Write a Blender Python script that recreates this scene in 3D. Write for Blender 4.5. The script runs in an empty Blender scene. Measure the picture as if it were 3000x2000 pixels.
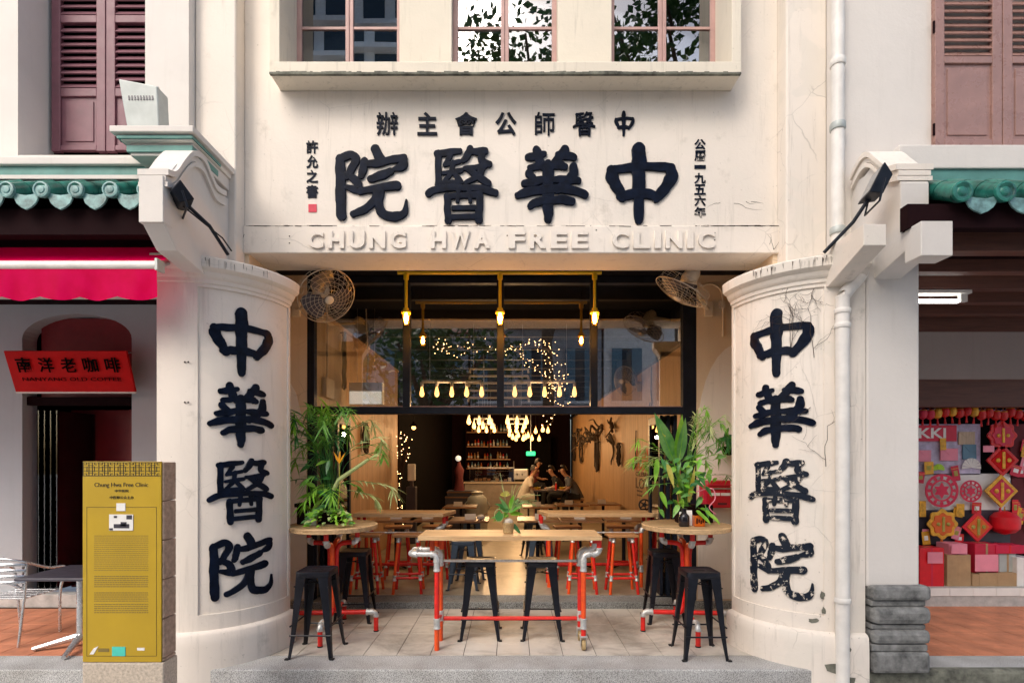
import bpy, bmesh, math, random
from mathutils import Vector, Matrix, Euler
R = math.radians
random.seed(7)
S = bpy.context.scene
COL = S.collection

# ------------------------------------------------------------------ camera
# the photograph: eye 1.76 m above the arcade floor, level, lens shifted up, about 90 degrees wide
F, CX, HY, H = 1550.0, 1497.0, 1345.0, 1.76
cam = bpy.data.cameras.new('camera')
cam.sensor_width = 36.0
cam.lens = 36.0 * F / 3000.0
cam.shift_x = (1500 - CX) / 3000.0
cam.shift_y = (HY - 1000) / 3000.0
cam.clip_start = 0.05
cam.clip_end = 400.0
camo = bpy.data.objects.new('camera', cam)
camo.location = (0, 0, H)
camo.rotation_euler = (R(90), 0, 0)
COL.objects.link(camo)
S.camera = camo

# ------------------------------------------------------------------ daylight
world = bpy.data.worlds.new('World')
S.world = world
world.use_nodes = True
wn = world.node_tree
sky = wn.nodes.new('ShaderNodeTexSky')
sky.sky_type = 'NISHITA'
sky.sun_disc = False
SUN_EL, SUN_AZ = R(42), R(206)       # soft high light from behind the camera
sky.sun_elevation = SUN_EL
sky.sun_rotation = SUN_AZ
sky.air_density = 1.0
sky.dust_density = 4.0
sky.ozone_density = 0.6
bg = wn.nodes['Background']
bg.inputs['Strength'].default_value = 0.15
wn.links.new(sky.outputs[0], bg.inputs['Color'])
sun = bpy.data.lights.new('sun', 'SUN')
sun.energy = 1.5
sun.angle = R(40)
sun.color = (1.0, 0.95, 0.89)
suno = bpy.data.objects.new('sun', sun)
sd = Vector((math.sin(SUN_AZ) * math.cos(SUN_EL), math.cos(SUN_AZ) * math.cos(SUN_EL), math.sin(SUN_EL)))
suno.rotation_euler = (-sd).to_track_quat('-Z', 'Y').to_euler()
suno.location = (0, -8, 20)
COL.objects.link(suno)
S.view_settings.view_transform = 'Standard'
S.view_settings.look = 'None'
S.view_settings.exposure = 0.88
S.view_settings.gamma = 1.0
S.view_settings.use_curve_mapping = False
S.cycles.use_denoising = True
S.cycles.max_bounces = 8
S.cycles.diffuse_bounces = 4
S.cycles.glossy_bounces = 4
S.cycles.transparent_max_bounces = 16
S.cycles.sample_clamp_indirect = 4.0
S.cycles.caustics_reflective = False
S.cycles.caustics_refractive = False


def wx(px, Y):
    return (px - CX) * Y / F


def wz(py, Y):
    return H - (py - HY) * Y / F


# ------------------------------------------------------------------ objects
def link(o, parent=None):
    COL.objects.link(o)
    if parent is not None:
        o.parent = parent
    return o


def tag(o, label=None, cat=None, group=None, kind=None):
    if label: o['label'] = label
    if cat: o['category'] = cat
    if group: o['group'] = group
    if kind: o['kind'] = kind
    return o


def thing(name, label, cat, loc=(0, 0, 0), group=None, rz=0.0):
    o = bpy.data.objects.new(name, None)
    o.empty_display_size = 0.1
    o.location = loc
    o.rotation_euler = (0, 0, rz)
    COL.objects.link(o)
    return tag(o, label, cat, group)


def kids(o):
    return [c for c in bpy.data.objects if c.parent == o]


def dup(root, loc=None, rz=None, label=None, group=None):
    r = root.copy()
    COL.objects.link(r)
    if loc is not None: r.location = loc
    if rz is not None: r.rotation_euler = (0, 0, rz)
    if label: r['label'] = label
    if group: r['group'] = group
    for ch in kids(root):
        c = ch.copy()
        COL.objects.link(c)
        c.parent = r
        for g in kids(ch):
            d = g.copy()
            COL.objects.link(d)
            d.parent = c
    return r


def world_off(parent):
    v = Vector((0, 0, 0))
    while parent is not None:
        v += parent.location
        parent = parent.parent
    return v


class MB:
    """collects shapes in world coordinates; build() links them as one mesh object"""
    def __init__(self):
        self.v, self.f = [], []

    def add(self, vs, fs):
        n = len(self.v)
        self.v += [tuple(p) for p in vs]
        self.f += [tuple(i + n for i in q) for q in fs]
        return self

    def box(self, x0, x1, y0, y1, z0, z1):
        x0, x1 = min(x0, x1), max(x0, x1)
        y0, y1 = min(y0, y1), max(y0, y1)
        z0, z1 = min(z0, z1), max(z0, z1)
        vs = [(x, y, z) for z in (z0, z1) for y in (y0, y1) for x in (x0, x1)]
        return self.add(vs, [(0, 2, 3, 1), (4, 5, 7, 6), (0, 1, 5, 4), (2, 6, 7, 3), (0, 4, 6, 2), (1, 3, 7, 5)])

    def obox(self, c, size, rot=(0, 0, 0)):
        m = Euler(rot).to_matrix()
        c = Vector(c)
        a, b, d = size[0] / 2, size[1] / 2, size[2] / 2
        vs = [c + m @ Vector((x, y, z)) for z in (-d, d) for y in (-b, b) for x in (-a, a)]
        return self.add(vs, [(0, 2, 3, 1), (4, 5, 7, 6), (0, 1, 5, 4), (2, 6, 7, 3), (0, 4, 6, 2), (1, 3, 7, 5)])

    def tube(self, pts, r, n=8, cap=True, closed=False):
        pts = [Vector(p) for p in pts]
        k = len(pts)
        rs = r if isinstance(r, (list, tuple)) else [r] * k
        vs, fs = [], []
        up = Vector((0.123, 0.271, 0.955)).normalized()
        prev = None
        for i, p in enumerate(pts):
            if closed:
                t = pts[(i + 1) % k] - pts[i - 1]
            else:
                t = pts[min(i + 1, k - 1)] - pts[max(i - 1, 0)]
            if t.length < 1e-9: t = Vector((0, 0, 1))
            t.normalize()
            if prev is None:
                a = t.cross(up)
                if a.length < 1e-3: a = t.cross(Vector((1, 0, 0)))
            else:
                a = prev - t * prev.dot(t)
                if a.length < 1e-6: a = t.cross(up)
            a.normalize()
            prev = a
            b = t.cross(a)
            for j in range(n):
                q = 2 * math.pi * j / n
                vs.append(p + (a * math.cos(q) + b * math.sin(q)) * rs[i])
        for i in range(k if closed else k - 1):
            for j in range(n):
                i2 = (i + 1) % k
                fs.append((i * n + j, i * n + (j + 1) % n, i2 * n + (j + 1) % n, i2 * n + j))
        if cap and not closed:
            fs.append(tuple(range(n - 1, -1, -1)))
            fs.append(tuple((k - 1) * n + j for j in range(n)))
        return self.add(vs, fs)

    def lathe(self, prof, c=(0, 0, 0), n=20, rot=None, caps=True):
        m = rot if rot is not None else Matrix.Identity(3)
        c = Vector(c)
        vs, fs = [], []
        for (r, z) in prof:
            for j in range(n):
                q = 2 * math.pi * j / n
                vs.append(c + m @ Vector((r * math.cos(q), r * math.sin(q), z)))
        for i in range(len(prof) - 1):
            for j in range(n):
                fs.append((i * n + j, i * n + (j + 1) % n, (i + 1) * n + (j + 1) % n, (i + 1) * n + j))
        if caps:
            fs.append(tuple(range(n - 1, -1, -1)))
            fs.append(tuple((len(prof) - 1) * n + j for j in range(n)))
        return self.add(vs, fs)

    def prism(self, poly, fmap, d0, d1):
        """poly in 2D (counter clockwise), fmap(u, v, d) -> point"""
        n = len(poly)
        vs = [fmap(u, v, d0) for u, v in poly] + [fmap(u, v, d1) for u, v in poly]
        fs = [tuple(range(n - 1, -1, -1)), tuple(range(n, 2 * n))]
        fs += [(i, (i + 1) % n, n + (i + 1) % n, n + i) for i in range(n)]
        return self.add(vs, fs)

    def sphere(self, c, r, n=10, m=6, sc=(1, 1, 1)):
        c = Vector(c)
        vs, fs = [], []
        for i in range(1, m):
            a = math.pi * i / m
            for j in range(n):
                q = 2 * math.pi * j / n
                vs.append(c + Vector((r * sc[0] * math.sin(a) * math.cos(q), r * sc[1] * math.sin(a) * math.sin(q), r * sc[2] * math.cos(a))))
        top, bot = len(vs), len(vs) + 1
        vs += [c + Vector((0, 0, r * sc[2])), c - Vector((0, 0, r * sc[2]))]
        for i in range(m - 2):
            for j in range(n):
                fs.append((i * n + j, (i + 1) * n + j, (i + 1) * n + (j + 1) % n, i * n + (j + 1) % n))
        for j in range(n):
            fs.append((top, j, (j + 1) % n))
            fs.append((bot, (m - 2) * n + (j + 1) % n, (m - 2) * n + j))
        return self.add(vs, fs)

    def grid(self, rows, wrap=False):
        n = len(rows[0])
        vs = [p for r in rows for p in r]
        fs = []
        for i in range(len(rows) - 1):
            for j in range(n if wrap else n - 1):
                j2 = (j + 1) % n
                fs.append((i * n + j, i * n + j2, (i + 1) * n + j2, (i + 1) * n + j))
        return self.add(vs, fs)

    def mesh(self, name, mat, off=Vector((0, 0, 0)), smooth=None, recalc=True):
        me = bpy.data.meshes.new(name)
        me.from_pydata([(p[0] - off.x, p[1] - off.y, p[2] - off.z) for p in self.v], [], self.f)
        if recalc:
            bm = bmesh.new()
            bm.from_mesh(me)
            bmesh.ops.recalc_face_normals(bm, faces=bm.faces)
            bm.to_mesh(me)
            bm.free()
        if smooth is not None:
            me.shade_smooth()
            me.set_sharp_from_angle(angle=R(smooth))
        me.materials.append(mat)
        return me

    def build(self, name, mat, parent=None, bevel=0.0, smooth=None, label=None, cat=None, group=None, kind=None, recalc=True, loc=None):
        off = world_off(parent)
        if loc is not None: off = off + Vector(loc) if parent is not None else Vector(loc)
        o = bpy.data.objects.new(name, self.mesh(name, mat, off, smooth, recalc))
        if loc is not None: o.location = loc
        link(o, parent)
        if bevel:
            b = o.modifiers.new('bevel', 'BEVEL')
            b.width = bevel
            b.segments = 2
            b.limit_method = 'ANGLE'
            b.angle_limit = R(40)
        return tag(o, label, cat, group, kind)


def inst(src, name, parent=None, loc=(0, 0, 0), rot=(0, 0, 0), scale=(1, 1, 1)):
    """another object sharing src's mesh"""
    o = src.copy()
    o.name = name
    for k in ('label', 'category', 'group', 'kind'):
        if k in o: del o[k]
    COL.objects.link(o)
    o.parent = parent
    o.location = loc
    o.rotation_euler = rot
    o.scale = scale
    return o


# ------------------------------------------------------------------ materials
MATS = {}


def nodes_of(name):
    m = bpy.data.materials.new(name)
    m.use_nodes = True
    nt = m.node_tree
    return m, nt, nt.nodes['Principled BSDF']


def N(nt, kind, **kw):
    n = nt.nodes.new(kind)
    for k, v in kw.items():
        if k in n.inputs: n.inputs[k].default_value = v
        else: setattr(n, k, v)
    return n


def coords(nt, scale=(1, 1, 1), obj=False):
    if obj:
        t = N(nt, 'ShaderNodeTexCoord').outputs['Object']
    else:
        t = N(nt, 'ShaderNodeNewGeometry').outputs['Position']
    mp = N(nt, 'ShaderNodeMapping')
    mp.inputs['Scale'].default_value = scale
    nt.links.new(t, mp.inputs['Vector'])
    return mp.outputs[0]


def noise(nt, vec, scale, detail=4, rough=0.6, dist=0.0):
    n = N(nt, 'ShaderNodeTexNoise', Scale=scale, Detail=detail, Roughness=rough, Distortion=dist)
    nt.links.new(vec, n.inputs['Vector'])
    return n.outputs['Fac']


def ramp(nt, fac, stops):
    r = N(nt, 'ShaderNodeValToRGB')
    el = r.color_ramp.elements
    while len(el) < len(stops): el.new(0.5)
    for e, (p, c) in zip(el, stops):
        e.position = p
        e.color = c if len(c) == 4 else (*c, 1)
    nt.links.new(fac, r.inputs['Fac'])
    return r.outputs['Color']


def mixc(nt, fac, a, b, mode='MIX'):
    n = N(nt, 'ShaderNodeMix', data_type='RGBA', blend_type=mode)
    for sock, val in ((0, fac), (6, a), (7, b)):
        if isinstance(val, (int, float)): n.inputs[sock].default_value = val
        elif isinstance(val, (tuple, list)): n.inputs[sock].default_value = val if len(val) == 4 else (*val, 1)
        else: nt.links.new(val, n.inputs[sock])
    return n.outputs[2]


def bump(nt, bs, h, strength=0.2, dist=0.01):
    b = N(nt, 'ShaderNodeBump', Strength=strength, Distance=dist)
    nt.links.new(h, b.inputs['Height'])
    nt.links.new(b.outputs[0], bs.inputs['Normal'])


def col4(c):
    return (c[0], c[1], c[2], 1.0)


def simple(name, c, rough=0.5, metal=0.0, var=0.12, scale=6.0, bmp=0.0, bscale=40.0, obj=False, spec=0.5, coat=0.0):
    """plain painted or cast surface with mottled colour and fine relief"""
    m, nt, bs = nodes_of(name)
    v = coords(nt, obj=obj)
    f = noise(nt, v, scale, 5, 0.62)
    lo = tuple(max(0, x * (1 - var)) for x in c)
    hi = tuple(min(1, x * (1 + var)) for x in c)
    nt.links.new(ramp(nt, f, [(0.3, lo), (0.7, hi)]), bs.inputs['Base Color'])
    rr = N(nt, 'ShaderNodeMapRange')
    rr.inputs['To Min'].default_value = max(0.03, rough - 0.1)
    rr.inputs['To Max'].default_value = min(1, rough + 0.12)
    nt.links.new(noise(nt, v, scale * 2.3, 3), rr.inputs['Value'])
    nt.links.new(rr.outputs[0], bs.inputs['Roughness'])
    bs.inputs['Metallic'].default_value = metal
    bs.inputs['Specular IOR Level'].default_value = spec
    bs.inputs['Coat Weight'].default_value = coat
    if bmp: bump(nt, bs, noise(nt, v, bscale, 4), bmp, 0.004)
    MATS[name] = m
    return m


def plaster(name, c, dirt=0.25, crack=0.0, streak=0.3, stain=(0.16, 0.14, 0.10), chip=0.0):
    """painted render: slow colour drift, rain streaks, hairline cracks, trowel relief"""
    m, nt, bs = nodes_of(name)
    v = coords(nt)
    big = noise(nt, v, 0.9, 5, 0.6)
    base = ramp(nt, big, [(0.3, tuple(x * 0.90 for x in c)), (0.65, c)])
    st = noise(nt, coords(nt, (9, 9, 0.55)), 1.6, 5, 0.7)
    sm = ramp(nt, st, [(0.56, (0, 0, 0)), (0.78, (1, 1, 1))])
    ms = N(nt, 'ShaderNodeMath', operation='MULTIPLY')
    ms.inputs[1].default_value = streak
    nt.links.new(sm, ms.inputs[0])
    base = mixc(nt, ms.outputs[0], base, stain)
    patch = noise(nt, v, 3.1, 8, 0.72)
    pm = ramp(nt, patch, [(0.60, (0, 0, 0)), (0.74, (1, 1, 1))])
    mp_ = N(nt, 'ShaderNodeMath', operation='MULTIPLY')
    mp_.inputs[1].default_value = dirt
    nt.links.new(pm, mp_.inputs[0])
    base = mixc(nt, mp_.outputs[0], base, tuple(x * 1.6 for x in stain))
    spk = noise(nt, v, 34, 3, 0.5)
    spm = ramp(nt, spk, [(0.70, (0, 0, 0)), (0.76, (1, 1, 1))])
    msp = N(nt, 'ShaderNodeMath', operation='MULTIPLY')
    msp.inputs[1].default_value = dirt * 0.9
    nt.links.new(spm, msp.inputs[0])
    base = mixc(nt, msp.outputs[0], base, stain)
    rep = ramp(nt, noise(nt, v, 1.7, 3, 0.5, 0.8), [(0.535, (0, 0, 0)), (0.56, (1, 1, 1))])
    mrp = N(nt, 'ShaderNodeMath', operation='MULTIPLY')
    mrp.inputs[1].default_value = dirt * 0.9
    nt.links.new(rep, mrp.inputs[0])
    base = mixc(nt, mrp.outputs[0], base, tuple(x * k for x, k in zip(c, (0.88, 0.90, 0.90))))
    hgt = noise(nt, v, 22, 6, 0.65)
    if crack:
        wv = N(nt, 'ShaderNodeMix', data_type='VECTOR')
        wv.inputs[0].default_value = 0.12
        nz = N(nt, 'ShaderNodeTexNoise', Scale=3.0, Detail=5)
        nt.links.new(v, nz.inputs['Vector'])
        nt.links.new(v, wv.inputs[4])
        nt.links.new(nz.outputs['Color'], wv.inputs[5])
        vo = N(nt, 'ShaderNodeTexVoronoi', feature='DISTANCE_TO_EDGE', Scale=2.6)
        nt.links.new(wv.outputs[1], vo.inputs['Vector'])
        cm = ramp(nt, vo.outputs['Distance'], [(0.0, (1, 1, 1)), (0.012, (0, 0, 0))])
        where = ramp(nt, noise(nt, v, 1.3, 3), [(0.52, (0, 0, 0)), (0.62, (1, 1, 1))])
        mm = N(nt, 'ShaderNodeMath', operation='MULTIPLY')
        nt.links.new(cm, mm.inputs[0])
        nt.links.new(where, mm.inputs[1])
        m2 = N(nt, 'ShaderNodeMath', operation='MULTIPLY')
        m2.inputs[1].default_value = crack
        nt.links.new(mm.outputs[0], m2.inputs[0])
        base = mixc(nt, m2.outputs[0], base, (0.06, 0.05, 0.04))
    nt.links.new(base, bs.inputs['Base Color'])
    bs.inputs['Roughness'].default_value = 0.86
    bs.inputs['Specular IOR Level'].default_value = 0.25
    bump(nt, bs, hgt, 0.30, 0.008)
    MATS[name] = m
    return m


def wood(name, c1, c2, axis='x', rough=0.5, scale=1.0, dark=0.3, obj=False):
    """long grain along one axis with growth bands and pores"""
    m, nt, bs = nodes_of(name)
    sc = {'x': (0.6, 9, 9), 'y': (9, 0.6, 9), 'z': (9, 9, 0.6)}[axis]
    v = coords(nt, tuple(s * scale for s in sc), obj)
    g = noise(nt, v, 1.6, 6, 0.6, 0.6)
    fine = noise(nt, coords(nt, tuple(s * scale * 6 for s in sc), obj), 2.0, 3, 0.5)
    base = ramp(nt, g, [(0.28, c2), (0.5, c1), (0.72, tuple(x * 1.12 for x in c1))])
    fm = ramp(nt, fine, [(0.35, (1, 1, 1)), (0.6, (0, 0, 0))])
    mu = N(nt, 'ShaderNodeMath', operation='MULTIPLY')
    mu.inputs[1].default_value = dark
    nt.links.new(fm, mu.inputs[0])
    base = mixc(nt, mu.outputs[0], base, tuple(x * 0.55 for x in c2))
    nt.links.new(base, bs.inputs['Base Color'])
    bs.inputs['Roughness'].default_value = rough
    bump(nt, bs, fine, 0.12, 0.003)
    MATS[name] = m
    return m


def leafmat(name, c, c2, trans=0.35):
    m, nt, bs = nodes_of(name)
    v = coords(nt)
    base = ramp(nt, noise(nt, v, 7, 3), [(0.35, c), (0.65, c2)])
    nt.links.new(base, bs.inputs['Base Color'])
    bs.inputs['Roughness'].default_value = 0.38
    tr = N(nt, 'ShaderNodeBsdfTranslucent')
    nt.links.new(base, tr.inputs['Color'])
    mx = N(nt, 'ShaderNodeMixShader')
    mx.inputs[0].default_value = trans
    nt.links.new(bs.outputs[0], mx.inputs[1])
    nt.links.new(tr.outputs[0], mx.inputs[2])
    nt.links.new(mx.outputs[0], nt.nodes['Material Output'].inputs['Surface'])
    MATS[name] = m
    return m


def glow(name, c, strength):
    m, nt, bs = nodes_of(name)
    bs.inputs['Base Color'].default_value = col4(c)
    bs.inputs['Emission Color'].default_value = col4(c)
    bs.inputs['Emission Strength'].default_value = strength
    MATS[name] = m
    return m


def pane(name, tint=(1, 1, 1), refl=1.0, ior=1.5, minimum=0.0):
    """thin clear sheet: fresnel mirror over a see-through layer"""
    m, nt, bs = nodes_of(name)
    nt.nodes.remove(bs)
    fr = N(nt, 'ShaderNodeFresnel', IOR=ior)
    mu = N(nt, 'ShaderNodeMath', operation='MULTIPLY_ADD', use_clamp=True)
    mu.inputs[1].default_value = refl
    mu.inputs[2].default_value = minimum
    nt.links.new(fr.outputs[0], mu.inputs[0])
    tr = N(nt, 'ShaderNodeBsdfTransparent')
    tr.inputs[0].default_value = col4(tint)
    gl = N(nt, 'ShaderNodeBsdfGlossy', Roughness=0.0)
    mx = N(nt, 'ShaderNodeMixShader')
    nt.links.new(mu.outputs[0], mx.inputs[0])
    nt.links.new(tr.outputs[0], mx.inputs[1])
    nt.links.new(gl.outputs[0], mx.inputs[2])
    nt.links.new(mx.outputs[0], nt.nodes['Material Output'].inputs['Surface'])
    MATS[name] = m
    return m


def granite(name, c, speck, scale=160):
    m, nt, bs = nodes_of(name)
    v = coords(nt)
    a = noise(nt, v, scale, 2, 0.5)
    base = ramp(nt, a, [(0.40, speck), (0.50, c), (0.62, tuple(min(1, x * 1.35) for x in c))])
    big = ramp(nt, noise(nt, v, 2.4, 5), [(0.3, (0.62, 0.60, 0.57)), (0.7, (1, 1, 1))])
    base = mixc(nt, 1.0, base, big, 'MULTIPLY')
    nt.links.new(base, bs.inputs['Base Color'])
    bs.inputs['Roughness'].default_value = 0.8
    bump(nt, bs, a, 0.15, 0.003)
    MATS[name] = m
    return m


CREAM = (0.80, 0.725, 0.64)
plaster('cream_plaster', CREAM, dirt=0.34, crack=0.14, streak=0.28)
plaster('cream_cracked', CREAM, dirt=0.62, crack=0.30, streak=0.42)
plaster('ledge_plaster', (0.76, 0.69, 0.57), dirt=0.30, streak=0.42)
plaster('white_plaster', (0.72, 0.675, 0.625), dirt=0.10, streak=0.08)
plaster('fascia_plaster', (0.42, 0.355, 0.325), dirt=0.12, streak=0.1)
plaster('grey_plaster', (0.50, 0.52, 0.55), dirt=0.10, streak=0.1)
plaster('porch_plaster', (0.72, 0.57, 0.40), dirt=0.30, streak=0.25, crack=0.3, stain=(0.30, 0.20, 0.12))
plaster('beam_plaster', CREAM, dirt=0.30, streak=0.30, crack=0.22)
simple('brush_black', (0.003, 0.006, 0.016), 0.34, var=0.6, scale=14, bmp=0.12, bscale=45, spec=0.10)
simple('seal_red', (0.60, 0.015, 0.05), 0.5)
simple('stool_black', (0.008, 0.009, 0.014), 0.34, metal=0.0, var=0.5, scale=9, spec=0.3)
simple('frame_black', (0.008, 0.011, 0.019), 0.40, var=0.4, spec=0.22)
simple('ceiling_black', (0.005, 0.006, 0.011), 0.8, spec=0.2)
simple('joist_black', (0.012, 0.010, 0.014), 0.6, spec=0.3)
simple('pipe_red', (0.66, 0.018, 0.012), 0.40, var=0.25, scale=11, bmp=0.1)
simple('pipe_orange', (0.80, 0.085, 0.012), 0.40, var=0.2, scale=11, bmp=0.1)
simple('pipe_zinc', (0.62, 0.62, 0.60), 0.42, metal=0.55, var=0.25, scale=25, bmp=0.15)
simple('pipe_yellow', (0.95, 0.52, 0.010), 0.4)
simple('steel', (0.55, 0.56, 0.58), 0.30, metal=0.9)
simple('drain_white', (0.74, 0.71, 0.66), 0.45, var=0.1)
simple('fan_wire', (0.52, 0.45, 0.36), 0.4, metal=0.6)
simple('fan_cream', (0.70, 0.62, 0.50), 0.45)
simple('brown_dark', (0.014, 0.005, 0.006), 0.8, spec=0.05)
simple('rubber_black', (0.01, 0.01, 0.01), 0.7)
simple('paper_white', (0.80, 0.78, 0.74), 0.7, var=0.05)
simple('paper_pink', (0.80, 0.27, 0.35), 0.7, var=0.08)
simple('card_brown', (0.42, 0.27, 0.14), 0.8, var=0.15)
simple('terracotta', (0.52, 0.20, 0.105), 0.65, var=0.3, scale=4)
simple('stone_brown', (0.38, 0.27, 0.20), 0.8, var=0.3, scale=30, bmp=0.3)
simple('stone_pale', (0.52, 0.44, 0.35), 0.8, var=0.3, scale=60, bmp=0.3)
simple('stone_grey', (0.17, 0.17, 0.163), 0.75, var=0.6, scale=11, bmp=0.4, bscale=20)
simple('moss_stone', (0.14, 0.14, 0.11), 0.9, var=0.7, scale=9, bmp=0.5, bscale=25)
simple('shutter_plum', (0.165, 0.062, 0.082), 0.5, var=0.15)
simple('shutter_mauve', (0.31, 0.175, 0.145), 0.28, var=0.14)
simple('window_pink', (0.44, 0.27, 0.24), 0.5)
simple('glaze_green', (0.018, 0.150, 0.112), 0.30, var=0.6, scale=9, bmp=0.25)
simple('glaze_pale', (0.15, 0.29, 0.28), 0.35, var=0.6, scale=14, bmp=0.4, bscale=60)
simple('trim_green', (0.09, 0.25, 0.22), 0.55, var=0.2)
simple('lamp_grey', (0.44, 0.47, 0.45), 0.5, metal=0.2)
simple('shop_red', (0.56, 0.004, 0.004), 0.6, spec=0.15)
simple('door_red', (0.20, 0.010, 0.014), 0.5)
simple('mail_red', (0.52, 0.012, 0.025), 0.3, coat=0.3)
simple('dark_void', (0.005, 0.004, 0.004), 0.9, spec=0.02)
simple('gold_panel', (0.50, 0.325, 0.018), 0.40, metal=0.12, var=0.10, scale=1.5)
simple('gold_ink', (0.035, 0.028, 0.012), 0.5)
simple('gold_soft_ink', (0.22, 0.155, 0.035), 0.5)
simple('teal_logo', (0.08, 0.62, 0.50), 0.5)
simple('street_granite', (0.46, 0.44, 0.41), 0.85, var=0.25, scale=9, bmp=0.4)
simple('paving', (0.46, 0.45, 0.43), 0.85, var=0.25, scale=8, bmp=0.3)
simple('bottle_dark', (0.012, 0.010, 0.014), 0.12)
simple('amber', (0.55, 0.11, 0.008), 0.2)
simple('chair_alu', (0.66, 0.67, 0.68), 0.25, metal=0.85)
simple('slate', (0.05, 0.045, 0.06), 0.35)
simple('skin', (0.42, 0.22, 0.14), 0.55)
simple('hair', (0.012, 0.009, 0.008), 0.5)
simple('cloth_white', (0.72, 0.68, 0.62), 0.85)
simple('cloth_grey', (0.09, 0.10, 0.13), 0.85)
simple('cloth_yellow', (0.62, 0.42, 0.03), 0.85)
simple('cloth_black', (0.012, 0.012, 0.014), 0.85)
simple('cloth_maroon', (0.12, 0.02, 0.025), 0.85)
simple('rope_dark', (0.035, 0.020, 0.013), 0.8, var=0.5, scale=40, bmp=0.4)
simple('fruit_red', (0.62, 0.012, 0.010), 0.4, var=0.3, scale=20)
simple('fruit_gold', (0.75, 0.38, 0.03), 0.4, metal=0.2, var=0.3, scale=20)
simple('bright_red', (0.70, 0.010, 0.020), 0.4)
simple('crimson', (0.62, 0.010, 0.055), 0.45)
simple('lime', (0.42, 0.68, 0.02), 0.5)
simple('lilac', (0.50, 0.44, 0.58), 0.6, var=0.35, scale=9)
simple('wire_green', (0.05, 0.10, 0.05), 0.6)
simple('orange_print', (0.70, 0.13, 0.02), 0.7)
simple('dark_print', (0.10, 0.045, 0.025), 0.7)
simple('basket', (0.40, 0.28, 0.13), 0.8, var=0.3, scale=60, bmp=0.4, bscale=120)
simple('bark', (0.09, 0.065, 0.045), 0.9, var=0.4, scale=12, bmp=0.5)
simple('soil', (0.03, 0.02, 0.014), 0.95)
simple('counter_grey', (0.30, 0.26, 0.23), 0.6, var=0.15)
simple('opp_white', (0.84, 0.84, 0.84), 0.8)
simple('opp_shutter', (0.12, 0.24, 0.33), 0.6)
simple('opp_grey', (0.34, 0.36, 0.40), 0.6)
simple('opp_roof', (0.30, 0.12, 0.07), 0.7)
simple('opp_glass', (0.03, 0.05, 0.07), 0.08)
wood('oak_top', (0.66, 0.43, 0.22), (0.46, 0.26, 0.11), 'x', 0.45)
wood('drum_top', (0.60, 0.40, 0.21), (0.30, 0.18, 0.08), 'x', 0.55, 1.4, 0.45)
wood('seat_wood', (0.48, 0.24, 0.10), (0.28, 0.12, 0.045), 'x', 0.45)
wood('brown_top', (0.26, 0.14, 0.07), (0.13, 0.06, 0.03), 'x', 0.35)
wood('ply_warm', (0.52, 0.31, 0.155), (0.37, 0.205, 0.095), 'z', 0.55, 0.7)
wood('ply_pale', (0.55, 0.42, 0.29), (0.43, 0.31, 0.20), 'z', 0.6, 0.7)
wood('floor_plank', (0.30, 0.20, 0.13), (0.17, 0.11, 0.07), 'y', 0.35, 0.6)
wood('joist_brown', (0.14, 0.050, 0.030), (0.07, 0.022, 0.014), 'x', 0.55, 0.7)
granite('granite', (0.50, 0.50, 0.49), (0.20, 0.20, 0.20))
granite('granite_dark', (0.30, 0.31, 0.30), (0.07, 0.07, 0.07))
leafmat('leaf_palm', (0.075, 0.27, 0.030), (0.24, 0.50, 0.09))
leafmat('leaf_dark', (0.022, 0.13, 0.035), (0.07, 0.26, 0.06), 0.25)
leafmat('leaf_bright', (0.14, 0.42, 0.02), (0.34, 0.62, 0.08))
leafmat('leaf_banana', (0.07, 0.26, 0.06), (0.20, 0.42, 0.12))
leafmat('leaf_yellow', (0.45, 0.42, 0.04), (0.62, 0.58, 0.16))
leafmat('leaf_pale', (0.36, 0.46, 0.16), (0.55, 0.62, 0.30))
leafmat('petal_orange', (0.85, 0.30, 0.01), (0.90, 0.45, 0.02))
leafmat('tree_leaf', (0.018, 0.060, 0.016), (0.05, 0.12, 0.03), 0.25)
leafmat('awning_cloth', (0.80, 0.001, 0.085), (0.86, 0.002, 0.115), 0.5)
MATS['awning_cloth'].node_tree.nodes['Principled BSDF'].inputs['Specular IOR Level'].default_value = 0.05
pane('clear_glass', refl=2.2, minimum=0.02)
pane('transom_glass', refl=2.0, minimum=0.17)
pane('window_glass', tint=(0.75, 0.78, 0.78), refl=2.0, minimum=0.20)
pane('door_glass', tint=(0.45, 0.60, 0.58), refl=1.6, minimum=0.03)
pane('jar_glass', tint=(1.0, 0.72, 0.30), refl=1.2)
glow('bulb_warm', (1.0, 0.50, 0.14), 2.6)
glow('bulb_porch', (1.0, 0.55, 0.18), 190.0)
glow('fairy_warm', (1.0, 0.55, 0.22), 7.0)
glow('tube_white', (1.0, 0.97, 0.92), 6.0)
glow('sign_green', (0.02, 0.55, 0.16), 1.6)
glow('lightbox', (1.0, 0.93, 0.78), 0.35)


def tile_mat():
    m, nt, bs = nodes_of('arcade_tile_face')
    v = coords(nt)
    a = ramp(nt, noise(nt, v, 1.4, 7, 0.68, 0.4), [(0.30, (0.25, 0.225, 0.19)), (0.50, (0.55, 0.505, 0.44)), (0.75, (0.66, 0.615, 0.545))])
    b = ramp(nt, noise(nt, coords(nt, (1.1, 1.9, 1)), 1.5, 7, 0.66, 0.9), [(0.52, (0, 0, 0)), (0.74, (0.75, 0.75, 0.75))])
    a = mixc(nt, b, a, (0.17, 0.145, 0.12))
    nt.links.new(a, bs.inputs['Base Color'])
    bs.inputs['Roughness'].default_value = 0.55
    bump(nt, bs, noise(nt, v, 30, 5), 0.12, 0.004)
    MATS['arcade_tile_face'] = m


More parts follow.
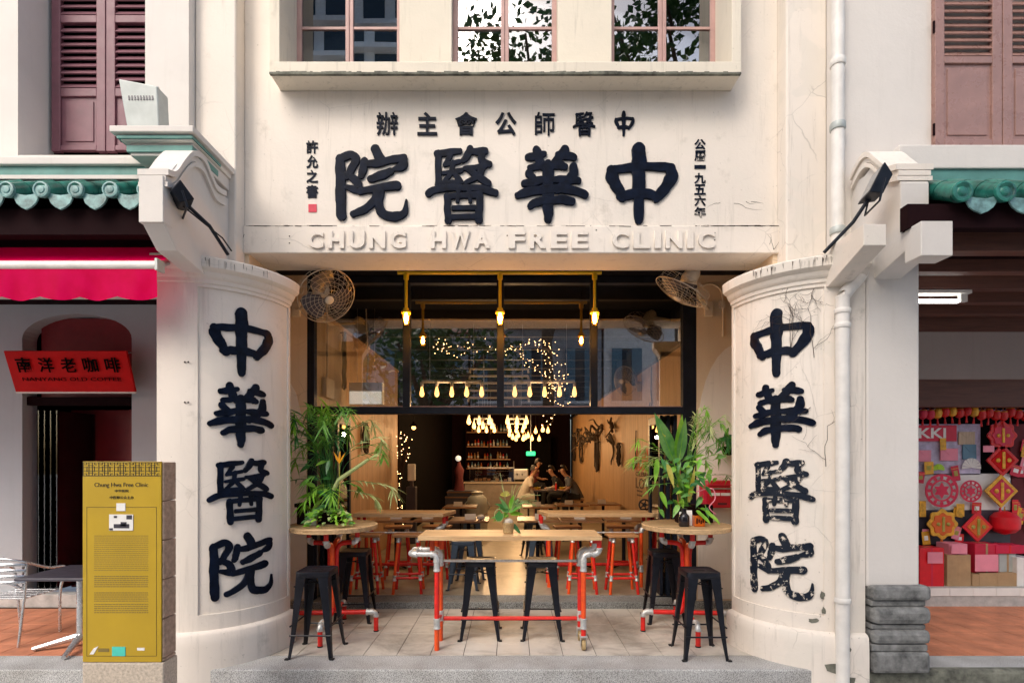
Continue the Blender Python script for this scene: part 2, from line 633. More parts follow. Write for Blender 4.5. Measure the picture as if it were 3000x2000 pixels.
def concrete_mat():
    m, nt, bs = nodes_of('inner_concrete')
    v = coords(nt)
    a = ramp(nt, noise(nt, v, 1.1, 8, 0.7, 0.8), [(0.30, (0.20, 0.155, 0.10)), (0.5, (0.36, 0.30, 0.215)), (0.72, (0.47, 0.42, 0.33))])
    nt.links.new(a, bs.inputs['Base Color'])
    bs.inputs['Roughness'].default_value = 0.35
    bump(nt, bs, noise(nt, v, 24, 5), 0.1, 0.004)
    MATS['inner_concrete'] = m


def worn_mat():
    """thick brush paint flaking off down to the render"""
    m, nt, bs = nodes_of('brush_worn')
    v = coords(nt)
    f = ramp(nt, noise(nt, v, 16, 7, 0.72), [(0.575, (0, 0, 0)), (0.60, (1, 1, 1))])
    base = mixc(nt, f, (0.006, 0.011, 0.022), (0.62, 0.55, 0.46))
    nt.links.new(base, bs.inputs['Base Color'])
    bs.inputs['Roughness'].default_value = 0.45
    bs.inputs['Specular IOR Level'].default_value = 0.25
    bump(nt, bs, noise(nt, v, 50, 4), 0.3, 0.004)
    MATS['brush_worn'] = m


tile_mat()
concrete_mat()
worn_mat()
M = MATS


# ------------------------------------------------------------------ lettering
def text_mesh(body, bold=0.0, depth=0.01):
    c = bpy.data.curves.new('lettering', 'FONT')
    c.body = body
    c.size = 1.0
    c.extrude = depth / 2
    c.offset = bold
    c.resolution_u = 3
    o = bpy.data.objects.new('lettering', c)
    COL.objects.link(o)
    dg = bpy.context.evaluated_depsgraph_get()
    me = bpy.data.meshes.new_from_object(o.evaluated_get(dg))
    bpy.data.objects.remove(o)
    bpy.data.curves.remove(c)
    return me


def text_fit(name, body, mat, parent, x0, x1, z0, z1, y, bold=0.0, depth=0.01, label=None, tilt=None, keep=False):
    """upright lettering facing -Y, stretched to the given box; tilt is the rotation about X"""
    me = text_mesh(body, bold, 1.0)
    xs = [v.co.x for v in me.vertices]
    ys = [v.co.y for v in me.vertices]
    ax, bx, ay, by = min(xs), max(xs), min(ys), max(ys)
    sx = (x1 - x0) / (bx - ax)
    sy = (z1 - z0) / (by - ay)
    for v in me.vertices:
        v.co = ((v.co.x - (ax + bx) / 2) * sx, (v.co.y - (ay + by) / 2) * sy, v.co.z * depth)
    me.materials.clear()
    me.materials.append(mat)
    o = bpy.data.objects.new(name, me)
    off = world_off(parent)
    o.location = Vector(((x0 + x1) / 2, y - depth / 2, (z0 + z1) / 2)) - off
    o.rotation_euler = (R(90) if tilt is None else tilt, 0, 0)
    link(o, parent)
    if label: o['label'] = label
    return o


def spl(points, k=6):
    """catmull-rom through tuples of any length"""
    out = []
    n = len(points)
    for i in range(n - 1):
        p0, p1, p2, p3 = points[max(i - 1, 0)], points[i], points[i + 1], points[min(i + 2, n - 1)]
        for s in range(k):
            t = s / k
            out.append(tuple(0.5 * ((2 * b) + (-a + c) * t + (2 * a - 5 * b + 4 * c - d) * t * t + (-a + 3 * b - 3 * c + d) * t ** 3)
                             for a, b, c, d in zip(p0, p1, p2, p3)))
    out.append(points[-1])
    return out


def st(x0, y0, w, h, lst):
    """strokes given in pixels of the enlarged photograph -> unit box"""
    return [[((x - x0) / w, (y0 + h - y) / h, t / w) for x, y, t in s] for s in lst]


GLYPH = {
    'zhong': st(610, 965, 475, 495, [
        [(830, 985, 88), (830, 1080, 96), (830, 1200, 84), (830, 1330, 72), (830, 1448, 56)],
        [(648, 1122, 62), (655, 1170, 82), (690, 1235, 70), (725, 1300, 58)],
        [(640, 1120, 44), (720, 1112, 56), (850, 1096, 54), (985, 1100, 54), (1040, 1108, 62)],
        [(1040, 1112, 66), (1045, 1165, 82), (1000, 1240, 72), (945, 1305, 58)],
        [(700, 1290, 44), (760, 1282, 62), (830, 1275, 62), (900, 1280, 62), (965, 1292, 44)]]),
    'hua': st(25, 968, 470, 504, [
        [(162, 995, 56), (180, 1060, 60), (205, 1105, 52)],
        [(105, 1042, 44), (150, 1034, 52), (212, 1018, 36)],
        [(118, 1112, 40), (165, 1103, 46), (205, 1090, 36)],
        [(348, 992, 58), (310, 1045, 60), (262, 1100, 50)],
        [(300, 1022, 36), (350, 1028, 54), (408, 1042, 44)],
        [(270, 1098, 40), (320, 1096, 54), (346, 1104, 46)],
        [(238, 1090, 60), (238, 1180, 76), (238, 1300, 76), (238, 1395, 68), (238, 1455, 50)],
        [(112, 1150, 52), (150, 1195, 50)],
        [(78, 1216, 40), (135, 1208, 56), (205, 1190, 46)],
        [(405, 1105, 52), (398, 1165, 64), (345, 1222, 58), (300, 1262, 46)],
        [(282, 1190, 40), (350, 1192, 52), (436, 1198, 42)],
        [(38, 1296, 44), (110, 1272, 58), (238, 1256, 54), (370, 1256, 54), (480, 1290, 50)],
        [(120, 1366, 42), (165, 1340, 54), (238, 1332, 50), (330, 1324, 54), (392, 1336, 52)]]),
    'yi': st(1235, 965, 465, 510, [
        [(1312, 1015, 46), (1310, 1110, 42), (1312, 1226, 46)],
        [(1300, 1016, 40), (1380, 1006, 44), (1452, 996, 34)],
        [(1388, 1030, 36), (1352, 1092, 26)],
        [(1356, 1090, 26), (1450, 1068, 30)],
        [(1345, 1146, 26), (1462, 1128, 32)],
        [(1408, 1075, 30), (1392, 1150, 32), (1352, 1196, 26)],
        [(1408, 1140, 28), (1452, 1196, 36)],
        [(1312, 1220, 34), (1460, 1206, 34)],
        [(1520, 985, 46), (1500, 1030, 46), (1474, 1062, 34)],
        [(1515, 1000, 36), (1570, 1002, 46), (1618, 996, 44)],
        [(1606, 1004, 42), (1594, 1060, 44), (1646, 1086, 40)],
        [(1484, 1116, 30), (1550, 1112, 38), (1616, 1100, 38)],
        [(1606, 1106, 40), (1568, 1168, 42), (1488, 1214, 28)],
        [(1508, 1122, 34), (1570, 1170, 44), (1640, 1216, 44)],
        [(1246, 1284, 46), (1310, 1254, 44), (1460, 1246, 40), (1590, 1252, 44), (1684, 1280, 46)],
        [(1370, 1304, 46), (1372, 1390, 46), (1376, 1466, 48)],
        [(1366, 1306, 34), (1480, 1298, 38), (1582, 1294, 42)],
        [(1584, 1294, 46), (1580, 1380, 48), (1576, 1462, 52)],
        [(1446, 1250, 30), (1436, 1336, 26)],
        [(1512, 1250, 30), (1520, 1336, 26)],
        [(1412, 1384, 32), (1548, 1380, 34)],
        [(1376, 1444, 34), (1576, 1440, 36)]]),
    'yuan': st(630, 965, 485, 490, [
        [(664, 1048, 58), (668, 1180, 66), (668, 1320, 66), (674, 1424, 64)],
        [(660, 1050, 50), (735, 1022, 54), (768, 1052, 56), (738, 1120, 50), (708, 1168, 40)],
        [(712, 1150, 40), (772, 1196, 54), (782, 1248, 56), (712, 1236, 34)],
        [(898, 985, 60), (930, 1052, 66)],
        [(826, 1062, 48), (816, 1120, 52), (804, 1158, 44)],
        [(816, 1080, 38), (900, 1078, 52), (1000, 1056, 50), (1086, 1040, 48)],
        [(1078, 1046, 52), (1080, 1092, 60), (1020, 1118, 30)],
        [(866, 1182, 46), (930, 1160, 58), (996, 1132, 50)],
        [(796, 1264, 42), (900, 1244, 50), (1040, 1224, 60)],
        [(908, 1262, 46), (886, 1330, 52), (820, 1384, 50), (752, 1412, 44)],
        [(936, 1248, 48), (922, 1340, 54), (950, 1412, 60), (1040, 1428, 58), (1092, 1396, 42), (1102, 1322, 14)]]),
}


def glyph_obj(name, key, fmap, mat, parent, depth=0.016, label=None, bold=1.0, seed=0):
    """one brush-written character in raised paint; fmap(u, v, h) places it on its wall"""
    rnd = random.Random(seed)
    mb = MB()
    for si, s in enumerate(GLYPH[key]):
        pts = spl(s, 6)
        # round ends
        def ext(a, b, w):
            d = Vector((a[0] - b[0], a[1] - b[1]))
            if d.length < 1e-9: return []
            d.normalize()
            return [(a[0] + d.x * w * 0.5 * q, a[1] + d.y * w * 0.5 * q, w * math.sqrt(max(0, 1 - q * q))) for q in (0.4, 0.72, 0.9, 0.985)]
        head = ext(pts[0], pts[1], pts[0][2])[::-1]
        tail = ext(pts[-1], pts[-2], pts[-1][2])
        pts = head + pts + tail
        rows = []
        dz = depth * (1 + 0.02 * si)
        ph = rnd.random() * 6
        for i, p in enumerate(pts):
            a, b = pts[max(0, i - 1)], pts[min(len(pts) - 1, i + 1)]
            t = Vector((b[0] - a[0], b[1] - a[1]))
            if t.length < 1e-9: t = Vector((1, 0))
            t.normalize()
            nx, ny = -t.y, t.x
            jl = 1 + 0.07 * math.sin(i * 0.9 + ph) + rnd.uniform(-.035, .035)
            jr = 1 + 0.07 * math.sin(i * 0.75 + ph * 2) + rnd.uniform(-.035, .035)
            w = p[2] / 2 * bold
            row = []
            for q, hh in ((-1.0, -0.15), (-0.99, 0.80), (-0.90, 0.97), (0, 1.0), (0.90, 0.97), (0.99, 0.80), (1.0, -0.15)):
                k = w * q * (jl if q < 0 else jr)
                row.append(fmap(p[0] + nx * k, p[1] + ny * k, dz * hh))
            rows.append(row)
        mb.grid(rows)
    return mb.build(name, mat, parent, smooth=28, label=label, recalc=False)
# ------------------------------------------------------------------ ground
MB().box(-60, 60, -60, 60, -0.6, -0.204).build('ground', M['paving'], kind='structure')
MB().box(-60, 60, -4.2, 2.2, -0.204, -0.190).build('street', M['street_granite'], kind='structure')
kerb = MB().box(-9, 9, 4.45, 4.75, -0.3, -0.012).build('kerb', M['granite_dark'], kind='structure')
for x0, x1 in ((-9.0, -2.96), (-2.955, 2.955), (2.96, 9.0)):
    MB().box(x0, x1, 4.43, 4.757, -0.25, 0.0).build('granite_slab', M['granite'], kerb, bevel=0.012)
arcade = MB().box(-2.9, 2.9, 4.76, 6.3, -0.3, -0.006).build('arcade_floor', M['soil'], kind='structure')
t0 = MB().box(-0.1475, 0.1475, -0.1465, 0.1465, -0.012, 0.0).build('floor_tile', M['arcade_tile_face'], arcade, bevel=0.002)
first = True
for i in range(19):
    for j in range(5):
        p = (-2.70 + i * 0.30 + 0.02, 4.76 + 0.15 + j * 0.2975, random.uniform(-0.0008, 0.0008))
        if first:
            t0.location = p
            first = False
        else:
            inst(t0, 'floor_tile', arcade, p)
MB().box(-3.0, 3.0, 6.24, 6.56, -0.1, 0.080).build('inner_step', M['granite_dark'], bevel=0.012, kind='structure')
MB().box(-3.0, 3.0, 6.555, 22, -0.1, 0.084).build('inner_floor', M['inner_concrete'], kind='structure')

# ------------------------------------------------------------------ the clinic shophouse
shop = thing('shophouse', 'cream shophouse with black brush characters on its front and round corner pillars', 'shophouse', (0, 5, 0))
YW = 4.95
fw = MB()
fw.box(-2.49, 2.49, YW, 5.37, 3.93, 5.20)
fw.box(-2.49, -2.16, YW, 5.37, 5.20, 7.4)
fw.box(2.06, 2.49, YW, 5.37, 5.20, 7.4)
fw.box(-2.49, 2.49, YW, 5.37, 7.4, 9.0)
fw.build('front_wall', M['cream_plaster'], shop)
front = kids(shop)[0]
for a, b in ((-1.055, -0.56), (0.442, 0.952)):
    MB().box(a, b, 5.0, 5.37, 5.20, 7.4).build('window_pier', M['ledge_plaster'], shop, bevel=0.006)
beam = MB().box(-2.495, 2.495, 4.922, 5.385, 3.678, 3.932).build('beam', M['beam_plaster'], shop, bevel=0.008)
for s in (-1, 1):
    MB().box(s * 2.492, s * 2.86, 4.79, 5.37, 3.44, 9.0).build('pilaster', M['cream_cracked'] if s > 0 else M['cream_plaster'], shop, bevel=0.015)
led = MB().box(-2.16, 2.06, 4.726, YW + 0.01, 5.205, 5.312).build('window_ledge', M['ledge_plaster'], shop, bevel=0.008)
dg_ = MB()
rr = random.Random(77)
x = -2.158
while x < 2.05:
    w = rr.uniform(.02, .07)
    dg_.box(x, min(x + w, 2.056), 4.7225, 4.75, 5.2 - .003, 5.212 + rr.uniform(0, .012))
    x += w
dg_.build('mossy_edge', M['moss_stone'], led)
gr_ = MB()
for k in range(120):
    x = rr.uniform(-2.47, 2.47)
    if rr.random() < 0.5: x = rr.choice((-1, 1)) * rr.uniform(1.7, 2.48)
    w = rr.uniform(.01, .12)
    z = 3.931 + rr.uniform(-.004, .002)
    gr_.tube([(x, 4.921, z), (min(x + w, 2.49), 4.921, z + rr.uniform(-.003, .003))], rr.uniform(.0012, .0035), 4)
gr_.build('grime_line', M['rope_dark'], beam, kind='stuff')
for a, b in ((-2.16, -2.07), (1.975, 2.06)):
    MB().box(a, b, 4.73, 5.2, 5.31, 7.4).build('window_fin', M['ledge_plaster'], shop, bevel=0.006)
MB().box(-2.07, 1.975, 4.99, 5.37, 5.2, 5.318).build('sill', M['ledge_plaster'], shop)
for wi, (a, b) in enumerate(((-2.068, -1.056), (-0.559, 0.441), (0.953, 1.973))):
    Yg = 5.11
    zb, zt = 5.318, 7.38
    w = MB()
    w.box(a, a + 0.045, Yg, Yg + 0.05, zb, zt)
    w.box(b - 0.045, b, Yg, Yg + 0.05, zb, zt)
    w.box(a + 0.045, b - 0.045, Yg, Yg + 0.05, zt - 0.05, zt)
    w.box(a + 0.045, b - 0.045, Yg + 0.004, Yg + 0.046, zb, zb + 0.028)
    win = w.build('window', M['window_pink'], shop)
    mid = (a + b) / 2
    MB().box(mid - 0.038, mid - 0.002, Yg + 0.002, Yg + 0.045, zb + 0.028, zt - 0.05).build('casement_stile', M['window_pink'], win, bevel=0.004)
    MB().box(mid + 0.002, mid + 0.038, Yg + 0.002, Yg + 0.045, zb + 0.028, zt - 0.05).build('casement_stile', M['window_pink'], win, bevel=0.004)
    for (c, d) in ((a + 0.045, mid - 0.038), (mid + 0.038, b - 0.045)):
        for z in (5.93, 6.55):
            MB().box(c, d, Yg + 0.01, Yg + 0.035, z - 0.012, z + 0.012).build('glazing_bar', M['window_pink'], win)
        zz = [zb + 0.028, 5.918, 5.942, 6.538, 6.562, zt - 0.05]
        for k in range(3):
            tl = R(random.uniform(-0.7, 0.7))
            mb = MB().obox(((c + d) / 2, Yg + 0.024, (zz[2 * k] + zz[2 * k + 1]) / 2), (d - c, 0.004, zz[2 * k + 1] - zz[2 * k]), (tl * 0.3, 0, tl))
            mb.build('window_pane', M['clear_glass'] if (wi == 1 and c < mid - 0.1) else M['window_glass'], win)
# the room behind the upper windows
simple('upper_ochre', (0.34, 0.27, 0.10), 0.8)
ur = MB()
ur.box(-2.5, 2.5, 9.0, 9.1, 5.0, 9.0)
ur.box(-2.6, -2.5, 5.37, 9.1, 5.0, 9.0)
ur.box(2.5, 2.6, 5.37, 9.1, 5.0, 9.0)
ur.build('upper_room_wall', M['upper_ochre'], shop)
MB().box(-2.9, 2.9, 4.9, 21.5, 9.0, 9.2).build('light_block_slab', M['opp_grey'], shop)  # unseen slab added on top to keep light out of the upper room
MB().box(0.95, 1.60, 6.0, 6.06, 6.12, 6.17).build('ceiling_tube', M['tube_white'], shop)

# lettering on the front
lx0 = lambda px: wx(px, YW)
for key, px0, px1, lab in (('zhong', 1773, 1984, 'large black brush character at the start of the clinic name'),
                           ('hua', 1511, 1720, 'large black flower-like brush character second in the clinic name'),
                           ('yi', 1251, 1458, 'large dense black brush character third in the clinic name'),
                           ('yuan', 982, 1197, 'large black brush character with hooked tail ending the clinic name')):
    X0, X1 = lx0(px0), lx0(px1)
    Z1, Z0 = wz(431, YW), wz(652 if key != 'yuan' else 648, YW)
    glyph_obj('raised_character', key, lambda u, v, h, X0=X0, X1=X1, Z0=Z0, Z1=Z1: (X0 + (X1 - X0) * u, YW - h, Z0 + (Z1 - Z0) * v),
              M['brush_black'], front, 0.020, lab, 1.03, seed=len(key))
for ch, px, wpx in (('辦', 1135, 62), ('主', 1252, 58), ('會', 1366, 64), ('公', 1482, 62), ('師', 1596, 58), ('醫', 1711, 64), ('中', 1829, 60)):
    X = lx0(px)
    hw = wpx * YW / F / 2
    if ch in '醫中':
        Z0, Z1 = wz(399, YW), wz(330, YW)
        glyph_obj('small_character', 'yi' if ch == '醫' else 'zhong', lambda u, v, h, X=X, hw=hw, Z0=Z0, Z1=Z1: (X - hw + 2 * hw * u, YW - h, Z0 + (Z1 - Z0) * v), M['brush_black'], front, 0.012, None, 1.0, seed=4)
        continue
    text_fit('small_character', ch, M['brush_black'], front, X - hw, X + hw, wz(398, YW), wz(331, YW), YW, 0.008 if ch in '辦師' else 0.022, 0.014)
for ch, py, k in (('許', 431, 1), ('允', 432 + 42, 1), ('之', 517, 1), ('書', 561, 1)):
    text_fit('signature_character', ch, M['brush_black'], front, lx0(898), lx0(932), wz(py + 20, YW), wz(py - 18 + 38 - 38, YW), YW, 0.022, 0.008)
sg = MB().box(lx0(904), lx0(928), YW - 0.006, YW + 0.01, wz(622, YW), wz(599, YW)).build('seal_stamp', M['seal_red'], front)
for i, ch in enumerate('公曆一九五六年'):
    py = 424 + i * 33
    hh = 5 if ch == '一' else 15
    text_fit('date_character', ch, M['brush_black'], front, lx0(2034), lx0(2067), wz(py + hh, YW), wz(py - hh, YW), YW, 0.022, 0.008)
for word, p0, p1 in (('CHUNG', 902, 1190), ('HWA', 1262, 1435), ('FREE', 1490, 1722), ('CLINIC', 1792, 2092)):
    n = len(word)
    wts = [0.38 if c == 'I' else (1.25 if c == 'W' else 1.0) for c in word]
    tot = sum(wts) + 0.28 * (n - 1)
    x = wx(p0, 4.922)
    span = wx(p1, 4.922) - x
    for c, k in zip(word, wts):
        w = span * k / tot
        text_fit('raised_letter', c, M['beam_plaster'], beam, x, x + w, wz(729, 4.922), wz(678, 4.922), 4.922, 0.012 if c == 'W' else 0.04, 0.020)
        x += w + span * 0.28 / tot


ck = MB()
rr = random.Random(41)
for x0_, z0_, L_, a_ in ((wx(2150, YW), wz(596, YW), .28, 0.05), (wx(2185, YW), wz(590, YW), .10, -.6), (wx(2200, YW), wz(592, YW), .12, .5), (wx(2110, YW), wz(594, YW), .14, 3.2), (wx(720, YW), wz(690, YW), .10, 4.7), (wx(2262, YW), wz(735, YW), .16, 1.9), (wx(2262, YW), wz(735, YW), .14, 1.2), (wx(2250, YW), wz(720, YW), .1, 1.6)):
    p = [(x0_, YW - .001 if z0_ > 3.94 else 4.921, z0_)]
    for k in range(7):
        a_ += rr.uniform(-.5, .5)
        q = p[-1]
        p.append((q[0] + math.cos(a_) * L_ / 7, q[1], q[2] + math.sin(a_) * L_ / 7))
    ck.tube(p, [.0022 * (1 - k / 9) for k in range(8)], 4)
ck.build('wall_crack', M['rope_dark'], front, kind='stuff')
for px_, py_ in ((541, 1060), (551, 1060), (541, 1178), (551, 1178)):
    MB().lathe([(.008, 0), (.008, .004), (.003, .006)], (wx(px_, 4.41), 4.4145, wz(py_, 4.41)), 8, Matrix.Rotation(R(90), 3, 'X')).build('wall_bolt', M['rope_dark'], shop)
for px_, py_ in ((848, 692), (848, 712), (1486, 690), (1086, 690), (1180, 712), (1747, 674), (2094, 682), (2094, 703)):
    MB().lathe([(.006, 0), (.006, .004), (.002, .006)], (wx(px_, 4.92), 4.9225, wz(py_, 4.92)), 7, Matrix.Rotation(R(90), 3, 'X')).build('beam_hole', M['dark_void'], beam)

# ------------------------------------------------------------------ round corner pillars
PCX, PCY = 2.85, 5.12


def pil(s, r, th, z):
    """point on a pillar surface; angles past 90 degrees run straight outwards along the front"""
    if th < 0:
        return (s * PCX, PCY, z)
    if th <= 90:
        return (s * (PCX - r * math.cos(R(th))), PCY - r * math.sin(R(th)), z)
    return (s * (PCX + (th - 90) / 100.0), PCY - r, z)


def pillar(s, lab, dirty):
    ths = [-1, 0, 3]
    inner = [3 + k * (69 / 16) for k in range(17)]
    outer = [72, 76, 80, 84, 87, 90, 100.0]
    m1 = M['cream_cracked'] if dirty else M['cream_plaster']
    shaft = MB()
    zs = [(0.30, 0), (0.45, 0), (0.45, 1)] + [(0.45 + 2.76 * k / 10, 1) for k in range(1, 10)] + [(3.21, 1), (3.21, 0), (3.30, 0)]
    rows = []
    for z, ins in zs:
        row = [pil(s, 0.714, t, z) for t in ths]
        row += [pil(s, 0.700 if ins else 0.714, t, z) for t in inner]
        row += [pil(s, 0.714, t, z) for t in outer]
        rows.append(row)
    shaft.grid(rows)
    p = shaft.build('pillar', m1, shop, smooth=30, label=lab)
    allth = ths + inner[1:] + outer[1:]
    base = MB()
    base.grid([[pil(s, r, t, z) for t in allth] for r, z in ((0.768, -0.25), (0.766, 0.20), (0.760, 0.285), (0.748, 0.305), (0.715, 0.318))])
    base.build('pillar_base', m1, p, smooth=40)
    cor = MB()
    prof = [(0.708, 3.235), (0.726, 3.245), (0.729, 3.275), (0.742, 3.285), (0.756, 3.31), (0.762, 3.33), (0.786, 3.345), (0.800, 3.36), (0.805, 3.435), (0.798, 3.446), (0.3, 3.45)]
    cor.grid([[pil(s, r, t, z) for t in allth] for r, z in prof])
    cor.build('cornice', m1, p, smooth=35)
    core = MB().box(s * 2.45, s * 2.86, 4.95, 5.7, 3.3, 3.72)
    core.build('pillar_head', M['porch_plaster'], p)
    MB().box(s * 2.851, s * 2.95, PCY - 0.70, 5.4, -0.2, 3.44).build('pier_side', m1, p)
    return p


pl = pillar(-1, 'smooth round corner pillar with four glossy black characters', False)
pr = pillar(1, 'cracked round corner pillar with flaking black characters', True)
tops = {'zhong': 712, 'hua': 880, 'yi': 1053, 'yuan': 1224}
for s, p, matn in ((-1, pl, 'brush_black'), (1, pr, 'brush_black')):
    for key, z1, z0 in (('zhong', 912, 1098), ('hua', 1123, 1308), ('yi', 1343, 1528), ('yuan', 1562, 1748)):
        th0 = 43.5 if s < 0 else 44.0
        Ym = PCY - 0.7 * math.sin(R(th0))
        Z1, Z0 = wz(z1, Ym), wz(z0, Ym)
        W = 0.545

        def fm(u, v, h, Z0=Z0, Z1=Z1, s=s):
            a = (u - 0.5) * W / 0.70 * 180 / math.pi
            return pil(s, 0.700 + h, th0 + (a if s > 0 else -a), Z0 + (Z1 - Z0) * v)
        mm = M['brush_worn'] if (s > 0 and key in ('yi', 'yuan')) else M[matn]
        glyph_obj('raised_character', key, fm, mm, p, 0.013, None, 0.98, seed=11 + s)

# dead climber roots clinging to the cracked pillar
def roots(th, z, ang, length, r, depth, mb, rnd):
    pts = []
    for i in range(7):
        pts.append(pil(1, 0.714 + r * 0.3, th, z))
        ang += rnd.uniform(-0.45, 0.45)
        th += math.cos(ang) * length / 7 / 0.7 * 57.3
        z += math.sin(ang) * length / 7
        th = max(6, min(88, th))
        if depth > 0 and rnd.random() < 0.42:
            roots(th, z, ang + rnd.choice((-0.8, 0.8)), length * 0.6, r * 0.65, depth - 1, mb, rnd)
    mb.tube(pts, [r * (1 - 0.09 * i) for i in range(7)], 5)


rr = random.Random(3)
vine = MB()
for th, z, ang, ln in ((52, 2.72, 1.9, 0.42), (52, 2.72, 1.2, 0.45), (66, 2.62, 1.6, 0.5), (64, 2.2, 3.6, 0.3), (73, 1.7, 1.6, 0.4), (66, 3.2, 4.6, .2)):
    roots(th, z, ang, ln, 0.0030, 2, vine, rr)
vine.build('climber_root', M['rope_dark'], pr)
# broken render on the cracked pillar
rr = random.Random(9)
for th, z, w, h, r in ((82, 0.20, .07, .035, .769), (76, 0.03, .08, .05, .770), (71, 0.62, .022, .035, .716), (72, 0.49, .018, .035, .716), (66, .40, .06, .022, .716), (86, -.06, .05, .05, .770)):
    poly = []
    for k in range(10):
        a = 2 * math.pi * k / 10
        q = rr.uniform(0.55, 1.1)
        poly.append((th + math.cos(a) * w * q / 0.74 * 57.3, z + math.sin(a) * h * q))
    MB().prism(poly, lambda u, v, d: pil(1, r + d, min(u, 89.9), v), -0.02, 0.0025).build('broken_render', M['moss_stone'], pr)
# rain streaks under the cornices
for s, p, n in ((-1, pl, 24), (1, pr, 60)):
    rk = MB()
    for k in range(n):
        th = rr.uniform(30, 96)
        zt = rr.uniform(3.41, 3.44)
        ln = rr.uniform(0.02, 0.075)
        pts = [pil(s, 0.807, th, zt), pil(s, 0.8075, th + rr.uniform(-.3, .3), zt - ln)]
        w = rr.uniform(.0007, .0024)
        rk.tube(pts, [w, w * .5], 4)
    rk.build('rain_streak', M['rope_dark'], p, kind='stuff')

# ------------------------------------------------------------------ porch, shop front and inner shell
for a, b in ((-3.0, -2.43), (2.21, 3.0)):
    MB().box(a, b, 6.3, 6.42, 0.08, 3.95).build('porch_wall', M['porch_plaster'], shop)
MB().box(-2.98, -2.95, 5.2, 6.3, 0, 3.95).build('porch_side_wall', M['porch_plaster'], shop)
MB().box(2.95, 2.98, 5.2, 6.3, 0, 3.95).build('porch_side_wall', M['porch_plaster'], shop)
fY = lambda u, v, d: (u, 6.3 - d, v)
def arc_patch(xa, xb, zb, zt, flip):
    pts = []
    for k in range(9):
        a = R(90) * k / 8
        pts.append((xb - (xb - xa) * math.cos(a), zb + (zt - zb) * math.sin(a)))
    return pts
pp = arc_patch(2.225, 2.75, 2.1, 3.15, False)
MB().prism([(2.225, 0.10)] + pp + [(2.97, 3.15), (2.97, 0.10)], fY, -0.01, 0.004).build('plaster_patch', M['cream_plaster'], shop)
MB().prism([(-2.97, 0.10), (-2.435, 0.10), (-2.435, 2.05), (-2.56, 2.55), (-2.70, 2.8), (-2.97, 2.95)], fY, -0.01, 0.004).build('plaster_patch', M['cream_plaster'], shop)
MB().box(-3.0, 3.0, 5.37, 22, 3.95, 4.0).build('ceiling', M['ceiling_black'], shop)
MB().box(-2.49, 2.49, 5.388, 5.42, 3.70, 3.95).build('added_dark_sheet', M['ceiling_black'], shop)  # dark sheet added behind the beam to darken its reflection in the transom
for i in range(15):
    y = 6.75 + i * 1.02
    MB().box(-2.36, 2.36, y, y + 0.09, 3.80, 3.951).build('ceiling_joist', M['joist_black'], shop)
YF0, YF1 = 6.30, 6.40
ft = MB().box(-2.345, 2.05, YF0 - 0.01, YF1 + 0.01, 2.30, 2.385).build('shop_front', M['frame_black'], shop, bevel=0.006, label='black framed shop front with glazed transom over folded doors')
MB().box(-2.428, -2.345, YF0, YF1, 0.084, 3.94).build('post', M['frame_black'], ft, bevel=0.004)
MB().box(2.05, 2.208, YF0, YF1, 0.084, 3.94).build('post', M['frame_black'], ft, bevel=0.004)
MB().box(-2.345, 2.05, YF0 + 0.004, YF1 - 0.004, 3.86, 3.94).build('head_rail', M['frame_black'], ft)
mull = [wx(1190, 6.3), wx(1466, 6.3), wx(1741, 6.3)]
for x in mull:
    MB().box(x - 0.042, x + 0.042, YF0 + 0.002, YF1 - 0.002, 2.385, 3.86).build('mullion', M['frame_black'], ft, bevel=0.004)
edges = [-2.345] + mull + [2.05]
for k in range(4):
    a = edges[k] + (0.042 if k else 0)
    b = edges[k + 1] - (0.042 if k < 3 else 0)
    MB().box(a, b, 6.348, 6.354, 2.385, 3.86).build('transom_pane', M['transom_glass'], ft)
    bd = MB()
    bd.box(a, b, 6.335, 6.346, 2.385, 2.397)
    bd.build('glazing_bead', M['window_pink'], ft)
# folded doors stacked at each side, turned into the room
for s, xs in ((-1, (-2.30, -2.22, -2.14)), (1, (2.00, 1.92, 1.84))):
    for k, x in enumerate(xs):
        d = MB()
        y0, y1 = 6.43 + 0.02 * k, 7.02
        d.box(x - 0.02, x + 0.02, y0, y0 + 0.07, 0.10, 2.30)
        d.box(x - 0.02, x + 0.02, y1 - 0.07, y1, 0.10, 2.30)
        d.box(x - 0.02, x + 0.02, y0 + 0.07, y1 - 0.07, 0.10, 0.30)
        d.box(x - 0.02, x + 0.02, y0 + 0.07, y1 - 0.07, 2.2, 2.30)
        dd = d.build('folded_door', M['frame_black'], shop, bevel=0.003)
        MB().box(x - 0.003, x + 0.003, y0 + 0.07, y1 - 0.07, 0.30, 2.2).build('door_pane', M['clear_glass'], dd)

XL, XR, YB = -2.36, 2.36, 21.0
sw = MB().box(XL - 0.1, XL - 0.02, 6.42, YB + 0.1, 0, 4.0).build('side_wall', M['frame_black'], shop)
sw2 = MB().box(XR + 0.02, XR + 0.1, 6.42, YB + 0.1, 0, 4.0).build('side_wall', M['frame_black'], shop)
for k in range(4):
    y = 6.43 + k * 1.15
    MB().box(XL - 0.02, XL, y, y + 1.144, 0.09, 3.56).build('wall_panel', M['ply_pale'] if k < 1 else M['ply_warm'], sw, bevel=0.003)
for k in range(12):
    y = 6.43 + k * 1.15
    MB().box(XR, XR + 0.02, y, y + 1.144, 0.09, 3.33).build('wall_panel', M['ply_warm'], sw2, bevel=0.003)
MB().box(XL, XL + 0.03, 6.43, 11.0, 3.56, 3.60).build('wall_trim', M['ply_warm'], sw)
MB().box(XR - 0.06, XR + 0.02, 6.43, 20.9, 3.335, 3.42).build('wall_beam', M['frame_black'], sw2)
MB().box(XL, XL + 0.02, 11.03, YB, 0.09, 3.95).build('black_panel', M['dark_void'], sw)
